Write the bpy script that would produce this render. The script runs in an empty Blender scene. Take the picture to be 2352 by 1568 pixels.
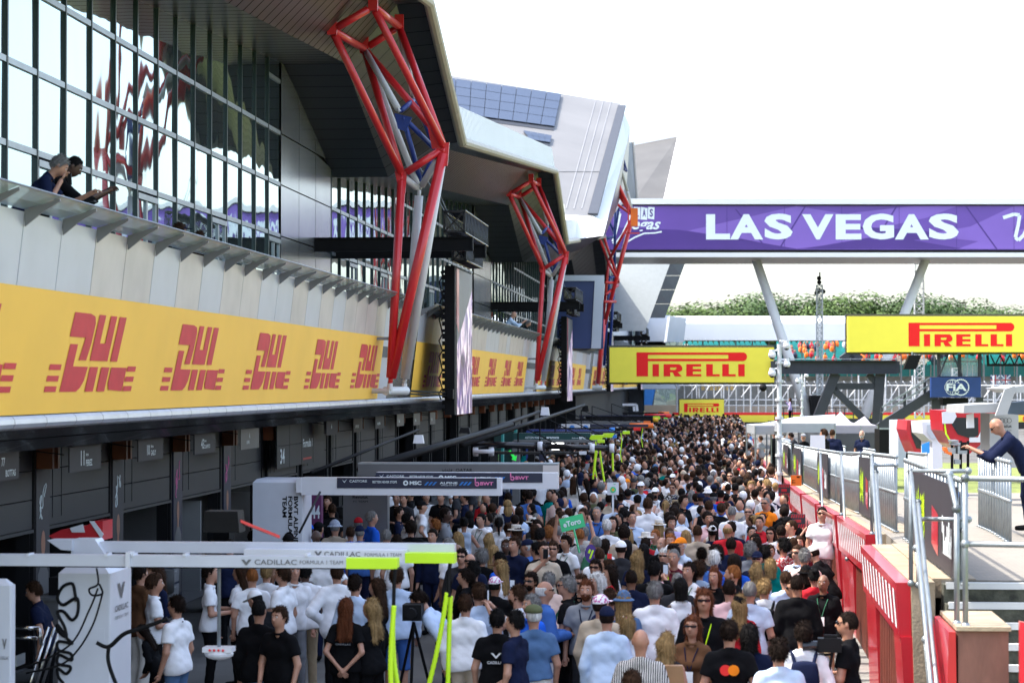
import bpy, bmesh, math, random
import numpy as np
from mathutils import Vector, Matrix
R = math.radians
rnd = random.Random(7)
SC = bpy.context.scene
COL = SC.collection
# ---------------------------------------------------------------- camera, sky, sun, exposure
F = 5400.0; HC = 4.3; YAW = math.atan(464/F); PITCH = math.atan(96/F)     # picture measured on a 2352 x 1568 grid
cd = bpy.data.cameras.new("camera"); cam = bpy.data.objects.new("camera", cd); COL.objects.link(cam)
cam.location = (0, 0, HC); cam.rotation_euler = (math.pi/2+PITCH, 0, YAW)
cd.sensor_width = 36; cd.lens = 36*F/2352; cd.clip_start = 0.5; cd.clip_end = 3000
cd.dof.use_dof = True; cd.dof.focus_distance = 48; cd.dof.aperture_fstop = 3.2
SC.camera = cam
w = bpy.data.worlds.new("World"); SC.world = w; w.use_nodes = True
nt = w.node_tree; bg = nt.nodes['Background']; sky = nt.nodes.new('ShaderNodeTexSky')
SUN_EL = 56; SUN_DIR = Vector((-1, -0.12, 0)).normalized()    # towards the sun, flat
sky.sky_type = 'NISHITA'; sky.sun_disc = False; sky.sun_elevation = R(SUN_EL)
sky.sun_rotation = math.atan2(SUN_DIR.x, SUN_DIR.y); sky.dust_density = 3.0; sky.air_density = 1.0; sky.ozone_density = 1.0
hs = nt.nodes.new('ShaderNodeHueSaturation'); hs.inputs['Saturation'].default_value = .8
nt.links.new(sky.outputs[0], hs.inputs['Color']); nt.links.new(hs.outputs[0], bg.inputs[0]); bg.inputs[1].default_value = 0.15
sd = bpy.data.lights.new("sun", 'SUN'); sd.energy = 2.0; sd.angle = R(0.5); sd.color = (1, .96, .88)
sun = bpy.data.objects.new("sun", sd); COL.objects.link(sun)
tov = Vector((SUN_DIR.x*math.cos(R(SUN_EL)), SUN_DIR.y*math.cos(R(SUN_EL)), math.sin(R(SUN_EL))))
sun.rotation_euler = tov.to_track_quat('Z', 'Y').to_euler()
SC.view_settings.view_transform = 'Standard'; SC.view_settings.look = 'None'
SC.view_settings.exposure = 2.05; SC.view_settings.gamma = 1
SC.cycles.max_bounces = 6; SC.cycles.diffuse_bounces = 3; SC.cycles.glossy_bounces = 3
SC.cycles.transparent_max_bounces = 12
# ---------------------------------------------------------------- picture -> place
MC = Matrix.Rotation(YAW, 3, 'Z') @ Matrix.Rotation(math.pi/2+PITCH, 3, 'X')
O = Vector((0, 0, HC))
def ray(x, y): return (MC @ Vector(((x-1176)/F, (784-y)/F, -1)))
def onX(x, y, X): d = ray(x, y); return O + d*(X/d.x)
def onY(x, y, Y): d = ray(x, y); return O + d*(Y/d.y)
def onZ(x, y, Z): d = ray(x, y); return O + d*((Z-HC)/d.z)
def at(x, y, dep): d = ray(x, y); return O + d*(dep/(d.x*-math.sin(YAW)+d.y*math.cos(YAW)))   # upright plane dep metres ahead
CR = MC @ Vector((1, 0, 0)); CB = Vector((-math.sin(YAW), math.cos(YAW), 0))   # picture-plane right; level forward
# ---------------------------------------------------------------- mesh builder
class MB:
    def __init__(s): s.v = []; s.f = []; s.m = []; s.mi = 0
    def quad(s, *p):
        n = len(s.v); s.v += [tuple(q) for q in p]; s.f.append(tuple(range(n, n+len(p)))); s.m.append(s.mi); return s
    def raw(s, vs, fs):
        n = len(s.v); s.v += [tuple(q) for q in vs]
        for f in fs: s.f.append(tuple(i+n for i in f)); s.m.append(s.mi)
        return s
    def hexa(s, p):   # 8 corners: bottom ring 0-3, top ring 4-7
        return s.raw(p, [(3,2,1,0),(4,5,6,7),(0,1,5,4),(1,2,6,5),(2,3,7,6),(3,0,4,7)])
    def box(s, a, b):
        x0, x1 = sorted((a[0], b[0])); y0, y1 = sorted((a[1], b[1])); z0, z1 = sorted((a[2], b[2]))
        return s.hexa([(x0,y0,z0),(x1,y0,z0),(x1,y1,z0),(x0,y1,z0),(x0,y0,z1),(x1,y0,z1),(x1,y1,z1),(x0,y1,z1)])
    def bar(s, a, b, w, h=None, up=Vector((0,0,1))):
        h = w if h is None else h; a = Vector(a); b = Vector(b); d = (b-a).normalized()
        if abs(d.dot(up)) > .98: up = Vector((0,1,0))
        r = d.cross(up).normalized(); u = r.cross(d).normalized(); r = r*w/2; u = u*h/2
        return s.hexa([a-r-u, a+r-u, b+r-u, b-r-u, a-r+u, a+r+u, b+r+u, b-r+u])
    def tube(s, a, b, r, r2=None, n=10, cap=True):
        r2 = r if r2 is None else r2; a = Vector(a); b = Vector(b); d = (b-a).normalized()
        t = Vector((0,0,1)) if abs(d.z) < .9 else Vector((1,0,0)); u = d.cross(t).normalized(); v = d.cross(u)
        k = len(s.v)
        for c, rr in ((a, r), (b, r2)):
            for i in range(n):
                an = 2*math.pi*i/n; s.v.append(tuple(c+u*math.cos(an)*rr+v*math.sin(an)*rr))
        for i in range(n): s.f.append((k+i, k+(i+1)%n, k+n+(i+1)%n, k+n+i)); s.m.append(s.mi)
        if cap:
            s.f.append(tuple(k+i for i in reversed(range(n)))); s.f.append(tuple(k+n+i for i in range(n))); s.m += [s.mi]*2
        return s
    def path(s, pts, r, n=8):
        pts = [Vector(p) for p in pts]; k = len(s.v); m = len(pts); u = None
        for i, p in enumerate(pts):
            d = (pts[min(i+1, m-1)]-pts[max(i-1, 0)]).normalized()
            if u is None: u = d.orthogonal().normalized()
            u = (u - d*u.dot(d)).normalized(); v = d.cross(u); rr = r[i] if hasattr(r, '__len__') else r
            for j in range(n):
                an = 2*math.pi*j/n; s.v.append(tuple(p+u*math.cos(an)*rr+v*math.sin(an)*rr))
        for i in range(m-1):
            for j in range(n): s.f.append((k+i*n+j, k+i*n+(j+1)%n, k+(i+1)*n+(j+1)%n, k+(i+1)*n+j)); s.m.append(s.mi)
        s.f.append(tuple(k+i for i in reversed(range(n)))); s.f.append(tuple(k+(m-1)*n+i for i in range(n))); s.m += [s.mi]*2
        return s
    def prism(s, poly, ext):      # convex or simple polygon, extruded by a vector
        ext = Vector(ext); n = len(poly); P = [Vector(p) for p in poly]; k = len(s.v)
        s.v += [tuple(p) for p in P]+[tuple(p+ext) for p in P]
        s.f.append(tuple(k+i for i in range(n))); s.f.append(tuple(k+n+i for i in reversed(range(n)))); s.m += [s.mi]*2
        for i in range(n): s.f.append((k+i, k+n+i, k+n+(i+1)%n, k+(i+1)%n)); s.m.append(s.mi)
        return s
    def ball(s, c, r, n=10, m=7, sc=(1,1,1)):
        c = Vector(c); k = len(s.v)
        for i in range(m+1):
            th = math.pi*i/m
            for j in range(n):
                ph = 2*math.pi*j/n
                s.v.append((c.x+r*sc[0]*math.sin(th)*math.cos(ph), c.y+r*sc[1]*math.sin(th)*math.sin(ph), c.z+r*sc[2]*math.cos(th)))
        for i in range(m):
            for j in range(n): s.f.append((k+i*n+j, k+(i+1)*n+j, k+(i+1)*n+(j+1)%n, k+i*n+(j+1)%n)); s.m.append(s.mi)
        return s
    def build(s, name, mats, parent=None, smooth=False):
        base = Vector(parent.location) if parent is not None and parent.get('_w', 1) else Vector((0,0,0))
        if parent is not None and parent.parent is not None: base = base + Vector(parent.parent.location)
        me = bpy.data.meshes.new(name)
        me.from_pydata([(q[0]-base.x, q[1]-base.y, q[2]-base.z) for q in s.v], [], s.f)
        if not isinstance(mats, (list, tuple)): mats = [mats]
        for m in mats: me.materials.append(M(m) if isinstance(m, str) else m)
        if len(mats) > 1: me.polygons.foreach_set('material_index', s.m)
        if smooth: me.polygons.foreach_set('use_smooth', [True]*len(s.f))
        me.update()
        o = bpy.data.objects.new(name, me); COL.objects.link(o)
        if parent is not None: o.parent = parent
        return o
def tag(o, label=None, cat=None, group=None, kind=None):
    if label: o['label'] = label
    if cat: o['category'] = cat
    if group: o['group'] = group
    if kind: o['kind'] = kind
    return o
def thing(name, loc, label, cat, group=None):
    o = bpy.data.objects.new(name, None); COL.objects.link(o); o.location = Vector(loc); o.empty_display_size = .2
    return tag(o, label, cat, group)
def copy_tree(o, loc=None, label=None, rz=None, parent=None):
    c = o.copy(); COL.objects.link(c)
    if parent is not None: c.parent = parent
    if loc is not None: c.location = loc
    if rz is not None: c.rotation_euler.z = rz
    if label: c['label'] = label
    for ch in list(o.children): copy_tree(ch, parent=c)
    return c
# ---------------------------------------------------------------- materials
_M = {}
def mat(name, col, rough=.6, metal=0, var=.08, scale=3, bump=0, bscale=40, spec=.5, emit=None, es=1, coat=0, stretch=None):
    m = bpy.data.materials.new(name); m.use_nodes = True; t = m.node_tree; b = t.nodes['Principled BSDF']
    b.inputs['Base Color'].default_value = (*col, 1); b.inputs['Roughness'].default_value = rough
    b.inputs['Metallic'].default_value = metal; b.inputs['Specular IOR Level'].default_value = spec
    b.inputs['Coat Weight'].default_value = coat
    if emit: b.inputs['Emission Color'].default_value = (*emit, 1); b.inputs['Emission Strength'].default_value = es
    tc = t.nodes.new('ShaderNodeTexCoord'); src = tc.outputs['Object']
    if stretch:
        mp = t.nodes.new('ShaderNodeMapping'); mp.inputs['Scale'].default_value = stretch
        t.links.new(src, mp.inputs[0]); src = mp.outputs[0]
    if var:
        n = t.nodes.new('ShaderNodeTexNoise'); n.inputs['Scale'].default_value = scale; n.inputs['Detail'].default_value = 5
        t.links.new(src, n.inputs['Vector'])
        r = t.nodes.new('ShaderNodeMapRange'); r.inputs[1].default_value = .3; r.inputs[2].default_value = .7
        r.inputs[3].default_value = 1-var; r.inputs[4].default_value = 1+var; t.links.new(n.outputs[0], r.inputs[0])
        x = t.nodes.new('ShaderNodeVectorMath'); x.operation = 'SCALE'; x.inputs[0].default_value = col
        t.links.new(r.outputs[0], x.inputs['Scale']); t.links.new(x.outputs[0], b.inputs['Base Color'])
    if bump:
        n2 = t.nodes.new('ShaderNodeTexNoise'); n2.inputs['Scale'].default_value = bscale; n2.inputs['Detail'].default_value = 3
        t.links.new(src, n2.inputs['Vector'])
        bm_ = t.nodes.new('ShaderNodeBump'); bm_.inputs['Strength'].default_value = bump; bm_.inputs['Distance'].default_value = .02
        t.links.new(n2.outputs[0], bm_.inputs['Height']); t.links.new(bm_.outputs[0], b.inputs['Normal'])
    _M[name] = m; return m
def M(n): return _M[n]
mat('red_paint', (.62,.02,.025), .35, var=.06, coat=.3)
mat('white_paint', (.6,.6,.59), .4, var=.05)
mat('blue_paint', (.012,.04,.22), .35)
mat('cream', (.40,.36,.30), .45, var=.06)
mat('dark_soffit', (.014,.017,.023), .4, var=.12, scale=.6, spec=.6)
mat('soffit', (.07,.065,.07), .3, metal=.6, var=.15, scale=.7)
mat('roof_white', (.72,.73,.74), .45, var=.03, scale=.4)
mat('clad', (.36,.37,.39), .22, metal=.75, var=.25, scale=.35, bump=.04, bscale=1.2)
mat('fascia', (.56,.58,.66), .35, metal=.35, var=.06, scale=1.2)
mat('fascia_warm', (.58,.54,.54), .35, metal=.35, var=.10, scale=1.5)
mat('tube_metal', (.55,.57,.63), .3, metal=.5, var=.08)
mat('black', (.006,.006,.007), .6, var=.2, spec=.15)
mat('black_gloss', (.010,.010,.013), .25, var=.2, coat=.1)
mat('frame_dark', (.012,.03,.032), .35)
mat('frame_grey', (.30,.33,.36), .35, metal=.6)
mat('steel', (.27,.30,.32), .42, metal=.55, var=.12, scale=8)
mat('dark_steel', (.035,.04,.052), .6, var=.1)
mat('door', (.020,.0215,.027), .55, metal=.1, var=.15, scale=.8)
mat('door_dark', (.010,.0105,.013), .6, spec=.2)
mat('orange_steel', (.25,.075,.03), .5, var=.2)
mat('yellow_banner', (.98,.56,.075), .55, var=.04, scale=.8, spec=.3)
mat('dhl_red', (.62,.045,.05), .55, var=.08, spec=.3)
mat('pirelli_yellow', (.85,.74,.08), .5, var=.02, spec=.2)
mat('pirelli_red', (.80,.015,.015), .5, var=.02, spec=.2)
mat('purple', (.125,.06,.33), .5, var=.12, scale=.25)
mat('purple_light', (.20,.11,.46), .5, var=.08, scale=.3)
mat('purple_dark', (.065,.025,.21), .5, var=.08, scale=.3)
mat('letter_white', (.72,.80,.84), .5, var=.02)
mat('grey_panel', (.20,.20,.205), .5, var=.1, scale=.8, bump=.1, bscale=6)
mat('pale_clad', (.42,.46,.52), .45, var=.06, scale=.5)
mat('asphalt', (.10,.096,.088), .85, var=.35, scale=.5, bump=.3, bscale=60)
mat('concrete', (.32,.25,.17), .85, var=.2, scale=3, bump=.4, bscale=30)
mat('concrete_grey', (.22,.21,.19), .9, var=.25, scale=2, bump=.3, bscale=30)
mat('brown_stain', (.17,.075,.055), .8, var=.35, scale=4, bump=.2, stretch=(1,1,.3))  # uneven brown, drawn out upright
mat('mossy', (.07,.07,.05), .95, var=.5, scale=9, bump=.4)  # moss tone, darkened to carry the shade on the stair risers
mat('hoard_red', (.48,.010,.022), .3, var=.1, scale=1.5, coat=.3)
mat('slat_brown', (.16,.035,.02), .5, var=.3, scale=3)
mat('panel_black', (.03,.028,.036), .6, var=.1)
mat('lime', (.55,.85,.01), .45, var=.03)
mat('gantry_white', (.55,.57,.63), .35, var=.05)
mat('tower_white', (.66,.67,.72), .3, var=.03)
mat('navy', (.012,.016,.045), .4, var=.05)
mat('pink', (.75,.20,.42), .5)
mat('sky_blue', (.02,.18,.55), .5)
mat('silver_grey', (.12,.12,.125), .4, var=.04)
mat('teal_dark', (.0,.045,.045), .35)
mat('teal', (.01,.22,.20), .5, var=.08)
mat('teal_seat', (.015,.24,.22), .5, var=.15, scale=.3)
mat('seat_cream', (.42,.40,.34), .5)
mat('fia_blue', (.01,.045,.20), .5)
mat('seat_yellow', (.75,.42,.02), .5)
mat('tent_white', (.33,.35,.38), .6, var=.05, bump=.2, bscale=2)
mat('tent_grey', (.055,.055,.065), .6, var=.1, bump=.2, bscale=2)
mat('tent_roof', (.30,.28,.34), .6, var=.06, bump=.2, bscale=2)
mat('glass_dark', (.02,.025,.03), .06, spec=.8)
mat('grass', (.16,.19,.04), .9, var=.35, scale=2.2, bump=.5, bscale=40)
mat('paver', (.36,.32,.26), .9, var=.2, scale=1.3, bump=.3, bscale=20)
mat('gravel', (.40,.30,.20), .95, var=.2, scale=.5)
mat('orange', (.85,.16,.01), .45)
mat('bright_red', (.75,.01,.01), .4)
mat('chrome', (.6,.6,.6), .15, metal=1, var=0)
mat('tyre', (.015,.015,.015), .8)
mat('green_light', (.02,.7,.08), .4, emit=(.03,.9,.08), es=.12)
mat('lamp_white', (.9,.9,.9), .4, emit=(1,.97,.9), es=1.2)
mat('lamp_warm', (.5,.36,.18), .5, emit=(1,.66,.3), es=.18)  # warm lamplight on a wall, given as the wall's own glow
mat('wood', (.30,.16,.07), .6, var=.2)
mat('bark', (.08,.06,.045), .9)
mat('prow_grey',(.075,.073,.07),.6,var=.15,scale=.5)
mat('leg_white',(.82,.83,.85),.4,var=.03)
mat('mesh_wire',(.2,.21,.22),.6)
mat('skin_print',(.30,.14,.09),.5)
mat('roof_face',(.165,.16,.155),.5,var=.12,scale=.25)
mat('solar',(.035,.055,.10),.6,var=.05,scale=.3)
mat('dark_face',(.06,.085,.12),.5)
mat('pale_wall',(.22,.24,.24),.5,var=.05)
mat('panel_navy',(.012,.03,.11),.5,var=.15,scale=.4)
mat('beige_metal',(.42,.40,.38),.35,metal=.4,var=.15,scale=.12)
mat('mast_white',(.52,.54,.56),.5)
mat('gravel_wall',(.42,.34,.25),.9,var=.15,scale=.3)
mat('paver_brick', (.36,.32,.26), .9, var=.15, scale=1.3, bump=.3, bscale=20)
mat('sky_blue2', (.03,.30,.75), .4)
mat('grey_light', (.34,.35,.36), .45, var=.05)
mat('maroon', (.12,.02,.09), .5)
def leafmat(name, c):
    m = mat(name, c, .6, var=.3, scale=.35, spec=.25); return m
leafmat('leaf1', (.06,.10,.022)); leafmat('leaf2', (.042,.078,.02)); leafmat('leaf3', (.075,.11,.028))
m_ = _M['paver_brick'].node_tree; bk = m_.nodes.new('ShaderNodeTexBrick'); bk.inputs['Scale'].default_value = 4; bk.inputs['Color1'].default_value = (.26,.23,.19,1); bk.inputs['Color2'].default_value = (.21,.19,.16,1); bk.inputs['Mortar'].default_value = (.16,.14,.12,1); bk.inputs['Mortar Size'].default_value = .012
m_.links.new(m_.nodes['Texture Coordinate'].outputs['Object'], bk.inputs['Vector']); m_.links.new(bk.outputs[0], m_.nodes['Principled BSDF'].inputs['Base Color'])
# mirror glazing: slightly wavy, pane by pane
def glass_wavy(name, wav):
    m = bpy.data.materials.new(name); m.use_nodes = True; t = m.node_tree; b = t.nodes['Principled BSDF']
    b.inputs['Base Color'].default_value = (.42,.55,.57,1); b.inputs['Metallic'].default_value = .95; b.inputs['Roughness'].default_value = .025
    tc = t.nodes.new('ShaderNodeTexCoord'); n = t.nodes.new('ShaderNodeTexNoise'); n.inputs['Scale'].default_value = .55; n.inputs['Detail'].default_value = 1.5
    mp = t.nodes.new('ShaderNodeMapping'); mp.inputs['Scale'].default_value = (1, 1, .8)
    t.links.new(tc.outputs['Object'], mp.inputs[0]); t.links.new(mp.outputs[0], n.inputs['Vector'])
    bp = t.nodes.new('ShaderNodeBump'); bp.inputs['Strength'].default_value = 1; bp.inputs['Distance'].default_value = wav
    t.links.new(n.outputs[0], bp.inputs['Height']); t.links.new(bp.outputs[0], b.inputs['Normal'])
    _M[name] = m; return m
glass_wavy('glass_mirror', .02)
def glass_clear(name, col, alpha, rough=.05):
    m = mat(name, col, rough, var=.1, spec=.6); m.node_tree.nodes['Principled BSDF'].inputs['Alpha'].default_value = alpha; return m
glass_clear('canopy_glass', (.42,.56,.57), .88, .14)
glass_clear('glass_pale', (.5,.6,.62), .35)
# ---------------------------------------------------------------- lettering
_T = {}
def text_mesh(s, bold=0.0, spacing=1.0, shear=0):
    k = (s, bold, spacing, shear)
    if k in _T: return _T[k]
    c = bpy.data.curves.new('t', 'FONT'); c.body = s; c.size = 1; c.offset = bold; c.space_character = spacing; c.resolution_u = 3; c.shear = shear
    o = bpy.data.objects.new('t', c); COL.objects.link(o)
    me = bpy.data.meshes.new_from_object(o); bpy.data.objects.remove(o)
    v = np.array([q.co[:] for q in me.vertices]); fs = [tuple(p.vertices) for p in me.polygons]
    bpy.data.meshes.remove(me); bpy.data.curves.remove(c)
    mn = v.min(0); mx = v.max(0); v[:, :2] = (v[:, :2]-mn[:2])/(mx[:2]-mn[:2])      # unit box
    asp = (mx[0]-mn[0])/(mx[1]-mn[1])
    _T[k] = (v, fs, asp); return _T[k]
def put_text(mb, s, org, right, up, wid, hei, bold=.0, spacing=1.0, shear=0, off=None):
    """writes s in the box org .. org+right*wid+up*hei; right and up are unit vectors"""
    v, fs, a = text_mesh(s, bold, spacing, shear); right = Vector(right).normalized(); up = Vector(up).normalized()
    if wid is None: wid = hei*a
    n = right.cross(up).normalized()*(off or .004); org = Vector(org)+n
    mb.raw([org+right*(q[0]*wid)+up*(q[1]*hei) for q in v], fs); return wid
def poly2d(mb, pts, org, right, up, sx, sy, off=.004):
    right = Vector(right).normalized(); up = Vector(up).normalized(); n = right.cross(up).normalized()*off
    mb.quad(*[Vector(org)+n+right*(p[0]*sx)+up*(p[1]*sy) for p in pts])
def ring2d(mb, c, r0, r1, org, right, up, a0=0, a1=360, n=24, sx=1, off=.004):
    for i in range(n):
        t0 = R(a0+(a1-a0)*i/n); t1 = R(a0+(a1-a0)*(i+1)/n)
        poly2d(mb, [(c[0]+r0*math.cos(t0)*sx, c[1]+r0*math.sin(t0)), (c[0]+r1*math.cos(t0)*sx, c[1]+r1*math.sin(t0)), (c[0]+r1*math.cos(t1)*sx, c[1]+r1*math.sin(t1)), (c[0]+r0*math.cos(t1)*sx, c[1]+r0*math.sin(t1))], org, right, up, 1, 1, off)
EX = Vector((1,0,0)); EY = Vector((0,1,0)); EZ = Vector((0,0,1))
# ================================================================ ground
XF, XG, XD, XE = -7.45, -9.96, -10.26, -6.6
g = MB(); g.box((-300,-30,-.5),(300,1200,-.03)); tag(g.build('ground','grass'), kind='structure')
g = MB(); g.quad((-22,5,0),(2.6,5,0),(2.6,330,0),(-22,330,0)); tag(g.build('pit_lane','asphalt'), kind='structure')
g = MB(); g.quad((2.6,60,-.01),(60,60,-.01),(60,330,-.01),(2.6,330,-.01)); tag(g.build('race_track','asphalt'), kind='structure')
g = MB()
g.box((1.82,8,0),(2.45,180,.10)); tag(g.build('kerb','concrete_grey'), kind='structure')
g = MB(); g.quad((1.62,8,.006),(1.78,8,.006),(1.78,180,.006),(1.62,180,.006)); g.quad((-2.9,8,.006),(-2.75,8,.006),(-2.75,180,.006),(-2.9,180,.006))
tag(g.build('painted_line','white_paint'), kind='structure')
# ================================================================ pit building
PB = thing('pit_building', (-10,60,0), 'long pit building with mirrored glazing, folded dark soffits and white zigzag roof edge', 'building')
PER = 43.5
def prof(Y):      # height of (inner soffit, crease, outer edge) along the building
    u = (Y-17.5) % PER
    if u < 36.3: t = u/36.3; return (9.7+2.0*t, 10.5+2.55*t, 10.6+2.5*t)
    t = (u-36.3)/7.2; return (11.7-2.0*t, 13.05-2.55*t, 13.1-2.5*t)
LOWS = [17.5+PER*k for k in range(4)]; HIGHS = [53.8+PER*k for k in range(3)]
brk = sorted(LOWS[:4]+HIGHS)     # 17.5 53.8 61 97.3 104.5 140.8 148
def P3(Y): zi, zc, ze = prof(Y-1e-4 if Y in LOWS[1:] else Y); return [(XG,Y,zi),(-8.5,Y,zi),(-7.3,Y,zc),(XE,Y,ze)]
for i in range(len(brk)-1):
    a, b = brk[i], brk[i+1]; A, B = P3(a), P3(b)
    if i == 0: A = P3(17.5)
    rise = (i % 2 == 0)
    mb = MB()
    # boarded surface: split lengthwise into strips with fine grooves
    for k in range(3):
        n = max(1, int((b-a)/.62)) if rise else 11
        for j in range(n):
            t0, t1 = j/n+.0015, (j+1)/n-.0015*0
            L = lambda p, q, t: tuple(p[c]+(q[c]-p[c])*t for c in range(3))
            mb.quad(L(A[k],B[k],t0+.012/n*2), L(A[k+1],B[k+1],t0+.012/n*2), L(A[k+1],B[k+1],t1), L(A[k],B[k],t1))
    mb.mi = 1
    for k in range(3):      # dark backing 3 cm above shows in the grooves
        for j in range(11):
            up = Vector((0,0,.04)); mb.quad(*[Vector(L(p,q,t))+up for p,q,t in ((A[k],B[k],j/11),(A[k+1],B[k+1],j/11),(A[k+1],B[k+1],(j+1)/11),(A[k],B[k],(j+1)/11))])
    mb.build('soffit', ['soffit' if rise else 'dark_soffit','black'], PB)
# strip between crease and edge in dark over everything is part of the soffit above; outer fascia of the roof
mb = MB(); e = [(Y, P3(Y)[3][2]) for Y in brk]
for (y0,z0),(y1,z1) in zip(e, e[1:]):
    n = max(4, int((y1-y0)/.35))
    for j in range(n):
        t0, t1 = j/n, (j+.86)/n; t2 = (j+1)/n
        for (s,t,dx) in ((t0,t1,0),(t1,t2,-.02)):
            mb.quad((XE+dx,y0+(y1-y0)*s,z0+(z1-z0)*s),(XE+dx,y0+(y1-y0)*t,z0+(z1-z0)*t),(XE+dx-.1,y0+(y1-y0)*t,z0+(z1-z0)*t+.97),(XE+dx-.1,y0+(y1-y0)*s,z0+(z1-z0)*s+.97))
mb.build('roof_fascia','roof_white',PB)
mb = MB()
for (y0,z0),(y1,z1) in zip(e, e[1:]):
    mb.quad((XE-.1,y0,z0+.97),(XE-.1,y1,z1+.97),(-24,y1,z1+1.6),(-24,y0,z0+1.6))
    mb.quad((-24,y0,z0+1.6),(-24,y1,z1+1.6),(-24,y1,0),(-24,y0,0))
mb.quad((-24,17.5,0),(-24,17.5,12),(XG-.3,17.5,12),(XG-.3,17.5,0)); mb.build('roof','roof_white',PB)
mb = MB()
for (y0,z0),(y1,z1) in zip(e, e[1:]):
    n = max(1, int(((y1-y0)**2+(z1-z0)**2)**.5/1.7)+0)
    for j in range(n):
        t0, t1 = j/n, (j+1)/n-.02/((y1-y0)**2+(z1-z0)**2)**.5
        mb.tube((XE+.05,y0+(y1-y0)*t0,z0+(z1-z0)*t0),(XE+.05,y0+(y1-y0)*t1,z0+(z1-z0)*t1),.13,n=10)
mb.build('edge_tube','cream',PB,smooth=False)
# ---- upper wall: mirrored bays, each window a part with its frame
TR = [5.05, 6.35, 7.69, 8.87, 10.05, 11.23]
Y641 = onX(641,600,XG).y
def bay(y0, y1, door=False):
    zt0, zt1 = prof(y0+.01)[0], prof(y1-.01)[0]; zm = min(zt0, zt1)
    lv = [z for z in TR if z < zm-.3]; mb = MB(); fr = MB()
    for i, z in enumerate(lv):
        za = zb = lv[i+1] if i+1 < len(lv) else None
        if za is None: za, zb = zt0, zt1
        j = lambda s: rnd.uniform(-s, s)
        if door and i < 2: continue
        ty = j(.003); tz = j(.003)
        mb.quad((XG+ty+tz,y0,z),(XG-ty+tz,y1,z),(XG-ty-tz,y1,zb),(XG+ty-tz,y0,za))
    if door: mb.quad((XG,y0+.12,5.1),(XG,y0+.7,5.1),(XG,y0+.7,7.5),(XG,y0+.12,7.5)); mb.quad((XG,y0+.8,5.1),(XG,y1-.12,5.1),(XG,y1-.12,7.5),(XG,y0+.8,7.5))
    w = mb.build('window', 'glass_mirror', PB)
    fr.box((XG-.04,y0-.028,5.0),(XG+.045,y0+.028,zt0)); fr.mi = 1
    for z in lv[(2 if door else 1):]: fr.box((XG-.02,y0+.035,z-.045),(XG+.035,y1-.035,z+.045))
    if door:
        for yy in (y0+.08,y0+.75,y1-.08): fr.box((XG-.02,yy-.05,5.0),(XG+.03,yy+.05,7.52))
        fr.box((XG-.02,y0+.035,7.5),(XG+.055,y1-.035,7.6))
    fr.build('frame', ['frame_dark','frame_grey'], w)
k = 0
for lo, hi in ((Y641-1.5*19, Y641), (Y641+7.2, 97.0), (104.6, 140.0)):
    n = int((hi-lo)/1.5+.01)
    for j in range(n):
        y0 = hi-1.5*(n-j) if lo < 50 and hi < 60 else lo+1.5*j
        bay(y0, y0+1.5, door=(j % 4 == 2 and hi < 130)); k += 1
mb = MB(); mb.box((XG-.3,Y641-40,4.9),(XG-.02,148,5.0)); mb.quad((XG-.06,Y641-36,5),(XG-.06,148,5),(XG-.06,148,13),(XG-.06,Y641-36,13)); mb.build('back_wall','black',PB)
# ---- clad piers between the glazed stretches
for lo, hi in ((Y641+.06, Y641+7.15), (97.05, 104.55), (140.05, 148)):
    mb = MB(); ny = 3; zs = [5.0,6.35,7.69,8.87,10.05,13]
    for a in range(ny):
        ya, yb = lo+(hi-lo)*a/ny+.02, lo+(hi-lo)*(a+1)/ny-.02
        for c in range(len(zs)-1):
            top = lambda y: min(zs[c+1]-.02, prof(y)[0]+.05)
            if prof(yb)[0] < zs[c] and prof(ya)[0] < zs[c]: continue
            mb.quad((XG+.03,ya,zs[c]+.01),(XG+.03,yb,zs[c]+.01),(XG+.03,yb,max(top(yb),zs[c]+.02)),(XG+.03,ya,max(top(ya),zs[c]+.02)))
    mb.build('cladding','clad',PB)
# ---- balcony, leaning fascia panels, rounded gutter, soffit over the garages
def fx(z): return XF-(6.16-z)*.115
ZT, ZB = 6.16, 3.95
mb = MB(); mb.box((XG,14,4.75),(XF-.3,235,4.98)); mb.build('balcony_floor','concrete_grey',PB)
y = 54.6-1.5*24+.35; YS = []
while y < 236: YS.append(y); y += 1.5
mats = ['fascia','fascia_warm','clad']
mb = MB()
for i, y in enumerate(YS):
    mb.mi = 2 if (54.3 < y < 59 or 98.5 < y < 103 or 142 < y < 146) else (1 if rnd.random() < .45 else 0)
    mb.hexa([(fx(ZB)-.06,y+.012,ZB),(fx(ZB),y+.012,ZB),(fx(ZB),y+1.488,ZB),(fx(ZB)-.06,y+1.488,ZB),(XF-.06,y+.012,ZT),(XF,y+.012,ZT),(XF,y+1.488,ZT),(XF-.06,y+1.488,ZT)])
mb.build('balcony_front',mats,PB)
mb = MB(); mb.quad((fx(ZB)-.05,14,ZB-.1),(fx(ZB)-.05,236,ZB-.1),(XF-.05,236,ZT-.02),(XF-.05,14,ZT-.02)); mb.quad((XF-.1,236,ZT-.02),(XF-.1,14,ZT-.02),(XF-.12,14,4.9),(XF-.12,236,4.9)); mb.build('balcony_lining','dark_steel',PB)
mb = MB()
for y in [14+1.25*i for i in range(178)]:
    for s in range(6):
        a0, a1 = R(-80+35*s), R(-80+35*(s+1)); r = .085; c = (fx(ZB)-.02, 3.865)
        mb.quad((c[0]+r*math.cos(a0),y,c[1]+r*math.sin(a0)),(c[0]+r*math.cos(a0),y+1.235,c[1]+r*math.sin(a0)),(c[0]+r*math.cos(a1),y+1.235,c[1]+r*math.sin(a1)),(c[0]+r*math.cos(a1),y,c[1]+r*math.sin(a1)))
mb.build('gutter','tube_metal',PB,smooth=False)
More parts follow.
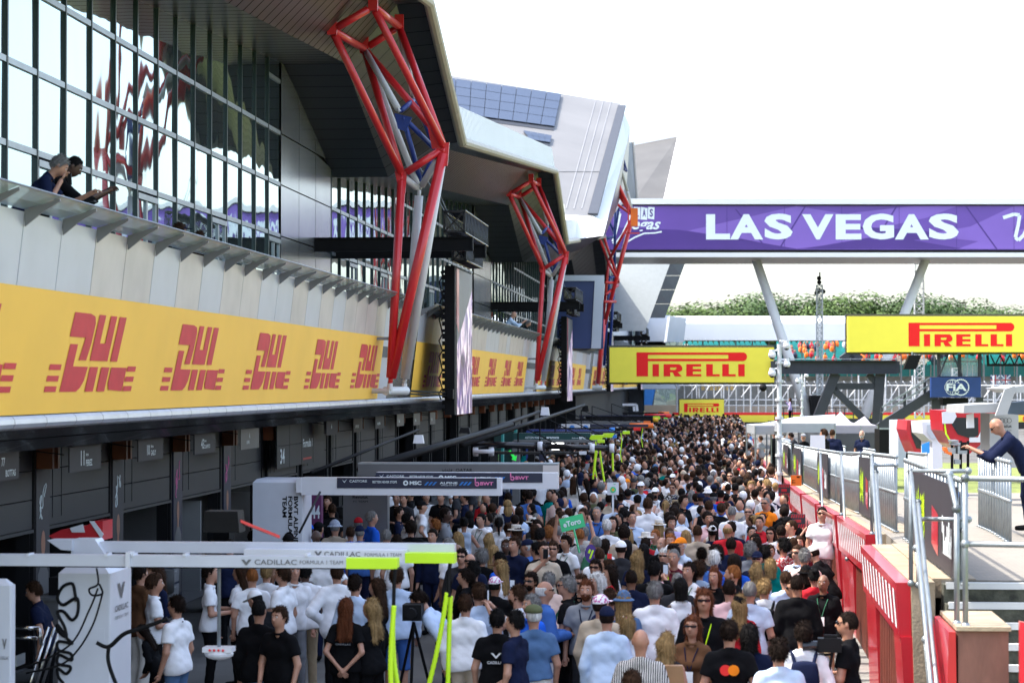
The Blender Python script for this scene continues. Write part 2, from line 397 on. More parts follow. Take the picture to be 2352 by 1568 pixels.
mb = MB(); xg = fx(ZB)
for i in range(75):
    y = 14+3*i
    mb.quad((xg,y,3.79),(xg,y+2.98,3.79),(-8.4,y+2.98,3.62),(-8.4,y,3.62)); mb.quad((-8.41,y,3.61),(-8.41,y+2.98,3.61),(-9.0,y+2.98,3.42),(-9.0,y,3.42))
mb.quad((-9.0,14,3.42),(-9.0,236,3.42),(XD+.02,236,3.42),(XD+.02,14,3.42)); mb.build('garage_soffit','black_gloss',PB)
# glass canopy on brackets along the balcony top: three runs, each bracket a part of its run
def canopy(y0, y1, label):
    t = thing('glass_canopy', (XF,y0,ZT), label, 'canopy', 'glass canopies along the balcony rail')
    mb = MB(); y = y0
    while y < y1-.1:
        mb.raw([(XF-.02,y,ZT+.03),(XF-.02,y+1.48,ZT+.03),(XF+.2,y+1.48,ZT+.075),(XF+.2,y,ZT+.075),(XF+.40,y+1.48,ZT+.16),(XF+.40,y,ZT+.16)],[(0,1,2,3),(3,2,4,5)]); y += 1.5
    mb.build('glass','canopy_glass',t)
    y = y0; n = 0
    while y < y1+.1 and n < 60:
        b = MB(); b.prism([(XF,y-.02,ZT-.16),(XF,y-.02,ZT+.02),(XF+.39,y-.02,ZT+.14),(XF+.39,y-.02,ZT+.11),(XF+.2,y-.02,ZT+.0)],(0,.04,0)); b.build('bracket','grey_panel',t); y += 1.5; n += 1
    b = MB(); b.tube((XF+.40,y0,ZT+.165),(XF+.40,y1,ZT+.165),.012,n=6); b.build('edge_trim','steel',t)
canopy(54.6-1.5*24+.35, 56.5, 'long run of greenish glass canopy over the near balcony rail')
canopy(59.5, 98.5, 'second run of glass canopy, between the two near red trusses')
canopy(104.5, 141, 'third and farthest run of glass canopy, beyond the second red truss')
# ---- garages: doors partly raised, posts, dark interiors
mb = MB(); mb.quad((-19,10,.01),(XD-.05,10,.01),(XD-.05,235,.01),(-19,235,.01)); mb.build('garage_floor','grey_panel',PB)
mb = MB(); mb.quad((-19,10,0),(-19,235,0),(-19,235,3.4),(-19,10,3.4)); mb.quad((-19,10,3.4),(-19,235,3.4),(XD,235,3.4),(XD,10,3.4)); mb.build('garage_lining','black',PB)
SP = 4.5; y = onX(92,1100,XD).y-SP*3
PY = []
while y < 234: PY.append(y); y += SP
opens = {}
for i, y in enumerate(PY):
    mb = MB(); zb = 2.1 if i < 10 else (2.1+1.1*((i*7) % 3 == 0) if i > 11 else 2.1)
    if i in (10, 11): zb = 1.0
    zs = [zb+(3.42-zb)*j/3 for j in range(4)]
    ya, yb = y+.42, y+SP-.42
    for j in range(3):
        mb.box((XD-.06,ya,zs[j]+.008),(XD,yb,zs[j+1]-.008))
    mb.box((XD-.06,ya+.25,zb+.12),(XD+.01,ya+.27,3.3)); mb.box((XD-.06,ya+.75,zb+.12),(XD+.01,ya+.77,3.3)); mb.box((XD-.03,ya,zb-.05),(XD+.03,yb,zb))
    mb.build('garage_door', 'door', PB)
    mb = MB(); mb.box((XD-.25,y-.42,0),(XD-.04,y+.42,3.42)); mb.box((XD-.04,y-.4,0),(XD+.02,y-.26,3.42)); mb.box((XD-.04,y+.26,0),(XD+.02,y+.4,3.42)); mb.mi = 1
    mb.box((XD-.03,y-.2,3.0),(XD+.25,y-.1,3.42)); mb.box((XD-.03,y+.1,3.0),(XD+.25,y+.2,3.42)); mb.build('garage_post',['door_dark','orange_steel'],PB)
# partition walls and lit things seen inside
for i in range(2, 22, 2):
    mb = MB(); mb.box((-18.9,PY[i]-.1,0),(XD-.3,PY[i]+.1,3.35)); mb.build('garage_partition','grey_panel' if i in (6,8) else 'door_dark',PB)
# ================================================================ banners on the balcony front
def dhl(mb, org, right, up, h):
    """slanted two-line express mark built from bars and bowls; unit height h"""
    k = h
    W = 4.4
    def p(pts): poly2d(mb, [(q[0]*W/1.0, q[1]) for q in pts], org, right, up, k, k)
    sl = .055   # slant per half height in x units of W
    def slab(x0, x1, y0, y1):
        s = .26
        f = lambda x, y: (x+(y-.45)*s*.36, y)
        p([f(x0,y0), f(x1,y0), f(x1,y1), f(x0,y1)])
    # lower row
    for yy in (.0,.13,.27): slab(0,.115,yy,yy+.07); slab(.86,.965,yy,yy+.07)
    f = lambda x, y: (x+(y-.45)*.094, y)
    p([f(.155,0),f(.325,0),f(.36,.05),f(.385,.14),f(.395,.32),f(.155,.32)])       # lower bowl
    slab(.155,.235,.32,.60)
    slab(.42,.51,0,.32); slab(.55,.64,0,.32)
    p([f(.685,.02),f(.85,0),f(.85,.32),f(.665,.32),f(.665,.1)])
    # upper row
    p([f(.28,.40),f(.36,.40),f(.375,.62),f(.375,.88),f(.355,.97),f(.30,1.0),f(.30,.69)])
    p([f(.13,.69),f(.301,.69),f(.301,1.0),f(.13,1.0)])
    slab(.40,.47,.40,1.0); slab(.53,.60,.40,1.0); slab(.47,.53,.40,.63)
    slab(.635,.715,.40,1.0)
def banner(y0, y1, label, logos, h=.95):
    t = thing('banner', (fx(4.6),y0,ZB), label, 'banner', 'yellow banners on the balcony front')
    mb = MB(); n = int((y1-y0)/1.5)
    zt = 5.36
    for i in range(n):
        a, b = y0+(y1-y0)*i/n, y0+(y1-y0)*(i+1)/n; w0, w1 = .03+.003*math.sin(i*1.9), .03+.003*math.sin((i+1)*1.9)
        mb.quad((fx(ZB)+w0,a,ZB),(fx(ZB)+w1,b,ZB),(fx(zt)+w1,b,zt),(fx(zt)+w0,a,zt))
    mb.quad((fx(ZB)+.02,y1,ZB),(fx(ZB)-.0,y1,ZB),(fx(zt)-.0,y1,zt),(fx(zt)+.02,y1,zt))
    mb.build('cloth','yellow_banner',t)
    up = Vector((fx(5)-fx(4),0,1)).normalized()
    for (ya, wd, kk) in logos: mb = MB(); dhl(mb, (fx(4.2)+.034,ya,4.2), EY, up, h); mb.build('lettering','dhl_red',t)
Lg = [(onX(x,900,fx(4.2)).y, None, None) for x in (103,368,557,697,803)]; Lg = [(onX(30,900,fx(4.2)).y-4.1, None, None)]+Lg

banner(15, 53.3, 'near yellow banner with five large red express marks', Lg)
banner(59.2, 94.8, 'second yellow banner, between the first two red trusses', [(y,0,None) for y in (61.5,66.7,72.4,78.3,84.3,89.8)])
banner(101.5, 138.5, 'third yellow banner, beyond the second red truss', [(y,0,None) for y in (103,108.5,114,119.5,125,131)])
banner(146, 235, 'farthest yellow banner, running behind the left yellow board', [(y,0,None) for y in range(148,230,6)])
# ================================================================ driver boards and pillar posters by the garages
def board(x0, x1, yt, yb, txt, label, light=False):
    X = -9.5; a = onX(x0,yt,X); b = onX(x1,yt,X); zt = a.z; zb = onX(x0,yb,X).z
    t = thing('hanging_board', (X,a.y,zb), label, 'sign', 'boards hung over the garage doors')
    mb = MB(); mb.box((X-.02,a.y,zb),(X,b.y,zt)); mb.build('panel','silver_grey' if light else 'panel_black',t)
    mb = MB(); L = b.y-a.y; H = zt-zb
    for s, fx_, fy, fh in txt: put_text(mb, s, (X,a.y+L*fx_,zb+H*fy), EY, EZ, None if fh > 0 else .1, H*abs(fh), .02)
    if txt: mb.build('lettering','letter_white',t)
    mb = MB()
    for yy in (a.y-.3, b.y+.05): mb.tube((X,yy,zt-.1),(XD,yy-.4,zt+.02),.008,n=4)
    mb.build('wire','black',t)
board(-20,44,1040,1107,[('77',.35,.5,.3),('BOTTAS',.5,.12,.24)],'dark driver board lettered BOTTAS, nearest of the hanging boards')
board(160,232,1027,1085,[('11',.34,.22,.6),('PEREZ',.5,.18,.26),('Sergio',.5,.55,.16)],'dark driver board lettered PEREZ with the number 11')
board(318,375,1011,1060,[('10',.33,.25,.5),('GASLY',.48,.22,.26),('Pierre',.48,.58,.16)],'dark driver board lettered GASLY with the number 10')
board(447,495,998,1044,[('43',.3,.25,.5),('COLAPINTO',.42,.25,.2),('Franco',.44,.58,.14)],'dark driver board lettered COLAPINTO with the number 43')
board(553,595,984,1033,[('ALPINE',.3,.25,.16),('A',.44,.5,.25)],'pale grey board lettered ALPINE, after the row of dark driver boards',True)
board(750,776,964,1000,[('A',.4,.4,.3)],'small dark board beyond the number 34 garage panel')
board(812,833,960,993,[('BORTOLETO',.2,.3,.2)],'dark driver board lettered BORTOLETO')
board(862,883,955,985,[('HULKENBERG',.2,.3,.2)],'dark driver board lettered HULKENBERG')
for i,(x0,x1) in enumerate(((912,928),(950,965),(988,1000))):
    board(x0,x1,951-2*i,979-2*i,[('Haas',.2,.3,.3)],['first','second','third'][i]+' small pale board in the row past the hanging dark boards',True)
def poster(i, y, label):
    X = XD+.05
    t = thing('pillar_poster', (X,y,.2), label, 'poster', 'driver posters on the garage posts')
    mb = MB(); mb.box((X-.03,y-.36,.2),(X,y+.36,3.0)); mb.build('panel','navy' if i in (2,3) else 'panel_black',t)
    mb = MB(); pts = []
    for k in range(26): s = k/25; pts.append((X+.006, y-.2+.35*s*(.6+.4*math.sin(9*s))+.05*math.sin(31*s+i), 2.25+.45*s+.14*math.sin(17*s+i*2)))
    mb.path(pts,.008,n=4); mb.build('signature','pink' if i in (2,3) else 'letter_white',t)
    mb = MB(); pf = []     # a standing figure in flat print
    for k in range(12):
        an = 2*math.pi*k/12; pf.append((X+.004,y+.11*math.cos(an),1.86+.2*math.sin(an)))
    mb.quad(*pf); mb.quad((X+.003,y-.06,1.5),(X+.003,y+.06,1.5),(X+.003,y+.06,1.75),(X+.003,y-.06,1.75)); mb.build('printed_face','skin_print',t)
    mb = MB(); mb.quad((X+.005,y-.3,.3),(X+.005,y+.3,.3),(X+.005,y+.28,1.4),(X+.005,y+.1,1.56),(X+.005,y-.1,1.56),(X+.005,y-.28,1.4)); mb.build('printed_suit','silver_grey',t)
for i,(x,l) in enumerate(((92,'nearest driver poster on a garage post, below the BOTTAS and PEREZ boards'),(265,'second driver poster, on the post right of the PEREZ board'),(403,'third driver poster with pink trim, right of the GASLY board'),(517,'fourth driver poster, right of the COLAPINTO board'))):
    poster(i, onX(x,1100,XD).y, l)
# the big grey panel carrying 34 and the fizzy-wine name
pa, pb_ = onX(636,1000,-9.9), onX(744,1000,-9.9)
t = thing('number_board', (-9.9,pa.y,2.2), 'grey tiled garage panel with number 34 and sponsor lettering', 'panel')
mb = MB()
for i in range(4):
    for j in range(2): 
        L = (pb_.y-pa.y)/4; mb.box((-9.93,pa.y+L*i+.02,2.35+.52*j),(-9.9,pa.y+L*(i+1)-.02,2.86+.52*j))
mb.build('tiles','door',t)
mb = MB(); put_text(mb,'34',(-9.9,pa.y+.4,2.45),EY,EZ,.55,.35,.02); put_text(mb,'Formula 1',(-9.9,pa.y+3.4,2.75),EY,EZ,1.3,.2,.02); mb.build('lettering','letter_white',t)
mb = MB(); mb.quad((-9.895,pa.y+3.4,2.45),(-9.895,pa.y+4.6,2.45),(-9.895,pa.y+4.6,2.5),(-9.895,pa.y+3.4,2.5)); mb.build('red_bar','hoard_red',t)
# ================================================================ roof trusses
def truss():
    t = thing('roof_truss', (0,0,0), '', 'truss', 'red, white and blue trusses holding the roof')
    N = dict(A1=at(763,70,50),A2=at(857,15,50),A3=at(917,62,54.3),A4=at(837,113,54.3),B1=at(923,403,52.5),B2=at(1020,340,52.5),
             N=at(963,437,53),F1=at(896,880,52.6),F2=at(929,880,53.4),W1=at(918,257,52.6),W2=at(952,228,53.6),C1=at(926,270,52.6),C2=at(1003,347,53.4),C3=at(967,420,53.2),D=at(998,300,52.9))
    base = Vector((-7.3,53,4.0))
    N = {k: v-base for k, v in N.items()}
    j = thing
    def tb(name, m, a, b, r, r2=None):
        mb = MB(); a, b = N[a], N[b]; d = (b-a).normalized()
        mb.tube(a+d*.12, b-d*.12, r, r2, n=14); mb.tube(a, a+d*.14, r*.45, n=8); mb.tube(b-d*.14, b, r*.45, n=8); mb.build(name, m, t, True)
    for a, b in (('A1','A2'),('A2','A3'),('A1','A4'),('A4','A3'),('B1','B2')): tb('red_strut','red_paint',a,b,.085)
    for a, b in (('A1','B1'),('A4','B1'),('A2','B2'),('A3','B2'),('A4','D')): tb('red_tube','red_paint',a,b,.085)
    tb('red_leg','red_paint','B1','F1',.095); tb('red_leg','red_paint','B2','F1',.11)
    tb('white_leg','white_paint','N','F2',.10); tb('white_leg','white_paint','B2','F2',.10)
    for a, b in (('A4','N'),('A4','W1'),('A3','W2'),('N','B1'),('N','B2')): tb('white_tube','white_paint',a,b,.075)
    for a, b in (('C1','C2'),('C1','C3'),('W2','C2'),('C2','C3'),('W1','W2')): tb('blue_tube','blue_paint',a,b,.06)
    mb = MB()
    for k in ('A1','A4','A3','A2'):
        p = N[k]; mb.box(p-Vector((.10,.06,.10)),p+Vector((.10,.06,.28)))
    for k in ('B1','B2','D'): p = N[k]; mb.prism([p+Vector((-.16,-.03,.1)),p+Vector((.12,-.03,.12)),p+Vector((.08,-.03,-.4)),p+Vector((-.05,-.03,-.42))],(0,.06,0))
    mb.build('gusset','red_paint',t)
    mb = MB(); mb.prism([N['C1']+Vector((-.2,0,.1)),N['C1']+Vector((.2,0,.0)),N['C1']+Vector((.05,0,-.32)),N['C1']+Vector((-.12,0,-.25))],(0,.06,0)); mb.build('blue_gusset','blue_paint',t)
    f1, f2 = N['F1'], N['F2']; mb = MB(); mb.tube(f1+Vector((-.1,0,-.17)),f2+Vector((.04,0,-.17)),.10,n=14); mb.tube(f1,f1+Vector((0,0,-.14)),.06); mb.tube(f2,f2+Vector((0,0,-.14)),.06)
    mb.tube(f1+Vector((-.0,0,-.17)),f1+Vector((-.75,.3,-.17)),.06)
    mb.build('foot_bearing','white_paint',t)
    mb = MB(); mb.bar(f1+Vector((0,0,1.0)),f2+Vector((-.05,0,1.0)),.07,.12); mb.bar(f1+Vector((0,0,1.0)),f1+Vector((-.7,0,1.0)),.07); mb.build('tie_bar','grey_panel',t)
    t.location = base; return t
t1 = truss(); t1['label'] = 'nearest red, white and blue roof truss, tallest in the picture'
t2 = copy_tree(t1, loc=t1.location+Vector((0,PER,0)), label='second red, white and blue roof truss, right of the black box truss and hanging screen')
def seg(l, o=(1012.7,359.3,.2083)): return [(o[0]+a*o[2], o[1]+b*o[2]) for a, b in l]
t = thing('roof_truss', (-10,141,4), 'farthest roof truss, in front of the purple bridge banner', 'truss', 'red, white and blue trusses holding the roof')
def tb3(name, m, pts, r, dd=0):
    mb = MB(); a, b = [at(x, y, 139+dd+1.5*(i)) for i, (x, y) in enumerate(pts)]; mb.tube(a, b, r, n=8); mb.build(name, m, t, True)
for i, l in enumerate([[(1900,200),(2115,650)],[(1880,290),(2115,650)],[(1850,460),(2100,640)],[(2105,690),(1855,1140)],[(1730,850),(1845,1160)],[(1780,840),(1960,1370)],[(2108,640),(2100,720)],[(2105,700),(1800,1860)],[(1850,1150),(1790,1800)],[(1850,1180),(1960,1380)],[(1815,1390),(1955,1390)],[(1815,1520),(1950,1420)],[(1800,1600),(1925,1600)],[(1790,1800),(1728,2500)],[(1800,1860),(1735,2500)],[(1960,1380),(1960,1385)]][:-1]): tb3('red_tube','red_paint',seg(l),.12 if i in (0,1,7,13,14) else .085, (i % 3)*.4)
for i, l in enumerate([[(1950,0),(2060,400)],[(2060,400),(2115,640)],[(1840,680),(1990,510)],[(2065,820),(1940,1270)],[(1790,880),(1840,1130)],[(1840,1130),(1860,1330)]]): tb3('white_tube','white_paint',seg(l),.10,2)
for i, l in enumerate([[(1925,100),(1915,1330)],[(1845,690),(1915,860)],[(1820,905),(1920,885)],[(1960,560),(1915,860)],[(2000,0),(2045,160)],[(1970,80),(2045,160)],[(1860,1335),(1800,2300)],[(1915,1335),(1850,2300)],[(1860,1335),(1915,1335)]]): tb3('blue_tube','blue_paint',seg(l),.085,3)
mb = MB(); a = at(1372,886,141); mb.tube(a+Vector((-.3,0,-.1)),a+Vector((.3,0,-.1)),.14); mb.tube(a,at(1371,872,141),.1); mb.build('foot_bearing','white_paint',t)
a = at(1457,520,138); t = thing('red_box', a, 'small orange-red equipment box beside the farthest truss, over the script logo', 'box'); mb = MB(); mb.box(a+Vector((-.2,-.3,0)),a+Vector((.2,.3,1.05))); mb.build('box','orange',t); mb = MB(); mb.bar(a+Vector((-.35,0,-.4)),a+Vector((-.35,0,1.3)),.08); mb.bar(a+Vector((-.7,0,-.4)),a+Vector((.3,0,-.4)),.08); mb.build('bracket','red_paint',t)
# ================================================================ the tall folded roofs beyond
def plane_of(a, b, c): n = (b-a).cross(c-a).normalized(); return a, n
def onP(x, y, pl, off=0): d = ray(x, y); p, n = pl; s = (p-O).dot(n)/d.dot(n); q = O+d*s; return q+n*(off if n.dot(d) < 0 else -off)
t = thing('tall_roof', (-12,130,9), 'tall white sloping roof with solar panels behind the second truss', 'roof')
bl, br, tr, tl = at(1298,493,116), at(1360,497,117), at(1425,238,148), at(1000,168,150)
pl = plane_of(bl, br, tr)
face = [(1360,497),(1425,238),(1000,168),(985,300),(1296,470),(1298,493)]
mb = MB(); P = [onP(x, y, pl) for x, y in face]; mb.quad(*P)
mb.build('roof_face','roof_face',t)
mb = MB()
for l in (((1375,500),(1430,260)),): pass
for xa in (1300,1318,1336): mb.bar(onP(xa,480,pl,.01),onP(xa+68,232,pl,.01),.05,.02)
mb.bar(onP(1060,395,pl,.01),onP(1385,395,pl,.01),.06,.02); mb.build('seam','grey_panel',t)
# folded white edge band and its dark gutter
mb = MB(); o_ = [(1425,238),(1448,292),(1440,330),(1386,541),(1302,552),(1298,493),(1360,497)]
q = [at(*o_[0],148),at(*o_[1],147),at(*o_[2],144),at(*o_[3],114),at(*o_[4],113),bl,br]
mb.quad(q[0],q[1],q[2],q[6]); mb.quad(q[2],q[3],q[6]); mb.quad(q[3],q[4],q[5],q[6]); mb.build('edge_band','roof_white',t)
mb = MB(); mb.bar(onP(1428,246,pl,.06),onP(1361,495,pl,.06),.5,.12); mb.build('gutter','dark_steel',t)
mb = MB(); mb.quad(q[4],q[3],at(1330,575,118),at(1300,582,118)); mb.quad(q[1],q[2],q[3],at(1388,545,125),at(1440,420,150)); mb.build('underside','soffit',t)
def solar(c4, nx, ny, label):
    s = thing('solar_array', onP(*c4[0], pl), label, 'solar panels', 'solar arrays on the tall roof'); mb = MB(); fr = MB()
    C = [onP(x, y, pl, .18) for x, y in c4]
    for i in range(nx):
        for j in range(ny):
            f = lambda u, v: (C[0]*(1-u)+C[1]*u)*(1-v)+(C[3]*(1-u)+C[2]*u)*v
            u0, u1, v0, v1 = (i+.02)/nx, (i+.98)/nx, (j+.02)/ny, (j+.98)/ny
            mb.quad(f(u0,v0),f(u1,v0),f(u1,v1),f(u0,v1))
    mb.build('panel','solar',s)
    C = [onP(x, y, pl, .10) for x, y in c4]; fr.quad(*C); d = Vector((0,0,-.5)); fr.quad(C[3],C[2],onP(c4[2][0]-1,c4[2][1]+4,pl,.02),onP(c4[3][0],c4[3][1]+4,pl,.02)); fr.build('rack','dark_steel',s)
solar([(1010,182),(1288,222),(1272,297),(1010,262)],8,4,'large blue-grey solar array on the tall roof')
solar([(1200,306),(1266,318),(1262,334),(1215,327)],4,2,'small solar array below the large one on the tall roof')
# roof prow beyond the bridge and its lower dark and pale faces
t = thing('roof_prow', (-8,200,8), 'grey pointed roof prow rising behind the left end of the purple bridge', 'roof')
mb = MB(); mb.quad(at(1458,458,190),at(1524,458,190),at(1556,314,205),at(1455,334,205)); mb.build('grey_face','prow_grey',t)
mb = MB(); mb.quad(at(1524,458,189.9),at(1531,458,189),at(1561,314,204),at(1556,314,204.9)); mb.quad(at(1455,334,204.9),at(1452,325,204.9),at(1556,306,204.9),at(1556,314,204.9)); mb.build('white_edge','roof_white',t)
mb = MB(); mb.quad(at(1436,330,180),at(1453,326,190),at(1462,458,188),at(1428,458,178))
mb.build('dark_face','dark_face',t)
mb = MB(); mb.tube(at(1453,326,189.5),at(1463,458,187.5),.12); mb.build('edge_tube','cream',t)
t = thing('lower_prow', (-8,185,4), 'pale sloping wall with dark slanted side under the bridge, behind the grey balcony block', 'building')
mb = MB(); mb.quad(at(1400,605,182),at(1541,600,182),at(1482,760,178),at(1400,760,178))
mb.build('pale_face','pale_wall',t)
mb = MB(); 
for k in range(4):
    f = lambda x0,x1,s: x0+(x1-x0)*s
    s0, s1 = k/4+.006, (k+1)/4
    mb.quad(at(f(1541,1478,s0),600+130*s0,181.8),at(f(1575,1527,s0),600+130*s0,186),at(f(1575,1527,s1),600+130*s1,186),at(f(1541,1478,s1),600+130*s1,181.8))
mb.build('dark_face','dark_face',t)
mb = MB()
for yy in (640,675,710): mb.bar(at(1400,yy+6,181.5),at(1541-(yy-600)*.42,yy,181.5),.05)
mb.build('seam','grey_panel',t)
# far stretch of the pit building: clad upper wall, dark windows, grey block at the end with a balcony
t = thing('far_building', (-8,190,4), 'far stretch of pit building with clad upper wall and dark window band', 'building')
X = -8.6
def rectX(mb, X, x0, x1, z00, z01, z10, z11):
    a, b = onX(x0,700,X).y, onX(x1,700,X).y; mb.quad((X,a,z00),(X,b,z10),(X,b,z11),(X,a,z01))
mb = MB(); ya, yb = 148, 262; nb = 12
for i in range(nb):
    a, b = ya+(yb-ya)*i/nb+.05, ya+(yb-ya)*(i+1)/nb-.05; za = lambda y: 13.3-(y-148)*.018
    mb.quad((X,a,8.0),(X,b,8.0),(X,b,za(b)),(X,a,za(a)))
mb.build('upper_wall','pale_clad',t)
mb = MB(); mb.quad((X+.02,ya,6.1),(X+.02,yb,6.1),(X+.02,yb,8.3),(X+.02,ya,8.3)); w = mb.build('window_band','glass_dark',t)
mb = MB()
for i in range(50): mb.box((X,ya+2.2*i-.05,6.1),(X+.08,ya+2.2*i+.05,8.3))
mb.box((X,ya,7.0),(X+.07,yb,7.08)); mb.build('mullion','frame_grey',w)
mb = MB(); mb.quad((X,148,13.2),(X,262,11.3),(X+.9,262,11.2),(X+.9,148,13.1)); mb.quad((X+.9,148,13.1),(X+.9,262,11.2),(X+.9,262,11.5),(X+.9,148,13.4)); mb.quad((X+.9,148,13.4),(X+.9,262,11.5),(-20,262,12.3),(-20,148,14)); mb.build('eaves','grey_panel',t)
mb = MB(); mb.box((-20,148.2,0),(X-.1,262,11.2)); mb.build('core','door_dark',t)
t = thing('balcony_block', at(1525,1000,236), 'pale grey angular balcony block at the far end of the pit building', 'building')
D1, D2 = 236, 232
mb = MB(); mb.prism([at(1476,724,D1),at(1539,724,D1),at(1534,784,D1),at(1470,784,D1)],CB*12); mb.prism([at(1539,726,D2),at(1577,729,D2+8),at(1571,785,D2+8),at(1531,785,D2)],CB*8); mb.build('upper_wall','pale_clad',t)
mb = MB(); mb.prism([at(1468,785,D1+3),at(1528,785,D1+3),at(1528,815,D1+3),at(1468,815,D1+3)],CB*8); mb.build('dark_recess','door_dark',t)
mb = MB(); mb.prism([at(1529,785,D1),at(1569,785,D1),at(1560,815,D1),at(1526,815,D1)],CB*8); mb.build('window','glass_mirror',t)
mb = MB(); mb.prism([at(1474,816,D1),at(1562,816,D1),at(1562,893,D1),at(1474,893,D1)],CB*8); mb.build('lower_wall','pale_clad',t)
mb = MB(); mb.prism([at(1340,894,240),at(1478,894,240),at(1478,1010,240),at(1340,1010,240)],CB*8); mb.build('dark_wall','dark_steel',t)
t = thing('glass_pavilion', at(1510,1000,232), 'curved glass front with blue panel below the balcony block', 'building')
mb = MB(); mb.prism([at(1480,894,232),at(1505,894,232),at(1495,945,232),at(1480,945,232)],CB*2); mb.build('blue_panel','sky_blue',t)
mb = MB(); mb.prism([at(1506,894,232),at(1552,894,233),at(1552,955,233),at(1497,955,232)],CB*2); mb.build('glass','glass_mirror',t)
# navy boxed room behind the balcony
t = thing('hospitality_box', (-9,118,5), 'navy hospitality box with pale grey frame standing on the balcony', 'box')
mb = MB(); P = [at(1280,640,112),at(1386,640,112),at(1386,800,112),at(1280,800,112)]; mb.prism(P,CB*8)
mb.build('panel','panel_navy',t)
mb = MB(); mb.prism([at(1278,632,111.9),at(1388,632,111.9),at(1388,645,111.9),at(1278,645,111.9)],CB*8.2); mb.prism([at(1366,645,111.9),at(1388,645,111.9),at(1380,800,111.9),at(1358,800,111.9)],CB*8.2); mb.build('frame','pale_clad',t)
# ================================================================ hanging screens and their box trusses
def boxtruss(name, parent, y0, y1, x0, z0, s, n):
    mb = MB(); c = [(x0,z0),(x0+s,z0),(x0+s,z0+s),(x0,z0+s)]
    for cx, cz in c: mb.tube((cx,y0,cz),(cx,y1,cz),.022,n=6)
    for i in range(n+1):
        y = y0+(y1-y0)*i/n; 
        for k in range(4): mb.tube((c[k][0],y,c[k][1]),(c[(k+1)%4][0],y,c[(k+1)%4][1]),.011,n=4)
        if i < n:
            y2 = y0+(y1-y0)*(i+1)/n
            for k in range(4): mb.tube((c[k][0],y,c[k][1]),(c[(k+1)%4][0],y2,c[(k+1)%4][1]),.011,n=4)
    mb.box((x0,y0-.02,z0),(x0+s,y0,z0+.05)); mb.box((x0,y0-.02,z0+s-.05),(x0+s,y0,z0+s)); mb.box((x0,y0-.02,z0),(x0+.05,y0,z0+s)); mb.box((x0+s-.05,y0-.02,z0),(x0+s,y0,z0+s))
    mb.bar((x0,y0,z0),(x0+s,y0,z0+s),.04); mb.bar((x0+s,y0,z0),(x0,y0,z0+s),.04)
    return mb.build(name,'black_gloss',parent)
def screen_mat():
    m = bpy.data.materials.new('screen_picture'); m.use_nodes = True; t = m.node_tree; b = t.nodes['Principled BSDF']
    tc = t.nodes.new('ShaderNodeTexCoord'); mp = t.nodes.new('ShaderNodeMapping'); mp.inputs['Scale'].default_value = (1,1.1,.45); t.links.new(tc.outputs['Object'], mp.inputs[0])
    v = t.nodes.new('ShaderNodeTexNoise'); v.inputs['Scale'].default_value = 2.2; v.inputs['Detail'].default_value = 6; v.inputs['Distortion'].default_value = 1.2; t.links.new(mp.outputs[0], v.inputs['Vector'])
    r = t.nodes.new('ShaderNodeValToRGB'); e = r.color_ramp.elements; e[0].position = .40; e[0].color = (.03,.02,.10,1); e[1].position = .58; e[1].color = (.85,.8,.9,1)
    x = e.new(.47); x.color = (.16,.10,.38,1); x = e.new(.52); x.color = (.55,.38,.5,1)
    t.links.new(v.outputs[0], r.inputs[0]); t.links.new(r.outputs[0], b.inputs['Emission Color']); b.inputs['Emission Strength'].default_value = .26; b.inputs['Base Color'].default_value = (.02,.02,.02,1); b.inputs['Roughness'].default_value = .3
    _M['screen_picture'] = m
screen_mat()
def screen(label, dy):
    # a portrait wall of light panels facing the lane, carried by two black beams from the wall
    t = thing('hanging_screen', (0,0,0), label, 'screen', 'tall screens hung in front of the balcony')
    Z0, Z1 = 3.48, 7.3
    mb = MB(); mb.box((-6.72,61.1,Z0),(-6.70,65.0,Z1)); mb.build('display','screen_picture',t)
    mb = MB(); mb.quad((-6.695,61.1,5.3),(-6.695,65.0,6.9),(-6.695,65.0,Z1),(-6.695,61.1,Z1)); mb.build('caption_area','silver_grey',t)
    mb = MB(); mb.quad((-6.69,60.8,5.9),(-6.69,61.6,5.6),(-6.69,61.6,Z1),(-6.69,60.8,Z1)); mb.build('red_strip','hoard_red',t)
    mb = MB(); mb.box((-6.95,60.5,Z0),(-6.73,65.1,Z1+.05)); mb.box((-6.73,60.5,Z0),(-6.69,61.08,Z1+.05))
    for k in range(22): z = Z0+.1+k*.17; mb.box((-7.02,60.52,z),(-6.92,60.6,z+.08+.03*(k%3)))
    mb.build('frame','black',t)
    for k in range(9):
        pass
    boxtruss('top_truss',t,57.7,63.5,-6.66,8.02,.54,16)
    boxtruss('lower_truss',t,59.4,63.6,-6.63,7.42,.36,14)
    for yy in (57.9,61.2):
        mb = MB()
        mb.box((XG,yy,7.9),(-5.95,yy+.16,7.93)); mb.box((XG,yy,7.58),(-5.95,yy+.16,7.61)); mb.box((XG,yy+.07,7.6),(-5.95,yy+.09,7.92)); mb.box((-6,yy,7.58),(-5.95,yy+.16,7.93)); mb.build('beam','black',t)
    mb = MB(); mb.bar((-6.8,60.6,4.05),(-7.6,57.3,4.12),.05); mb.bar((-6.8,60.6,3.98),(-7.6,57.0,4.05),.04); mb.box((-6.85,60.2,3.9),(-6.7,60.6,4.15)); mb.build('stay','black',t)
    mb = MB(); pts = [(-7.05,60.5,Z1-.1-.16*i+.04*math.sin(i)) for i in range(22)]; mb.path([(p[0]+.05*math.sin(i*2.1),p[1],p[2]) for i, p in enumerate(pts)],.02,n=5); mb.build('cable','black',t)
    mb = MB()
    for s in (-1,1): mb.tube((-6.4,58,8.1),(-7.1+s*.1,57.4,9.6),.012,n=4)
    mb.build('sling','steel',t)
    return t
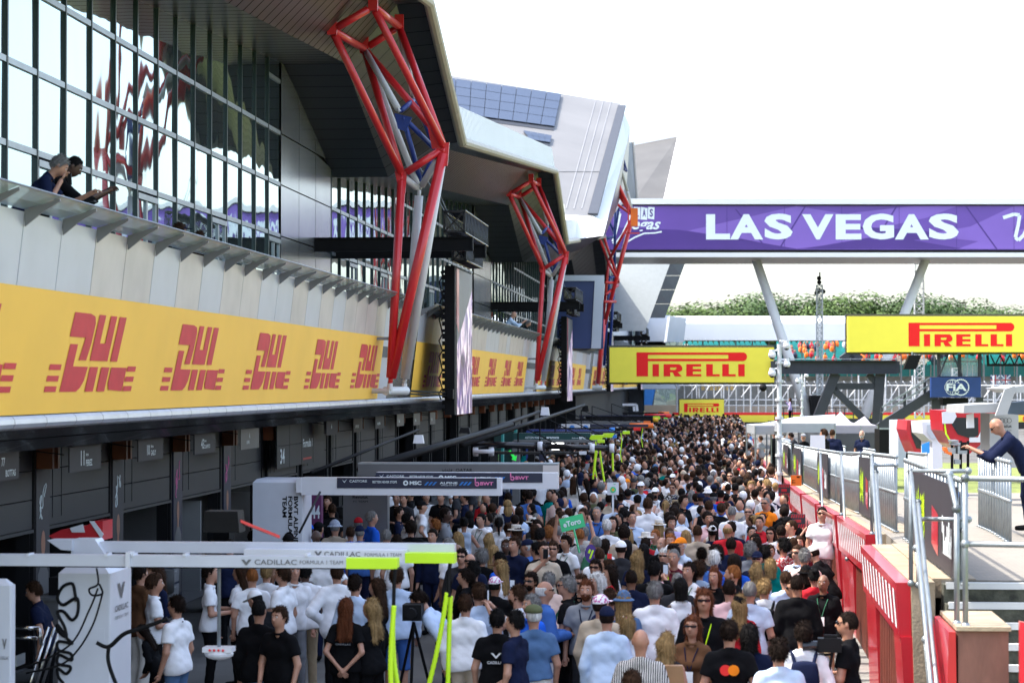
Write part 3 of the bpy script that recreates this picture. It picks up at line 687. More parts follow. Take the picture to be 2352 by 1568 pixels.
s1 = screen('nearest tall hanging screen below the big black box truss', 0)
s2 = copy_tree(s1, loc=(0,46.5,0), label='second tall hanging screen, right of the second roof truss')
s3 = copy_tree(s1, loc=(0,92,.3), label='small far hanging screen above the left yellow board, nearer of the two')
s4 = copy_tree(s1, loc=(.6,136,.3), label='farthest tiny hanging screen beside the grey balcony block')
# ================================================================ bridge over the lane
DB = 155.0; p0 = lambda x, y: at(x, y, DB)
t = thing('foot_bridge', at(1780,1030,DB), 'enclosed white footbridge carrying the purple LAS VEGAS banner over the lane', 'bridge')
XL, XR = 1352, 2760
def slab(mb, y0, y1, dn, df, x0=XL, x1=XR): mb.prism([at(x0,y1,dn),at(x1,y1,dn),at(x1,y0,dn),at(x0,y0,dn)],CB*(df-dn))
mb = MB(); slab(mb,456,469,DB-.2,DB+8.6); mb.build('roof_edge','roof_white',t)
mb = MB(); slab(mb,580,590.5,DB-.3,DB+8.6); mb.build('floor_edge','roof_white',t)
mb = MB(); slab(mb,469,579,DB+.2,DB+8.2); mb.build('tube','dark_face',t)
mb = MB(); slab(mb,470.5,472.5,DB-.05,DB+.2); slab(mb,573.5,579,DB-.05,DB+.2); mb.build('dark_trim','black',t)
mb = MB(); zb = p0(1500,590.5).z
x = XL
while x < XR:
    a, b, c, d = at(x,590.5,DB),at(x+41.8,590.5,DB),at(x+41.8,590.5,DB)+CB*8.5,at(x,590.5,DB)+CB*8.5
    for q in (a,b,c,d): q.z = zb-.03
    mb.quad(a,b,c,d); x += 42.8

mb.build('soffit_panel','beige_metal',t)
for a, b in (((1735,592),(1868,990)),((2128,592),(1972,990))):
    mb = MB(); A, B = at(*a,DB+4), at(*b,DB+4); mb.tube(A,B,.30,.36,n=20); d = (B-A).normalized(); mb.tube(A+Vector((0,0,.05)),A+Vector((0,0,-.1)),.55,n=20); mb.build('leg','leg_white',t,True)
a = at(1868,990,DB+4); b = at(1972,990,DB+4)
mb = MB(); mb.box((a.x-1,a.y-1,0),(b.x+1,b.y+1,a.z)); mb.build('footing','concrete_grey',t)
# banner
t = thing('bridge_banner', p0(1850,574), 'long purple mesh banner lettered LAS VEGAS along the footbridge', 'banner')
org = p0(XL,574); r_ = CR; u_ = EZ; S = DB/F      # metres per picture unit at the bridge
BX = lambda x: (x-XL)*S; BYy = lambda y: (574-y)*S
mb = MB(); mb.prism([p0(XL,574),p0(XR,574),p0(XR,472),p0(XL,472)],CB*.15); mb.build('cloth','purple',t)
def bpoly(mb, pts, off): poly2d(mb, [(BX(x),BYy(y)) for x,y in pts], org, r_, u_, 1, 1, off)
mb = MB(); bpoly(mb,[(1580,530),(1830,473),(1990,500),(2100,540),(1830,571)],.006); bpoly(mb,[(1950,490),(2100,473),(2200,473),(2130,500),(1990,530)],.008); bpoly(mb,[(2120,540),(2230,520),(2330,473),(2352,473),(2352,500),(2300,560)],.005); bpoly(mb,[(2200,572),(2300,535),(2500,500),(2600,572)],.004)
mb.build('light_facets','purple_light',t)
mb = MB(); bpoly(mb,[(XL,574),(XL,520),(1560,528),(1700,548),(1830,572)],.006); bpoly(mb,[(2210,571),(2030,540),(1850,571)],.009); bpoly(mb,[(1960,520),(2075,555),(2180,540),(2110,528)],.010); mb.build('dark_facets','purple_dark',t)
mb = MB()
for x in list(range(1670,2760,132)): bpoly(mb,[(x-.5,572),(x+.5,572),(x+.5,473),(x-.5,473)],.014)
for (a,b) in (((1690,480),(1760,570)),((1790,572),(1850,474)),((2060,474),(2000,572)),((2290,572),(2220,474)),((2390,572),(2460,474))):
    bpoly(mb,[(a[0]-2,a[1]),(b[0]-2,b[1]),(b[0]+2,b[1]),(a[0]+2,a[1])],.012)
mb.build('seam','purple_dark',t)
mb = MB(); O2 = lambda x, y: org + r_*BX(x) + u_*BYy(y)
for ch,a_,b_ in (('L',1622,1677),('A',1677,1753),('S',1756,1821),('V',1843,1915),('E',1920,1979),('G',1982,2054),('A',2056,2134),('S',2134,2203)): put_text(mb,ch,O2(a_,550),r_,u_,(b_-a_)*S,(58 if ch not in 'SG' else 59.5)*S,.045,off=.02)
for i, ch in enumerate('LAS'):
    x0 = 1455+i*16.4; bpoly(mb,[(x0,502-(i%2)*-2),(x0+15,504-(i%2)*-1),(x0+16,476+(i%2)*2),(x0+1,475)],.02)
put_text(mb,'egas',O2(1452,535),r_,u_,66*S,26*S,.02,shear=.4,off=.02)
def stroke(pts, wd, dx=0, off=.02):
    for (a,b) in zip(pts,pts[1:]):
        dx_, dy_ = b[0]-a[0], b[1]-a[1]; L = math.hypot(dx_,dy_); nx, ny = -dy_/L*wd/2, dx_/L*wd/2
        bpoly(mb,[(a[0]+nx+dx,a[1]+ny),(b[0]+nx+dx,b[1]+ny),(b[0]-nx+dx,b[1]-ny),(a[0]-nx+dx,a[1]-ny)],off)
stroke([(1398,497),(1415,488),(1424,490),(1420,510),(1408,555),(1415,560),(1430,540),(1448,500),(1452,480)],7)
stroke([(1520,532),(1505,535),(1480,536),(1458,545),(1440,556)],3.5,off=.022)
stroke([(2305,500),(2330,492),(2343,494),(2340,515),(2333,545),(2340,552),(2352,540),(2372,500),(2380,480)],8)
mb.build('lettering','letter_white',t)
mb = MB()
for i, ch in enumerate('LAS'): put_text(mb,ch,O2(1459.5+i*16.4,498),r_,u_,7.5*S,18*S,.03,off=.03)
mb.build('card_letters','purple_dark',t)
# ================================================================ sign boards
def tyre_mark(mb, org, r_, u_, W, H):
    """P with the long stretched head, then the small capitals; box W x H"""
    def pp(pts, off=.01): poly2d(mb, pts, org, r_, u_, W, H, off)
    pp([(0,0),(.104,0),(.104,1),(0,1)])
    pp([(.104,.90),(.97,.90),(.97,.997),(.104,.997)]); pp([(.104,.635),(.97,.635),(.97,.735),(.104,.735)])
    pp([(.83,.735),(.97,.735),(.97,.90),(.83,.90)])
    n = 10
    for i in range(n):
        t0, t1 = -math.pi/2+math.pi*i/n, -math.pi/2+math.pi*(i+1)/n
        pp([(.96,.816),(.96+.04*math.cos(t0),.816+.181*math.sin(t0)),(.96+.04*math.cos(t1),.816+.181*math.sin(t1))],.011)
    I = lambda x: pp([(x,0),(x+.058,0),(x+.058,.51),(x,.51)])
    I(.145); I(.92)
    # R
    pp([(.245,0),(.305,0),(.305,.51),(.245,.51)]); pp([(.305,.37),(.385,.37),(.385,.51),(.305,.51)]); pp([(.305,.17),(.35,.17),(.35,.27),(.305,.27)])
    pp([(.35,.17),(.39,.19),(.412,.25),(.415,.36),(.40,.47),(.385,.51),(.358,.41),(.362,.33),(.35,.27)],.012); pp([(.325,.19),(.37,.19),(.41,0),(.345,0)],.013)
    # E
    pp([(.45,0),(.51,0),(.51,.51),(.45,.51)])
    for a in (0,.205,.41): pp([(.51,a),(.585,a),(.585,a+(.10 if a else .09)),(.51,a+(.10 if a else .09))])
    for x in (.63,.775): pp([(x,0),(x+.06,0),(x+.06,.51),(x,.51)]); pp([(x+.06,0),(x+.122,0),(x+.122,.09),(x+.06,.09)])
def yellow_board(quad, dep, mark, label, thick=.35):
    (x0,y0),(x1,y1) = quad; a = at(x0,y1,dep)
    t = thing('sign_board', a, label, 'sign', 'yellow tyre-maker boards')
    s = dep/F; W, H = (x1-x0)*s, (y1-y0)*s
    mb = MB(); mb.prism([a,a+CR*W,a+CR*W+EZ*H,a+EZ*H],CB*thick); mb.build('panel','pirelli_yellow',t)
    mb = MB(); tyre_mark(mb, a+CR*(mark[0]-x0)*s+EZ*(y1-mark[3])*s, CR, EZ, (mark[2]-mark[0])*s, (mark[3]-mark[1])*s); mb.build('lettering','pirelli_red',t)
    mb = MB(); b = a+CB*(thick+.02)
    mb.prism([b-EZ*.08-CR*.05,b+CR*(W+.05)-EZ*.08,b+CR*(W+.05)+EZ*(H+.1),b-CR*.05+EZ*(H+.1)],CB*.15)
    for k in range(5): q = a+CR*(W*(k+.5)/5)+CB*.1; mb.box(q-Vector((.07,.07,.1)),q+Vector((.07,.07,0)))
    mb.build('back_frame','dark_steel',t); return t
yellow_board(((1400.5,797.5),(1778,878)),104,(1462,809,1716,876-12),'yellow board lettered PIRELLI hanging over the crowd, left of the steel beam')
yellow_board(((1948,726),(2460,808.5)),96,(2087,741,2330,795),'yellow board lettered PIRELLI at the right, highest and nearest of the yellow boards')
yellow_board(((1561,917.5),(1663,957)),196,(1571,926,1652,946),'small far yellow board lettered PIRELLI just above the heads of the crowd')
# steel gantry carrying the boards
t = thing('steel_gantry', at(2010,1050,100), 'dark grey steel A-frame gantry with long beam between the yellow boards', 'gantry')
def bars(name, L, w, dep, m='dark_steel', par=None, dd=.0):
    for a, b in L: mb = MB(); mb.bar(at(*a,dep),at(*b,dep+dd),w); mb.build(name,m,par)
mb = MB(); A, B = at(1778,843,103.8), at(2059,843,103.8)
for (z0,z1,h) in ((.27,.30,.4),(-.30,-.27,.4)): mb.bar(A+EZ*(z0+z1)/2,B+EZ*(z0+z1)/2,.4,.03)
mb.bar(A,B,.04,.56)
for k in range(6): q = A+(B-A)*k/5; mb.bar(q-EZ*.27,q+EZ*.27,.3,.03)
mb.build('beam','dark_steel',t)
mb = MB(); mb.tube(A+EZ*.36,B+EZ*.36,.02,n=5)
for k in range(9): q = A+(B-A)*k/8; mb.tube(q+EZ*.3,q+EZ*.42,.03,n=5)
mb.build('cable_tray','steel',t)
bars('leg',[((1919,857),(1868,985)),((2022,857),(2004,1090)),((1955,812),(1935,828)),((1955,812),(1975,828))],.42,104,par=t)
bars('brace',[((1916,887),(2017,887)),((1912,890),(2006,984)),((1994,858),(2018,883)),((1895,968),(2008,968))],.28,104,par=t)
# stair up to the control cabin
t = thing('steel_stair', at(2020,985,101), 'grey steel stair with tube handrails leading up to the blue cabin', 'stair')
bars('stringer',[((2020,983),(2139,905))],.42,101,par=t)
bars('handrail',[((2026,935),(2136,868)),((2026,948),(2138,882))],.07,100.8,'steel',par=t)
bars('post',[((2078,900),(2078,955)),((2124,872),(2124,912)),((2026,935),(2022,980))],.12,100.9,par=t)
t = thing('control_cabin', at(2190,912,100), 'small raised control cabin with windows above a blue FIA board', 'cabin')
s = 100/F
def prb(name, m, x0, y0, x1, y1, d0, d1, par=None):
    mb = MB(); mb.prism([at(x0,y1,d0),at(x1,y1,d0),at(x1,y0,d0),at(x0,y0,d0)],CB*(d1-d0)); return mb.build(name,m,par)
a = at(2139,911.5,100)
prb('board','fia_blue',2139,866,2253,912,100,100.3,t)
mb = MB(); cx = lambda x,y: ((x-2139)*s,(912-y)*s)
c1, c2 = cx(2188,889.5), cx(2207,889.5); rr = 18.5*s
ring2d(mb,c1,rr*.93,rr,a,CR,EZ,off=.02); ring2d(mb,c2,rr*.90,rr,a,CR,EZ,a0=-140,a1=140,off=.021)
for k in range(20): an = R(-130+13.6*k); q = (c2[0]+rr*1.0*math.cos(an),c2[1]+rr*1.0*math.sin(an)); poly2d(mb,[(q[0]-.02,q[1]-.02),(q[0]+.02,q[1]-.02),(q[0]+.02,q[1]+.02),(q[0]-.02,q[1]+.02)],a,CR,EZ,1,1,.022)
ring2d(mb,c1,rr*.90,rr*.98,a,CR,EZ,sx=.45,off=.021)
poly2d(mb,[(c1[0]-.012,c1[1]-rr),(c1[0]+.012,c1[1]-rr),(c1[0]+.012,c1[1]+rr),(c1[0]-.012,c1[1]+rr)],a,CR,EZ,1,1,.021)
for yy in (-.5,.5): poly2d(mb,[(c1[0]-rr*.85,c1[1]+rr*yy-.01),(c1[0]+rr*.85,c1[1]+rr*yy-.01),(c1[0]+rr*.85,c1[1]+rr*yy+.01),(c1[0]-rr*.85,c1[1]+rr*yy+.01)],a,CR,EZ,1,1,.021)
mb.build('emblem','letter_white',t)
mb = MB(); poly2d(mb,[(c1[0]-rr*.86,c1[1]-.17),(c2[0]+rr*.82,c1[1]-.17),(c2[0]+rr*.82,c1[1]+.17),(c1[0]-rr*.86,c1[1]+.17)],a,CR,EZ,1,1,.026); mb.build('emblem_ground','fia_blue',t)
mb = MB(); put_text(mb,'FiA',a+CR*(c1[0]-rr*.8)+EZ*(c1[1]-.155),CR,EZ,rr*2.55,.31,.03,off=.033); mb.build('lettering','letter_white',t)
for x0,x1 in ((2160,2202),(2206,2246)): prb('window','glass_pale',x0,822,x1,864,100.3,100.35,t)
mb = MB()
for x in (2156,2204,2250): mb.bar(at(x,866,100.3),at(x,808,100.3),.14)
for y in (830,866,812): mb.bar(at(2154,y,100.4),at(2252,y,100.4),.08)
mb.bar(at(2158,862,100.2),at(2178,812,100.2),.06); mb.bar(at(2210,862,100.2),at(2188,812,100.2),.06); mb.build('frame','dark_steel',t)
prb('roof','dark_steel',2150,806,2256,812,100,104,t)
mb = MB(); mb.bar(at(2150,912,101),at(2150,970,101),.35); mb.bar(at(2250,912,102),at(2246,985,102),.3); mb.bar(at(2156,914,100.6),at(2206,937,100.6),.1); mb.build('support_post','dark_steel',t)
prb('equipment_box','black',2166,913,2224,931,100.2,101,t)
# right frame behind the right yellow board
t = thing('light_gantry', at(2330,840,97), 'dark lattice truss with cables under the right yellow board', 'gantry')
mb = MB(); mb.bar(at(2268,838,96.5),at(2500,838,96.5),.1); mb.bar(at(2268,815,96.5),at(2270,840,96.5),.1)
for x in range(2275,2500,22): mb.bar(at(x,815,96.5),at(x+11,838,96.5),.05); mb.bar(at(x+22,815,96.5),at(x+11,838,96.5),.05)
mb.build('lattice','black',t)
t = thing('speaker_array', at(2085,850,94), 'curved black loudspeaker array hanging under the right yellow board', 'loudspeaker')
for k in range(5): 
    q = at(2089-k*2.5,815+k*6.5,94); mb = MB(); mb.prism([q,q+CR*.5,q+CR*.42-EZ*.12,q-CR*.06-EZ*.12],CB*.35); mb.build('cabinet','black',t)
mb = MB(); mb.tube(at(2095,808,94.2),at(2095,816,94.2),.04); mb.build('hanger','steel',t)
# ================================================================ lattice masts, camera poles
def mast(x, ytop, ybot, w, dep, label, m='mast_white', taper=1):
    t = thing('lattice_mast', at(x,ybot,dep), label, 'mast', 'white lattice masts behind the lane')
    s = dep/F; W = w*s; A = at(x,ybot,dep); H = (ybot-ytop)*s; mb = MB(); c = [(-W/2,-W/2),(W/2,-W/2),(W/2,W/2),(-W/2,W/2)]
    for cx, cy in c: mb.tube(A+Vector((cx,cy,0)),A+Vector((cx,cy,H)),.045,n=5)
    n = int(H/W*1.1); 
    for i in range(n):
        z0, z1 = H*i/n, H*(i+1)/n
        for k in range(4):
            a, b = c[k], c[(k+1)%4]; mb.tube(A+Vector((*a,z0)),A+Vector((*b,z1)),.028,n=4); mb.tube(A+Vector((*a,z1)),A+Vector((*b,z1)),.028,n=4)
            if k % 2: mb.tube(A+Vector((*b,z0)),A+Vector((*a,z1)),.028,n=4)
    mb.build('lattice',m,t); return t
t = mast(1883,655,985,13,160,'left white lattice mast with cameras on top, behind the bridge leg')
mb = MB(); A = at(1883,655,160)
for k in range(7): mb.ball(A+Vector((rnd.uniform(-.25,.25),0,rnd.uniform(-.6,.6))),.16,8,5)
mb.tube(A,A+EZ*.9,.05); mb.build('camera_cluster','black',t)
mast(2112,606,960,20,165,'right white lattice mast passing behind the right yellow board')
mast(2197,846,1000,17,150,'lower lattice mast left of the blue cabin')
def pole(x, ytop, ybot, dep, r, label, balls=3):
    t = thing('camera_pole', at(x,ybot,dep), label, 'pole', 'poles with white dome cameras')
    mb = MB(); A, B = at(x,ybot,dep), at(x,ytop,dep); mb.tube(A,B,r,n=8)
    for k in range(1,8): q = A+(B-A)*k/8; mb.tube(q-EZ*.04,q+EZ*.04,r*1.8,n=8)
    mb.build('pole','mast_white',t)
    for k in range(balls):
        s = (-1)**k; q = B+CR*(s*.22)-EZ*(.05+.28*k); mb = MB(); mb.ball(q,.12,10,7); mb.tube(q,q+EZ*.16,.09); mb.tube(q+EZ*.12,B-EZ*(.28*k-.1),.03,n=5); mb.mi = 1; mb.ball(q-EZ*.06,.085,8,5); mb.build('dome_camera',['tower_white','black'],t)
pole(1790,790,1130,72,.07,'tall pole with a cluster of white dome cameras at the right edge of the crowd',4)
pole(1842,860,1010,120,.05,'thinner camera pole in front of the left bridge leg',2)
t = thing('dome_camera', at(1753,880,100), 'dark dome camera hanging below the left yellow board', 'camera'); mb = MB(); mb.ball(at(1753,890,100),.16,10,7); mb.tube(at(1753,879,100),at(1753,888,100),.05); mb.build('dome','black',t)
# ================================================================ grandstand across the track
t = thing('grandstand', at(1950,900,262), 'covered grandstand with white roof edge and teal seats across the track', 'grandstand')
mb = MB(); x0, x1 = 1480, 2700
mb.prism([at(x0,781,250),at(x1,783,250),at(x1,742,250),at(x0,742,250)],CB*.4); mb.build('roof_edge','roof_white',t)
mb = MB(); a = at(x0,742,250.2); b = at(x1,742,250.2); c = b+CB*9+EZ*1.0; d = a+CB*9+EZ*1.0; mb.quad(a,b,c,d); mb.quad(*[q-EZ*1.9 for q in (a,b)],*[q-EZ*.6 for q in (c,d)]); mb.build('roof','roof_white',t)
mb = MB()
for x in range(1500,2700,38): mb.bar(at(x,781,254),at(x,880,254),.14)
mb.build('post','grey_panel',t)
mb = MB(); za = at(1500,838,262).z
rows = 16; w0 = at(x0,838,262); w1 = at(x1,838,262)
for k in range(rows):
    a = w0+CB*(k*1.15)+EZ*(k*.17); b = w1+CB*(k*1.15)+EZ*(k*.17)
    mb.prism([a-EZ*.6,b-EZ*.6,b,a],CB*1.15)
mb.build('terrace','teal_dark',t)
L = (w1-w0).length; n = 0
for k in range(rows):
    mb = MB(); m = int(L/.62)
    for j in range(m):
        if j % 27 in (25,26): continue
        q = w0+CR*(j*.62)+CB*(k*1.15+.3)+EZ*(k*.17)
        mb.mi = 1 if (abs((j % 90)-45-k*1.2) < 6 or abs((j % 90)-20+k) < 3) else 0
        mb.prism([q,q+CR*.46,q+CR*.46+EZ*.10,q+EZ*.10],CB*.4); mb.prism([q+CB*.36+EZ*.1,q+CR*.46+CB*.36+EZ*.1,q+CR*.44+CB*.42+EZ*.42,q+CR*.02+CB*.42+EZ*.42],CB*.05)
    mb.build('seat_row',['teal_seat','seat_cream'],t)
mb = MB(); mb.prism([at(x0,863,258),at(x1,865,258),at(x1,838,258),at(x0,838,258)],CB*.3); mb.build('front_hoarding','teal',t)
mb = MB()
for x in range(1490,2700,24): mb.bar(at(x,864,257.9),at(x,838,257.9),.08)
mb.build('hoarding_rail','seat_cream',t)
mb = MB(); mb.prism([at(x0,935,262),at(x1,935,262),at(x1,864,262),at(x0,864,262)],CB*.3); mb.build('under_wall','concrete_grey',t)
mb = MB()
for k in range(110):
    x = rnd.uniform(1800,2400); y = rnd.uniform(800,836)
    q = at(x,y,262+(838-y)*.36); mb.mi = rnd.choice([0,0,0,1,2,3]); mb.ball(q+EZ*.5,.28,6,5,(1,1,1.5)); mb.mi = 4; mb.ball(q+EZ*1.02,.14,6,4)
tag(mb.build('seated_spectators',['orange','hoard_red','tower_white','navy','skin_print']), 'scattered spectators in orange and red sitting in the far grandstand', 'spectators', kind='stuff')
# small flags
t = thing('flag', at(2290,875,255), 'two union flags hanging on the teal grandstand front', 'flag')
a = at(2275,884,256.5); 
mb = MB(); mb.prism([a,a+CR*2.2,a+CR*2.2+EZ*1.1,a+EZ*1.1],CB*.03); mb.build('cloth','fia_blue',t)
def fl(mb, pts, o): poly2d(mb, pts, a, CR, EZ, 1, 1, o)
mb = MB()
for o in (0,1.1):
    fl(mb,[(o,.42),(o+1.1,.42),(o+1.1,.68),(o,.68)],.02); fl(mb,[(o+.42,0),(o+.68,0),(o+.68,1.1),(o+.42,1.1)],.021); fl(mb,[(o,0),(o+.14,0),(o+1.1,1.0),(o+1.1,1.1),(o+.96,1.1),(o,.1)],.018); fl(mb,[(o,1.1),(o,1.0),(o+.96,0),(o+1.1,0),(o+1.1,.1),(o+.14,1.1)],.019)
mb.build('white_cross','letter_white',t); mb = MB()
for o in (0,1.1): fl(mb,[(o,.48),(o+1.1,.48),(o+1.1,.62),(o,.62)],.03); fl(mb,[(o+.48,0),(o+.62,0),(o+.62,1.1),(o+.48,1.1)],.031)
mb.build('red_cross','hoard_red',t)
# yellow seats of an open stand
t = thing('open_stand', at(1655,905,240), 'open stand of yellow seats below the left yellow board', 'grandstand')
for k in range(6):
    mb = MB(); q0 = at(1615,896-k*3.2,240+k)
    for j in range(8): mb.box(q0+CR*(j*.42)-Vector((.16,.1,0)),q0+CR*(j*.42)+Vector((.16,.1,.12)))
    mb.build('seat_row','seat_yellow',t)
mb = MB(); mb.prism([at(1605,915,247),at(1700,915,247),at(1700,878,247),at(1605,878,247)],CB*.2); mb.build('back_wall','concrete_grey',t)
# ================================================================ catch fence, barriers, tyre wall
t = thing('catch_fence', at(1900,990,212), 'tall debris fence of wire mesh on posts along the far side of the track', 'fence')
D = 212; mb = MB()
for x in range(1555,2480,17):
    a = at(x,948,D); mb.tube(a,at(x,890,D),.06,n=5); mb.tube(at(x,890,D),at(x-8,876,D-2),.06,n=5)
mb.build('post','mast_white',t)
mb = MB()
for k in range(30): y = 876+k*2.4; mb.bar(at(1553,y,D+.05),at(2480,y,D+.05),.028)
for x in np.arange(1553,2480,3.4): mb.bar(at(x,876,D+.06),at(x,948,D+.06),.024)
mb.build('mesh','mesh_wire',t)
t = thing('fence_frame', at(1700,945,205), 'scaffold frame of poles and braces in front of the debris fence', 'scaffolding')
mb = MB()
for x in range(1600,2480,62): mb.tube(at(x,862,206),at(x,945,206),.07,n=5); mb.tube(at(x,932,206),at(x+30,885,206),.05,n=4); mb.tube(at(x,885,206),at(x-22,912,206),.05,n=4)
for y in (885,918,931): mb.tube(at(1560,y,206.1),at(2480,y,206.1),.05,n=4)
mb.build('pole','mast_white',t)
g = MB(); g.prism([at(1480,966,216),at(2600,966,216),at(2600,930,216),at(1480,930,216)],CB*.4)
tag(g.build('barrier_wall','gravel_wall'),'low tan concrete wall under the debris fence','wall')
t = thing('advertising_barrier', at(1900,966,200), 'low yellow barrier with red top band along the far track edge', 'barrier')
mb = MB(); mb.prism([at(1545,969,200),at(2600,969,200),at(2600,953,200),at(1545,953,200)],CB*.5); mb.build('yellow_face','pirelli_yellow',t)
mb = MB(); mb.prism([at(1545,953,200),at(2600,953,200),at(2600,947,200),at(1545,947,200)],CB*.5)
for x in range(1590,2600,95): mb.prism([at(x,966,199.9),at(x+14,966,199.9),at(x+14,956,199.9),at(x,956,199.9)],CB*.05)
mb.build('red_band','bright_red',t)
mb = MB(); mb.prism([at(1545,985,199),at(2600,985,199),at(2600,969,199),at(1545,969,199)],CB*.6); mb.build('tyre_wall','tyre',t)
# ================================================================ trees
def tree_var(seed, mt):
    r = random.Random(seed); H = r.uniform(8,11)
    t = thing('tree', (0,0,0), '', 'tree', 'trees behind the grandstand')
    mb = MB(); mb.tube((0,0,0),(0,0,H*.6),.38,.18,n=7)
    cl = []
    for k in range(26):
        an = r.uniform(0,6.28); rad = r.uniform(.3,3.4); z = H*.45+r.uniform(0,H*.52); rr = rad*(1-.5*max(0,(z/H-.7))*2)
        c = Vector((math.cos(an)*rr,math.sin(an)*rr,z)); cl.append((c,r.uniform(.9,2.0))); mb.tube((0,0,H*.35+r.random()*2),c,.10,.03,n=4)
    mb.build('trunk','bark',t)
    v = []; f = []
    for c, s in cl:
        for q in range(420):
            d = Vector((r.gauss(0,1),r.gauss(0,1),r.gauss(0,1))).normalized()*s*r.uniform(.65,1.05); d.z *= .8; p = c+d
            n = (d.normalized()+Vector((r.uniform(-.6,.6),r.uniform(-.6,.6),r.uniform(-.2,.8)))).normalized(); a = n.orthogonal().normalized(); b = n.cross(a); w = r.uniform(.08,.16)
            k = len(v); v += [p-a*w,p+b*w*.7,p+a*w,p-b*w*.7]; f.append((k,k+1,k+2,k+3))
    mb = MB(); mb.raw(v,f); mb.build('crown',mt,t); return t
TV = [tree_var(11,'leaf1'), tree_var(12,'leaf2'), tree_var(13,'leaf3'), tree_var(14,'leaf1')]
used = set(); n = 0
for row, (dep, ytop) in enumerate(((330,672),(350,680),(385,672))):
    x = 1440+row*13
    while x < 2420:
        k = rnd.randrange(4); top = float(np.interp(x,[1500,1580,1620,1700,1760,1800,1850,1930,1990,2060,2150,2250,2400],[694,680,690,672,678,686,682,662,676,688,684,692,694]))+row*3+rnd.uniform(-5,14)
        q = at(x, 742, dep); q.z = 0; zt = at(x, top, dep).z; zs = zt/10.3*rnd.uniform(.94,1.04)
        lab = ('bushy tree in the %s row behind the grandstand, ' % ['front','middle','back'][row])
        nb = ('left of the left bridge leg' if x < 1760 else 'between the bridge legs' if x < 2060 else 'above the right yellow board')
        if k in used: c = copy_tree(TV[k], loc=q, rz=rnd.uniform(0,6.28))
        else: c = TV[k]; c.location = q; c.rotation_euler.z = rnd.uniform(0,6.28); used.add(k)
        c['label'] = lab+nb; c['group'] = 'trees behind the grandstand, %s row, %s' % (['front','middle','back'][row], nb)
        c.scale = (zs*rnd.uniform(1.1,1.6),)*2+(zs,); n += 1
        x += rnd.uniform(50,84)
for k in range(4):
    if k not in used:
        for ch in list(TV[k].children): bpy.data.objects.remove(ch)
        bpy.data.objects.remove(TV[k])
# ================================================================ pit-wall platform, right
def ztop(y): return float(np.interp(y,[20,26,35,43,46,60,75,110],[2.13,2.13,2.1,1.92,1.8,1.5,1.2,.6]))
YS_ = [26.35,30,35,39,43,46,50,55,60,62]
mb = MB()
for a, b in zip(YS_, YS_[1:]): mb.hexa([(2.5,a,-.02),(9,a,-.02),(9,b,-.02),(2.5,b,-.02),(2.5,a,ztop(a)),(9,a,ztop(a)),(9,b,ztop(b)),(2.5,b,ztop(b))])
tag(mb.build('platform','paver_brick'),kind='structure')
g = MB(); g.quad((2.7,62,.03),(60,62,.03),(60,128,.03),(2.7,128,.03)); tag(g.build('infield','grass'),kind='structure')
def stripes(mb, y0, y1, z0, z1, X, n, wfrac=.45):
    for i in range(n):
        a = y0+(y1-y0)*(i+.3)/n; b = a+(y1-y0)/n*wfrac; k = 5; pts = []
        for s in range(9): t_ = math.pi*s/8; pts.append((X,(a+b)/2+(b-a)/2*math.cos(t_),z1-.06+.05*math.sin(t_)))
        for s in range(9): t_ = math.pi+math.pi*s/8; pts.append((X,(a+b)/2+(b-a)/2*math.cos(t_),z0+.08+.06*math.sin(t_)+.03*math.sin(i*2.3)))
        mb.quad(*pts)
segs = [(26,32.4,'nearest of the long blocks, right beside the near handrail'),(34.7,42.8,'with brown slats, right of the man shielding his eyes'),(43.5,51.3,'partly behind the man in the white T-shirt'),(52,60,'with an orange arrow board on its top'),(61,70,'behind the striped dark board'),(71,81,'beside the far crowd'),(82,96,'near the camera pole'),(97,122,'farthest one of the row')]
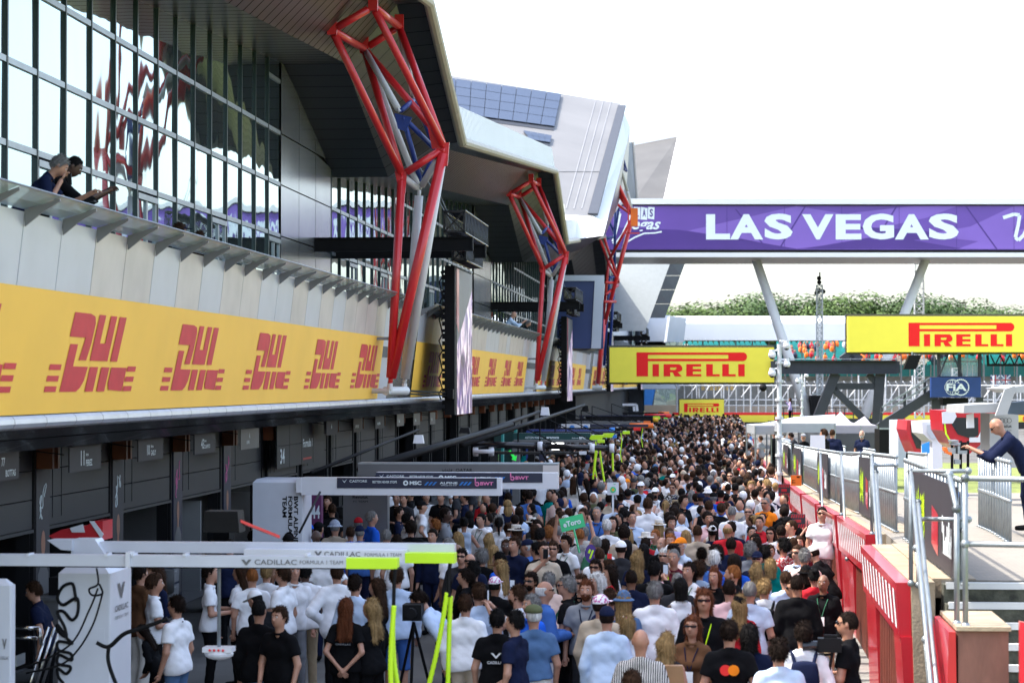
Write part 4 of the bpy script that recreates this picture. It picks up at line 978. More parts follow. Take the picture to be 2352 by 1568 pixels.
for i, (a, b, d) in enumerate(segs):
    t = thing('pit_wall_block', (2.5,a,0), 'red-faced concrete pit wall block, '+d, 'wall', 'blocks of the pit wall')
    za, zb = ztop(a), ztop(b)
    mb = MB(); mb.hexa([(2.42,a,0),(2.62,a,0),(2.62,b,0),(2.42,b,0),(2.36,a,za),(2.62,a,za),(2.62,b,zb),(2.36,b,zb)]); mb.hexa([(2.625,a+.36,za-.2),(3.1,a+.36,za-.2),(3.1,b,zb-.2),(2.625,b,zb-.2),(2.625,a+.36,za+.012),(3.1,a+.36,za+.012),(3.1,b,zb+.012),(2.625,b,zb+.012)]); mb.build('core','concrete',t)
    mb = MB(); zl = lambda y: ztop(y)-.62
    mb.hexa([(2.24,a+.06,zl(a)),(2.37,a+.06,zl(a)),(2.37,b,zl(b)),(2.24,b,zl(b)),(2.20,a+.06,za-.01),(2.358,a+.06,za-.01),(2.358,b,zb-.01),(2.20,b,zb-.01)]); mb.build('red_header','hoard_red',t)
    mb = MB(); n = int((b-a)/.55)
    for k in range(n):
        ya, yb = a+.3+(b-a-.4)*(k+.1)/n, a+.3+(b-a-.4)*(k+.5)/n; zz = ztop(ya)
        mb.quad((2.2365,ya,zl(ya)+.06),(2.2365,yb,zl(ya)+.06),(2.198,yb,zz-.1),(2.198,ya,zz-.1))
    mb.build('white_stripes','letter_white',t)
    # red cheek at the near end and red jamb, slatted recess between
    y1 = a+1.1; y2 = min(a+4.5,b-1.2)
    mb = MB(); mb.hexa([(2.34,a+.04,.1),(2.44,a+.04,.1),(2.44,y1,.1),(2.34,y1,.1),(2.25,a+.04,zl(a)+.02),(2.41,a+.04,zl(a)+.02),(2.41,y1,zl(a)+.02),(2.25,y1,zl(a)+.02)]); mb.build('red_cheek','hoard_red',t)
    mb = MB()
    for k in range(3): z = .35+.42*k; mb.quad((2.333-.018*k,a+.3,z),(2.333-.018*k,a+.8,z+.05),(2.318-.018*k,a+.7,z+.33),(2.318-.018*k,a+.45,z+.3))
    mb.build('white_flame','letter_white',t)
    mb = MB(); n = int((y2-y1)/.28)
    for k in range(n): y = y1+(y2-y1)*(k+.2)/n; mb.box((2.33,y,.12),(2.42,y+.16,zl(y)-.02))
    mb.box((2.405,y1,.1),(2.425,y2,zl(y2)-.0)); mb.build('slats','slat_brown',t)
    mb = MB(); mb.hexa([(2.33,y2,.1),(2.44,y2,.1),(2.44,b,.1),(2.33,b,.1),(2.28,y2,zl(b)-.01),(2.41,y2,zl(b)-.01),(2.41,b,zl(b)-.01),(2.28,b,zl(b)-.01)]); mb.build('red_panel','hoard_red',t)
for o_ in [o for o in bpy.data.objects if o.name == 'pit_wall_block']:
    o_.location.x -= .22
# near stump with the brown mottled face, and the next red panel
t = thing('wall_stump', (2.5,22.6,0), 'short concrete wall stump with brown stained face and red left side, bottom right corner', 'wall')
mb = MB(); mb.hexa([(2.29,22.5,0),(2.76,22.5,0),(2.76,24.0,0),(2.29,24.0,0),(2.29,22.5,1.97),(2.76,22.5,1.97),(2.76,24.0,1.97),(2.29,24.0,1.97)]); mb.build('stained_face','brown_stain',t)
mb = MB(); mb.box((2.27,22.46,1.972),(2.78,24.05,2.01)); mb.build('coping','concrete',t)
mb = MB(); mb.hexa([(2.14,22.47,0),(2.284,22.47,0),(2.284,24.0,0),(2.14,24.0,0),(2.20,22.47,1.96),(2.265,22.47,1.96),(2.265,24.0,1.96),(2.20,24.0,1.96)]); mb.build('red_side','hoard_red',t)
t = thing('red_hoarding', (3.3,22,0), 'red hoarding with a white oval mark cut by the right edge of the picture', 'hoarding')
mb = MB(); mb.prism([(2.84,22.3,0),(4.2,21.6,0),(4.2,21.6,1.85),(2.84,22.3,2.08)],(0,.1,0)); mb.build('panel','hoard_red',t)
mb = MB(); r_ = Vector((1.36,-.7,0)).normalized(); o_ = Vector((2.84,22.3,0)); mb.quad(*[o_+r_*(.14+.055*math.cos(a))+EZ*(1.45+.36*math.sin(a))+Vector((-.02,-.03,0)) for a in [2*math.pi*k/20 for k in range(20)]])
mb.quad(*[o_+r_*(.36+.05*math.cos(a))+EZ*(1.35+.36*math.sin(a))+Vector((-.02,-.03,0)) for a in [2*math.pi*k/20 for k in range(20)]]); mb.build('white_oval','letter_white',t)
# stairs
def stairs(label, y0, xa, xb, n=9, zt=None):
    t = thing('concrete_stair', (xa,y0-n*.28,0), label, 'stair', 'concrete stairs down from the platform'); zt = zt or ztop(y0)
    mb = MB(); nb = MB()
    for k in range(n):
        z = zt-.19*k; y = y0-.28*k
        mb.box((xa,y-.28,max(0,z-.19*1.6)),(xb,y+.02,z-.03)); nb.box((xa+.02,y-.30,z-.07),(xb,y-.22,z))
    mb.build('steps','mossy',t); nb.build('nosing','white_paint',t)
    mb = MB(); mb.box((xa-.14,y0-n*.28,0),(xa-.01,y0-.01,zt-.5)); mb.build('side_wall','black',t)
stairs('wide concrete stair with white nosings at the bottom right', 26.3, 2.50, 6.2)
stairs('concrete stair partly hidden behind the second tan wall end', 34.6, 2.68, 3.8)
# railings of steel tube
def tubes(label, L, r=.024, name='railing', fit=True, group=None):
    b = L[0][0]; t = thing(name, b, label, 'railing', group)
    for a, c in L:
        mb = MB(); mb.tube(a,c,r,n=8); mb.ball(a,r*1.7,8,5); mb.ball(c,r*1.7,8,5); mb.build('rail',"steel",t,True)
    return t
def bal(label, X, y0, y1, X1=None, zb=None, h=1.1, group='baluster railings along the platform'):
    X1 = X if X1 is None else X1; t = thing('railing', (X,y0,ztop(y0)), label, 'railing', group); f = lambda y: X+(X1-X)*(y-y0)/(y1-y0); z = lambda y: ztop(y)+.02 if zb is None else zb
    mb = MB()
    for hh in (h,h*.52): mb.tube((f(y0),y0,z(y0)+hh),(f(y1),y1,z(y1)+hh),.026,n=8)
    mb.build('rail','steel',t,True)
    n = int((y1-y0)/.4); mb = MB()
    for k in range(n+1):
        y = y0+(y1-y0)*k/n; mb.tube((f(y),y,z(y)),(f(y),y,z(y)+h),.022,n=6); mb.ball((f(y),y,z(y)+h),.036,6,4); mb.ball((f(y),y,z(y)+h*.52),.032,6,4); mb.tube((f(y),y,z(y)),(f(y),y,z(y)+.02),.05,n=6)
    mb.build('balusters','steel',t,True); return t
RX = 2.66
R_ = [(25.4,33.2,'first'),(34.9,42.6,'second'),(43.6,51.4,'third'),(52.2,60,'fourth'),(61.2,70,'fifth'),(71.2,81,'sixth'),(82.2,95,'seventh')]
for a, b, o_ in R_: bal(o_+' run of grey tube railing on the pit wall, counted from the camera', RX, a, b)
for X, a, b, d in ((4.0,32.4,37.2,'grey tube railing the man in the navy suit leans on'),(4.0,45,50.5,'low grey railing right of the man in the navy polo'),(3.9,58,64,'grey railing end in front of the man in the navy polo'),(3.9,71,76,'small grey railing end right of the camera operator')):
    bal(d, X, a, b, X+.12)
def f1panel(y0, y1, label):
    X = RX-.06; t = thing('wall_banner', (X,y0,ztop(y0)), label, 'banner', 'black banners tied to the pit wall railing'); z = lambda y: ztop(y)+.06
    mb = MB(); mb.hexa([(X-.02,y0,z(y0)),(X,y0,z(y0)),(X,y1,z(y1)),(X-.02,y1,z(y1)),(X-.02,y0,z(y0)+1.0),(X,y0,z(y0)+1.0),(X,y1,z(y1)+1.0),(X-.02,y1,z(y1)+1.0)]); mb.build('cloth','panel_black',t)
    L = y1-y0; P = lambda u, v: (X-.026, y1-L*u, z(y1-L*u)+v)
    mb = MB(); mb.quad(P(.50,.22),P(.64,.12),P(.65,.60),P(.51,.68)); mb.build('red_mark','hoard_red',t)
    mb = MB(); r = random.Random(3)
    for k in range(7): u = .10+k*.035; mb.quad(P(u,.15+.3*r.random()),P(u+.022,.15+.3*r.random()),P(u+.022,.5+.35*r.random()),P(u,.5+.35*r.random()))
    mb.quad(P(.10,.38),P(.34,.30),P(.34,.38),P(.10,.46)); mb.build('yellow_scribble','lime',t)
    mb = MB()
    for k in range(8): u = .73+k*.024; mb.quad(P(u,.20),P(u+.019,.19),P(u+.019,.42+.1*math.sin(k*2)),P(u,.43+.1*math.sin(k*2)))
    mb.quad(P(.73,.2),P(.75,.2),P(.75,.62),P(.73,.62)); mb.quad(P(.86,.2),P(.88,.2),P(.88,.58),P(.86,.58)); mb.build('white_mark','letter_white',t)
for a, b, l in ((25.5,31.2,'largest black banner with red and white marks on the nearest railing'),(38.6,42.5,'second black banner with a yellow scribble, on the railing left of the tan wall end'),(54.2,59.6,'third black banner, below the camera operator'),(70.6,77.6,'fourth black banner from the camera'),(82.6,89,'farthest black banner, by the leaning man in the dark jacket')): f1panel(a,b,l)
tubes('thick near railing of two level tubes on a post, cut by the right edge', [((2.37,22.6,2.0),(2.37,22.6,3.40)),((2.37,22.6,3.40),(5.2,22.6,3.36)),((2.37,22.6,2.78),(5.2,22.6,2.74)),((2.31,22.8,2.0),(2.31,22.8,3.1)),((2.31,22.8,3.1),(2.30,23.4,3.4))],.027)
tubes('near handrail of paired tubes running down the stair beside the first tan wall end', [((2.14,26,3.34),(2.72,25.6,3.36)),((2.2,26,2.82),(2.72,25.6,2.84)),((2.14,26,3.34),(1.98,21.2,.95)),((2.22,26,3.0),(2.06,21.2,.7)),((2.14,26,2.12),(2.14,26,3.34)),((2.22,26,2.1),(2.22,26,3.0)),((2.2,24.6,1.5),(2.08,24.6,2.6)),((2.1,23,1.0),(2.03,23,1.83))])
tubes('second handrail of paired tubes running down beside the second tan wall end', [((2.30,34.8,3.24),(2.2,31.2,1.1)),((2.36,34.8,3.0),(2.26,31.2,.85)),((2.30,34.8,2.1),(2.30,34.8,3.24)),((2.36,34.8,2.1),(2.36,34.8,3.0)),((2.34,34.8,3.1),(2.66,34.9,3.1))])
tubes('third handrail, right of the shielding man', [((2.32,43.5,3.0),(2.26,40.6,1.3)),((2.32,43.5,1.9),(2.32,43.5,3.0))])
tubes('fourth handrail, beside the orange arrow board', [((2.32,52,2.75),(2.26,49.4,1.2)),((2.32,52,1.7),(2.32,52,2.75))])
# boards with arrows and stripes
def smallboard(x0,y0,x1,y1,dep,m,label): 
    a = at(x0,y1,dep); s = dep/F; W, H = (x1-x0)*s, (y1-y0)*s; t = thing('small_board', a, label, 'sign'); mb = MB(); mb.prism([a,a+CR*W,a+CR*W+EZ*H,a+EZ*H],CB*.03); mb.build('panel',m,t); return t, a, W, H
t, a, W, H = smallboard(1817,1091,1841,1115,60.5,'orange','orange board with two black arrows pointing left and the letters MP')
mb = MB(); put_text(mb,'MP',a+CR*W*.55+EZ*H*.75,CR,EZ,W*.35,H*.18,.03,off=.01)
for v in (.28,.48): poly2d(mb,[(W*.15,H*v),(W*.4,H*v),(W*.4,H*(v+.05)),(W*.15,H*(v+.05))],a,CR,EZ,1,1,.01); poly2d(mb,[(W*.05,H*(v+.025)),(W*.18,H*(v-.05)),(W*.18,H*(v+.1))],a,CR,EZ,1,1,.011)
mb.build('lettering','black',t)
for x0,y0,x1,y1,dep,l in ((1788,1111,1815,1139,58,'farther dark board with red diagonal stripes, left of the orange arrow board'),(1816,1180,1850,1211,46,'nearer dark board with red diagonal stripes, left of the shielding man')):
    t, a, W, H = smallboard(x0,y0,x1,y1,dep,'panel_black',l); mb = MB()
    for k in range(6):
        for v in (0,.72): u = k/6.3; poly2d(mb,[(W*u,H*v),(W*(u+.09),H*v),(W*(u+.16),H*(v+.26)),(W*(u+.07),H*(v+.26))],a,CR,EZ,1,1,.01)
    poly2d(mb,[(W*.25,H*.38),(W*.7,H*.38),(W*.7,H*.6),(W*.25,H*.6)],a,CR,EZ,1,1,.01); mb.build('stripes','hoard_red',t)
# ================================================================ tents, platform with woman, pods
def canopy_tent(x0,x1,yt,ye,yb,dep,label,walls=None,peak=None,roof='tent_white',deep=3):
    t = thing('canopy_tent', at((x0+x1)/2,yb,dep), label, 'tent', 'tents on the infield')
    A, B = at(x0,ye,dep), at(x1,ye,dep); C, D = B+CB*deep, A+CB*deep; mb = MB(); v = EZ*(.30)
    if peak: 
        Pk = at(peak,yt,dep+deep/2)
        for a, b in ((A,B),(B,C),(C,D),(D,A)):
            m1, m2 = a.lerp(Pk,.5)-EZ*.12, b.lerp(Pk,.5)-EZ*.12; mb.quad(a,b,m2,m1); mb.quad(m1,m2,Pk)
    else:
        E, G = at(x0+(x1-x0)*.25,yt+6,dep+deep*.5), at(x1,yt,dep+deep*.5); mb.quad(A,B,G,E); mb.quad(C,D,E,G); mb.quad(D,A,E); mb.quad(B,C,G)
    for a, b in ((A,B),(B,C),(C,D),(D,A)): mb.quad(a-v,b-v,b,a)
    mb.build('roof',roof,t)
    mb = MB()
    for q in (A,B,C,D): mb.tube((q.x,q.y,0.03),q,.03,n=6)
    mb.build('pole','steel',t)
    if walls:
        mb = MB(); nz = lambda q: Vector((q.x,q.y,.03))
        for a, b in ((A,B),(B,C),(C,D),(D,A)): mb.quad(nz(a),nz(b),b-v*.9,a-v*.9)
        mb.build('wall',walls,t)
    return t
canopy_tent(1735,1783,966,977,1040,80,'small white canopy behind the crowd, left of the camera pole')
canopy_tent(1794,1918,951,972,1060,78,'long white crinkled canopy behind the leaning spectators')
canopy_tent(1908,1977,945,977,1060,82,'grey walled tent with pale peaked roof, right of the white canopy','tent_grey',1931,'tent_roof')
canopy_tent(1962,2015,955,977,1060,95,'second pale peaked tent roof behind the steel leg','tent_grey',1986,'tent_roof')
t = thing('viewing_platform', at(1900,1000,165), 'black raised platform with railing below the bridge legs', 'platform')
mb = MB()
for x in range(1780,2020,20): mb.bar(at(x,936,165),at(x,1000,165),.07)
mb.build('post','dark_steel',t); mb = MB()
for y in (936.5,952): mb.bar(at(1778,y,165),at(2018,y,165),.06)
mb.build('rail','dark_steel',t); mb = MB(); mb.prism([at(1778,975,165.3),at(2018,975,165.3),at(2018,968,165.3),at(1778,968,165.3)],CB*4); mb.build('deck','black',t)
t = thing('black_tower', at(1876,1010,158), 'black equipment tower beside the left bridge leg', 'equipment'); mb = MB(); mb.prism([at(1863,975,158),at(1889,975,158),at(1889,908,158),at(1863,908,158)],CB*1.5)
mb.build('case','black',t); mb = MB(); mb.prism([at(1866,906,158),at(1886,906,158),at(1886,903,158),at(1866,903,158)],CB*1); mb.build('top_box','steel',t)
for x0,x1,yt,d,l in ((2020,2062,985,88,'black crate stack left of the walking man'),(2062,2100,985,96,'black panel right of the walking man')):
    t = thing('black_screen', at(x0,1050,d), l, 'panel'); mb = MB(); mb.prism([at(x0,1060,d),at(x1,1060,d),at(x1,yt,d),at(x0,yt,d)],CB*1.2); mb.build('panel','black',t); mb = MB(); mb.bar(at(x0,yt-1,d),at(x1,yt-1,d),.06); mb.build('top_bar','steel',t)
# command pods
def pod(outline, dep, shell, label, win=None, extra=()):
    t = thing('command_pod', at(outline[0][0],outline[0][1],dep), label, 'kiosk', 'team command pods behind the platform')
    mb = MB(); mb.prism([at(x,y,dep) for x,y in outline],CB*1.6); mb.build('shell',shell,t)
    if win: mb = MB(); mb.prism([at(x,y,dep-.03) for x,y in win],CB*.02); mb.build('window','glass_dark',t)
    for nm, m, pts in extra: mb = MB(); mb.prism([at(x,y,dep-.05) for x,y in pts],CB*.035); mb.build(nm,m,t)
    return t
Zf = lambda L: [(2352/2880*(2400+x*.20408)/1, 2352/2880*(1080+y*.20408)) for x, y in L]
pod(Zf([(620,1150),(700,1150),(760,740),(740,500),(620,500)]),66,'pale_clad','pale pod at the left end of the row, with slanted glass',Zf([(640,580),(725,600),(725,780),(650,700)]))
pod(Zf([(730,630),(745,495),(950,500),(960,560),(950,950),(850,950),(780,780)]),62,'hoard_red','red and blue pod with a dark window',Zf([(790,560),(945,580),(945,790),(1000,900),(870,880),(800,700)]),[('blue_top','sky_blue2',Zf([(830,505),(950,515),(950,580),(830,550)]))])
pod(Zf([(945,520),(1210,505),(1230,1150),(1090,1180),(1090,800),(960,680)]),58,'tower_white','white pod with a pale grey rounded window',None,[('window','pale_clad',Zf([(1015,560),(1195,560),(1205,740),(1080,760),(1015,660)])),('blue_seat','sky_blue2',Zf([(945,830),(1050,790),(1055,950),(945,950)]))])
pod(Zf([(1215,360),(1790,350),(1790,800),(1600,960),(1500,960),(1350,820),(1240,640)]),54,'hoard_red','large red and white pod with a big black window',Zf([(1365,460),(1720,460),(1725,700),(1650,740),(1590,740),(1440,690),(1360,560)]),[('white_corner','tower_white',Zf([(1222,385),(1390,355),(1425,445),(1370,540),(1230,545)])),('white_side','tower_white',Zf([(1600,735),(1725,730),(1790,570),(1790,800),(1600,800)])),('lime_strip','lime',Zf([(1253,540),(1268,540),(1290,680),(1375,830),(1360,845),(1270,690)]))])
t = thing('team_panel', at(2300,1080,50), 'pale grey panel with four linked rings and the word Revolut', 'panel')
a = at(2291,1068,50); s = 50/F
mb = MB(); mb.prism([at(x,y,50) for x,y in Zf([(1880,1150),(2280,1150),(2275,420),(1880,400)])],CB*1); mb.build('panel','grey_light',t)
mb = MB(); mb.prism([at(x,y,49.5) for x,y in Zf([(1520,400),(2030,390),(2030,262),(1530,290)])],CB*2); mb.prism([at(x,y,49.2) for x,y in Zf([(1960,435),(2120,415),(2230,100),(2230,20),(2090,70)])],CB*.1); mb.prism([at(x,y,49.4) for x,y in Zf([(2080,60),(2400,10),(2400,120),(2230,120)])],CB*2); mb.build('canopy','grey_light',t)
mb = MB(); mb.prism([at(x,y,49.8) for x,y in Zf([(1560,420),(1660,400),(1668,600),(1565,605)])],CB*.05); mb.build('hanging_flap','tower_white',t)
mb = MB(); mb.prism([at(x,y,50.5) for x,y in Zf([(2130,260),(2400,230),(2400,420),(2130,420)])],CB*.6); mb.build('dark_glass','dark_face',t)
q = at(*Zf([(1970,500)])[0],49.97); rr = 33*.20408*2352/2880*s
mb = MB()
for k in range(4): ring2d(mb,(rr*(1+1.45*k),0),rr*.85,rr,q,CR,EZ,off=.01+.001*k)
put_text(mb,'Revolut',at(*Zf([(1975,597)])[0],49.96),CR,EZ,205*.1667*s,40*.1667*s,.02,off=.01); put_text(mb,'F 1  T E A M',at(*Zf([(1985,645)])[0],49.96),CR,EZ,190*.1667*s,16*.1667*s,.0,off=.01); mb.build('lettering','black',t)
t = thing('tool_rack', at(2180,1080,47), 'grey metal equipment rack with boxes in front of the red pod', 'rack')
mb = MB()
for x,y,w,h in ((1360,770,90,30),(1370,810,130,30),(1440,850,130,110),(1350,880,60,80),(1400,1040,80,60)): mb.prism([at(*Zf([(x,y+h)])[0],46),at(*Zf([(x+w,y+h)])[0],46),at(*Zf([(x+w,y)])[0],46),at(*Zf([(x,y)])[0],46)],CB*.4)
mb.build('boxes','steel',t); mb = MB()
for x in (1360,1480,1580): mb.bar(at(*Zf([(x,1180)])[0],46.2),at(*Zf([(x,780)])[0],46.2),.05)
mb.build('legs','black',t)
mb = MB(); mb.prism([at(x,y,45.9) for x,y in Zf([(1250,870),(1290,870),(1310,930),(1360,940),(1355,980),(1280,950),(1255,910)])],CB*.2); mb.build('orange_arm','orange',t)
# ================================================================ overhead gantries over the garages
def ob(mb, xl, xr, yt, yb, Y, th):
    a, b = onY(xl,(yt+yb)/2,Y), onY(xr,(yt+yb)/2,Y); z1, z0 = onY((xl+xr)/2,yt,Y).z, onY((xl+xr)/2,yb,Y).z
    mb.box((a.x,Y,z0),(b.x,Y+th,z1)); return a.x, b.x, z0, z1
def words(mb, L, Y, m=None, off=.01):
    for s, x0, x1, yt, yb, bold in L:
        a, b = onY(x0,yb,Y), onY(x1,yb,Y); z = onY((x0+x1)/2,yb,Y).z; z1 = onY((x0+x1)/2,yt,Y).z
        put_text(mb, s, (a.x,Y,z), EX, EZ, b.x-a.x, z1-z, bold, off=off)
t = thing('pit_gantry', onY(215,1560,23.2), 'near white gantry beam with lime green end and CADILLAC lettering', 'gantry', 'overhead gantries over the garages')
mb = MB(); ob(mb,-60,795,1275,1301,23,.16); mb.build('beam','gantry_white',t); mb = MB(); ob(mb,-60,915,1300.5,1304,23.005,.15); mb.build('underside','black',t)
mb = MB(); ob(mb,795,912,1282,1306,22.99,.18); mb.build('lime_end','lime',t)
mb = MB()
for x in (60,240,290,300,420,700): ob(mb,x,x+6,1271,1277,22.98,.19)
ob(mb,288,298,1268,1303,22.97,.2); mb.build('clip','tower_white',t)
mb = MB(); words(mb,[('CADILLAC',585,682,1284,1296,.01),('FORMULA 1 TEAM',689,788,1286,1295,.0),('V',554,578,1284,1297,.06)],23); mb.build('lettering','silver_grey',t)
t = thing('pit_gantry', onY(200,1560,24.9), 'second white gantry beam behind the near one, its lime green end reaching farther right', 'gantry', 'overhead gantries over the garages')
mb = MB(); ob(mb,165,1044,1246,1270,24.6,.16)
mb.prism([onY(x,y,24.5) for x,y in ((165,1238),(218,1238),(240,1272),(163,1272))],(0,.3,0)); mb.prism([onY(x,y,24.45) for x,y in ((108,1240),(165,1240),(165,1264),(140,1262))],(0,.3,0)); mb.build('beam','gantry_white',t)
mb = MB(); ob(mb,930,1044,1270,1293,24.4,.22); mb.build('lime_end','lime',t); mb = MB(); ob(mb,560,932,1262,1286,24.42,.2); mb.build('front_face','tower_white',t)
mb = MB(); words(mb,[('CADILLAC',745,828,1266,1277,.01),('FORMULA 1 TEAM',838,922,1269,1277,.0),('V',722,740,1265,1277,.06)],24.42); mb.build('lettering','silver_grey',t)
# towers
def tower(x0,x1,x2,yt,Y,label,m1='gantry_white',m2='tower_white',zb=0,wd=None):
    a, b = onY(x0,1400,Y), onY(x1,1400,Y); z = onY(x1,yt,Y).z; X2 = None
    t = thing('gantry_tower', (a.x,Y,zb), label, 'tower', 'gantry towers'); dep = (onX(x2,1400,b.x).y-Y)
    mb = MB(); c = .06; X0, X1 = a.x, b.x
    mb.hexa([(X0,Y,zb),(X1,Y,zb),(X1,Y+dep,zb),(X0,Y+dep,zb),(X0,Y,z-c),(X1,Y,z-c),(X1,Y+dep,z-c),(X0,Y+dep,z-c)])
    mb.hexa([(X0,Y,z-c),(X1,Y,z-c),(X1,Y+dep,z-c),(X0,Y+dep,z-c),(X0+c,Y+c,z),(X1-c,Y+c,z),(X1-c,Y+dep-c,z),(X0+c,Y+dep-c,z)]); mb.build('body',m1,t)
    mb = MB(); mb.box((X1,Y+.01,zb),(X1+.012,Y+dep-.01,z-c)); mb.build('side_panel',m2,t); return t, X0, X1, Y, dep, z  # paler sheet paints the right side of the tower as lit
t, X0, X1, Y, dp, z = tower(134,250,299,1303,23.3,'white tower with large black script lettering on its side below the near gantry')
mb = MB(); put_text(mb,'CADILLAC',(X1+.016,Y+dp*.2,1.98),EY,EZ,dp*.62,.06,.02); put_text(mb,'FORMULA 1 TEAM',(X1+.016,Y+dp*.2,1.9),EY,EZ,dp*.62,.035,0); put_text(mb,'V',(X1+.016,Y+dp*.32,2.1),EY,EZ,dp*.35,.16,.06); mb.build('lettering','silver_grey',t)
mb = MB(); 
def curve(P, r, n=10, y=Y-.02):
    out = []
    for i in range(len(P)-1):
        p0_ = P[max(i-1,0)]; p1 = P[i]; p2 = P[i+1]; p3 = P[min(i+2,len(P)-1)]
        for k in range(n):
            u = k/n; out.append(tuple(.5*((2*p1[c])+(-p0_[c]+p2[c])*u+(2*p0_[c]-5*p1[c]+4*p2[c]-p3[c])*u*u+(-p0_[c]+3*p1[c]-3*p2[c]+p3[c])*u**3) for c in range(len(p1))))
    out.append(tuple(P[-1])); return out
sc = [(455,1080),(440,985),(410,975),(370,1000),(345,1060),(380,1100),(460,1060),(465,1150),(430,1190),(380,1140),(345,1150),(385,1230),(395,1290),(350,1260),(345,1220),(400,1300),(430,1330),(350,1320),(350,1370),(420,1390),(425,1430),(355,1400),(345,1450),(420,1470),(395,1510),(345,1480),(350,1530),(380,1568)]
pts = [(q.x,Y-.012,q.z) for q in [onY(.3855*a_,963.7+.3855*b_,Y) for a_,b_ in sc]]
mb.path(curve(pts,.01),.017,n=5); mb.build('script_lettering','black',t)
mb = MB(); q0, q1 = onY(.3855*530,963.7+.3855*1240,Y), onY(.3855*622,963.7+.3855*1325,Y); mb.box((q0.x,Y-.004,q1.z),(q1.x,Y,q0.z)); mb.build('recess','gantry_white',t)
t, X0, X1, Y_, dp, z = tower(-60,22,33,1330,22.4,'shorter white tower cut by the left edge')
mb = MB(); put_text(mb,'CADILLAC',(X1-.09,Y_-.006,1.62),EX,EZ,.085,.03,.01,off=.004); put_text(mb,'V',(X1-.07,Y_-.006,1.72),EX,EZ,.045,.1,.05,off=.004); mb.build('lettering','silver_grey',t)
# hanging gear by the near gantry
t = thing('hanging_unit', onY(505,1525,23.4), 'white hanging control unit with red and green lamps on a grey pole', 'equipment')
mb = MB(); q = onY(503,1500,23.4); mb.ball(q,.15,14,8,(1,.8,.42)); mb.box(q+Vector((-.15,-.1,.02)),q+Vector((.15,.1,.07))); mb.build('body','tower_white',t,False)
mb = MB(); mb.tube(onY(503,1302,23.1),onY(503,1490,23.4),.018); mb.build('pole','steel',t)
mb = MB()
for k in range(4): mb.ball(q+Vector((-.07+.045*k,-.12,.045)),.014,6,4)
mb.build('lamps','bright_red',t)
t = thing('hanging_box', onY(507,1200,23), 'black rounded box hanging over the garage crowd on a red arm', 'equipment')
mb = MB(); a, b = onY(465,1222,23), onY(550,1174,23); mb.hexa([(a.x,23,a.z),(b.x,23,a.z),(b.x,23.3,a.z),(a.x,23.3,a.z),(a.x+.02,23,b.z),(b.x-.02,23,b.z),(b.x-.02,23.3,b.z),(a.x+.02,23.3,b.z)]); mb.build('case','black',t)
mb = MB(); mb.bar(onY(550,1196,23.1),onY(640,1232,24.5),.028); mb.build('arm','bright_red',t)
def hose(label, P, r=.024, m='lime', coil=True, y=None, name='air_hose'):
    t = thing(name, P[0], label, 'hose', 'hoses hanging from the gantries' if m == 'lime' else 'black cables by the near tower'); mb = MB(); pts = curve(P,.01,14)
    if coil:
        rr = [r*(1+.18*(i % 2)) for i in range(len(pts))]; mb.path(pts,rr,n=7)
    else: mb.path(pts,r,n=6)
    mb.build('hose',m,t,True); return t
hose('lime hose hanging nearly straight from the end of the near gantry beam', [tuple(onY(x,y,22.9)) for x,y in ((904,1395),(902,1450),(905,1520),(918,1600))])
hose('lime hose beside it, bending left at the bottom', [tuple(onY(x,y,22.8)) for x,y in ((905,1390),(900,1460),(897,1530),(900,1600))])
hose('long slanting lime hose from the second gantry beam', [tuple(onY(x,y,24.4)) for x,y in ((1027,1360),(1014,1440),(1000,1510),(978,1600))])
hose('lime hose hanging straight right of the slanting one', [tuple(onY(x,y,24.5)) for x,y in ((1035,1368),(1032,1440),(1030,1520),(1028,1600))])
hose('black feed cable above the near lime hoses', [tuple(onY(x,y,22.9)) for x,y in ((908,1306),(905,1350),(904,1396))], .02,'black',False)
hose('black feed cable above the far lime hoses', [tuple(onY(x,y,24.4)) for x,y in ((1034,1293),(1030,1330),(1031,1370))], .022,'black',False)
for l,P in (('looped black cable hanging before the script lettering',((222,1304),(225,1340),(205,1352),(212,1366),(235,1362),(228,1340))),('black cable sweeping from the loop down to the left edge',((225,1350),(205,1400),(160,1480),(60,1530),(-20,1540))),('thick black cable curling over the tower foot',((222,1475),(250,1484),(285,1455),(330,1440),(385,1420))),('thick black cable falling along the tower',((250,1484),(248,1510),(255,1540),(275,1590))),('second thin black cable on the tower',((236,1360),(215,1430),(180,1490),(140,1525),(60,1545)))):
    hose(l,[tuple(onY(x,y,22.95)) for x,y in P],.022 if 'thick' in l else .011,'black',False,name='cable')
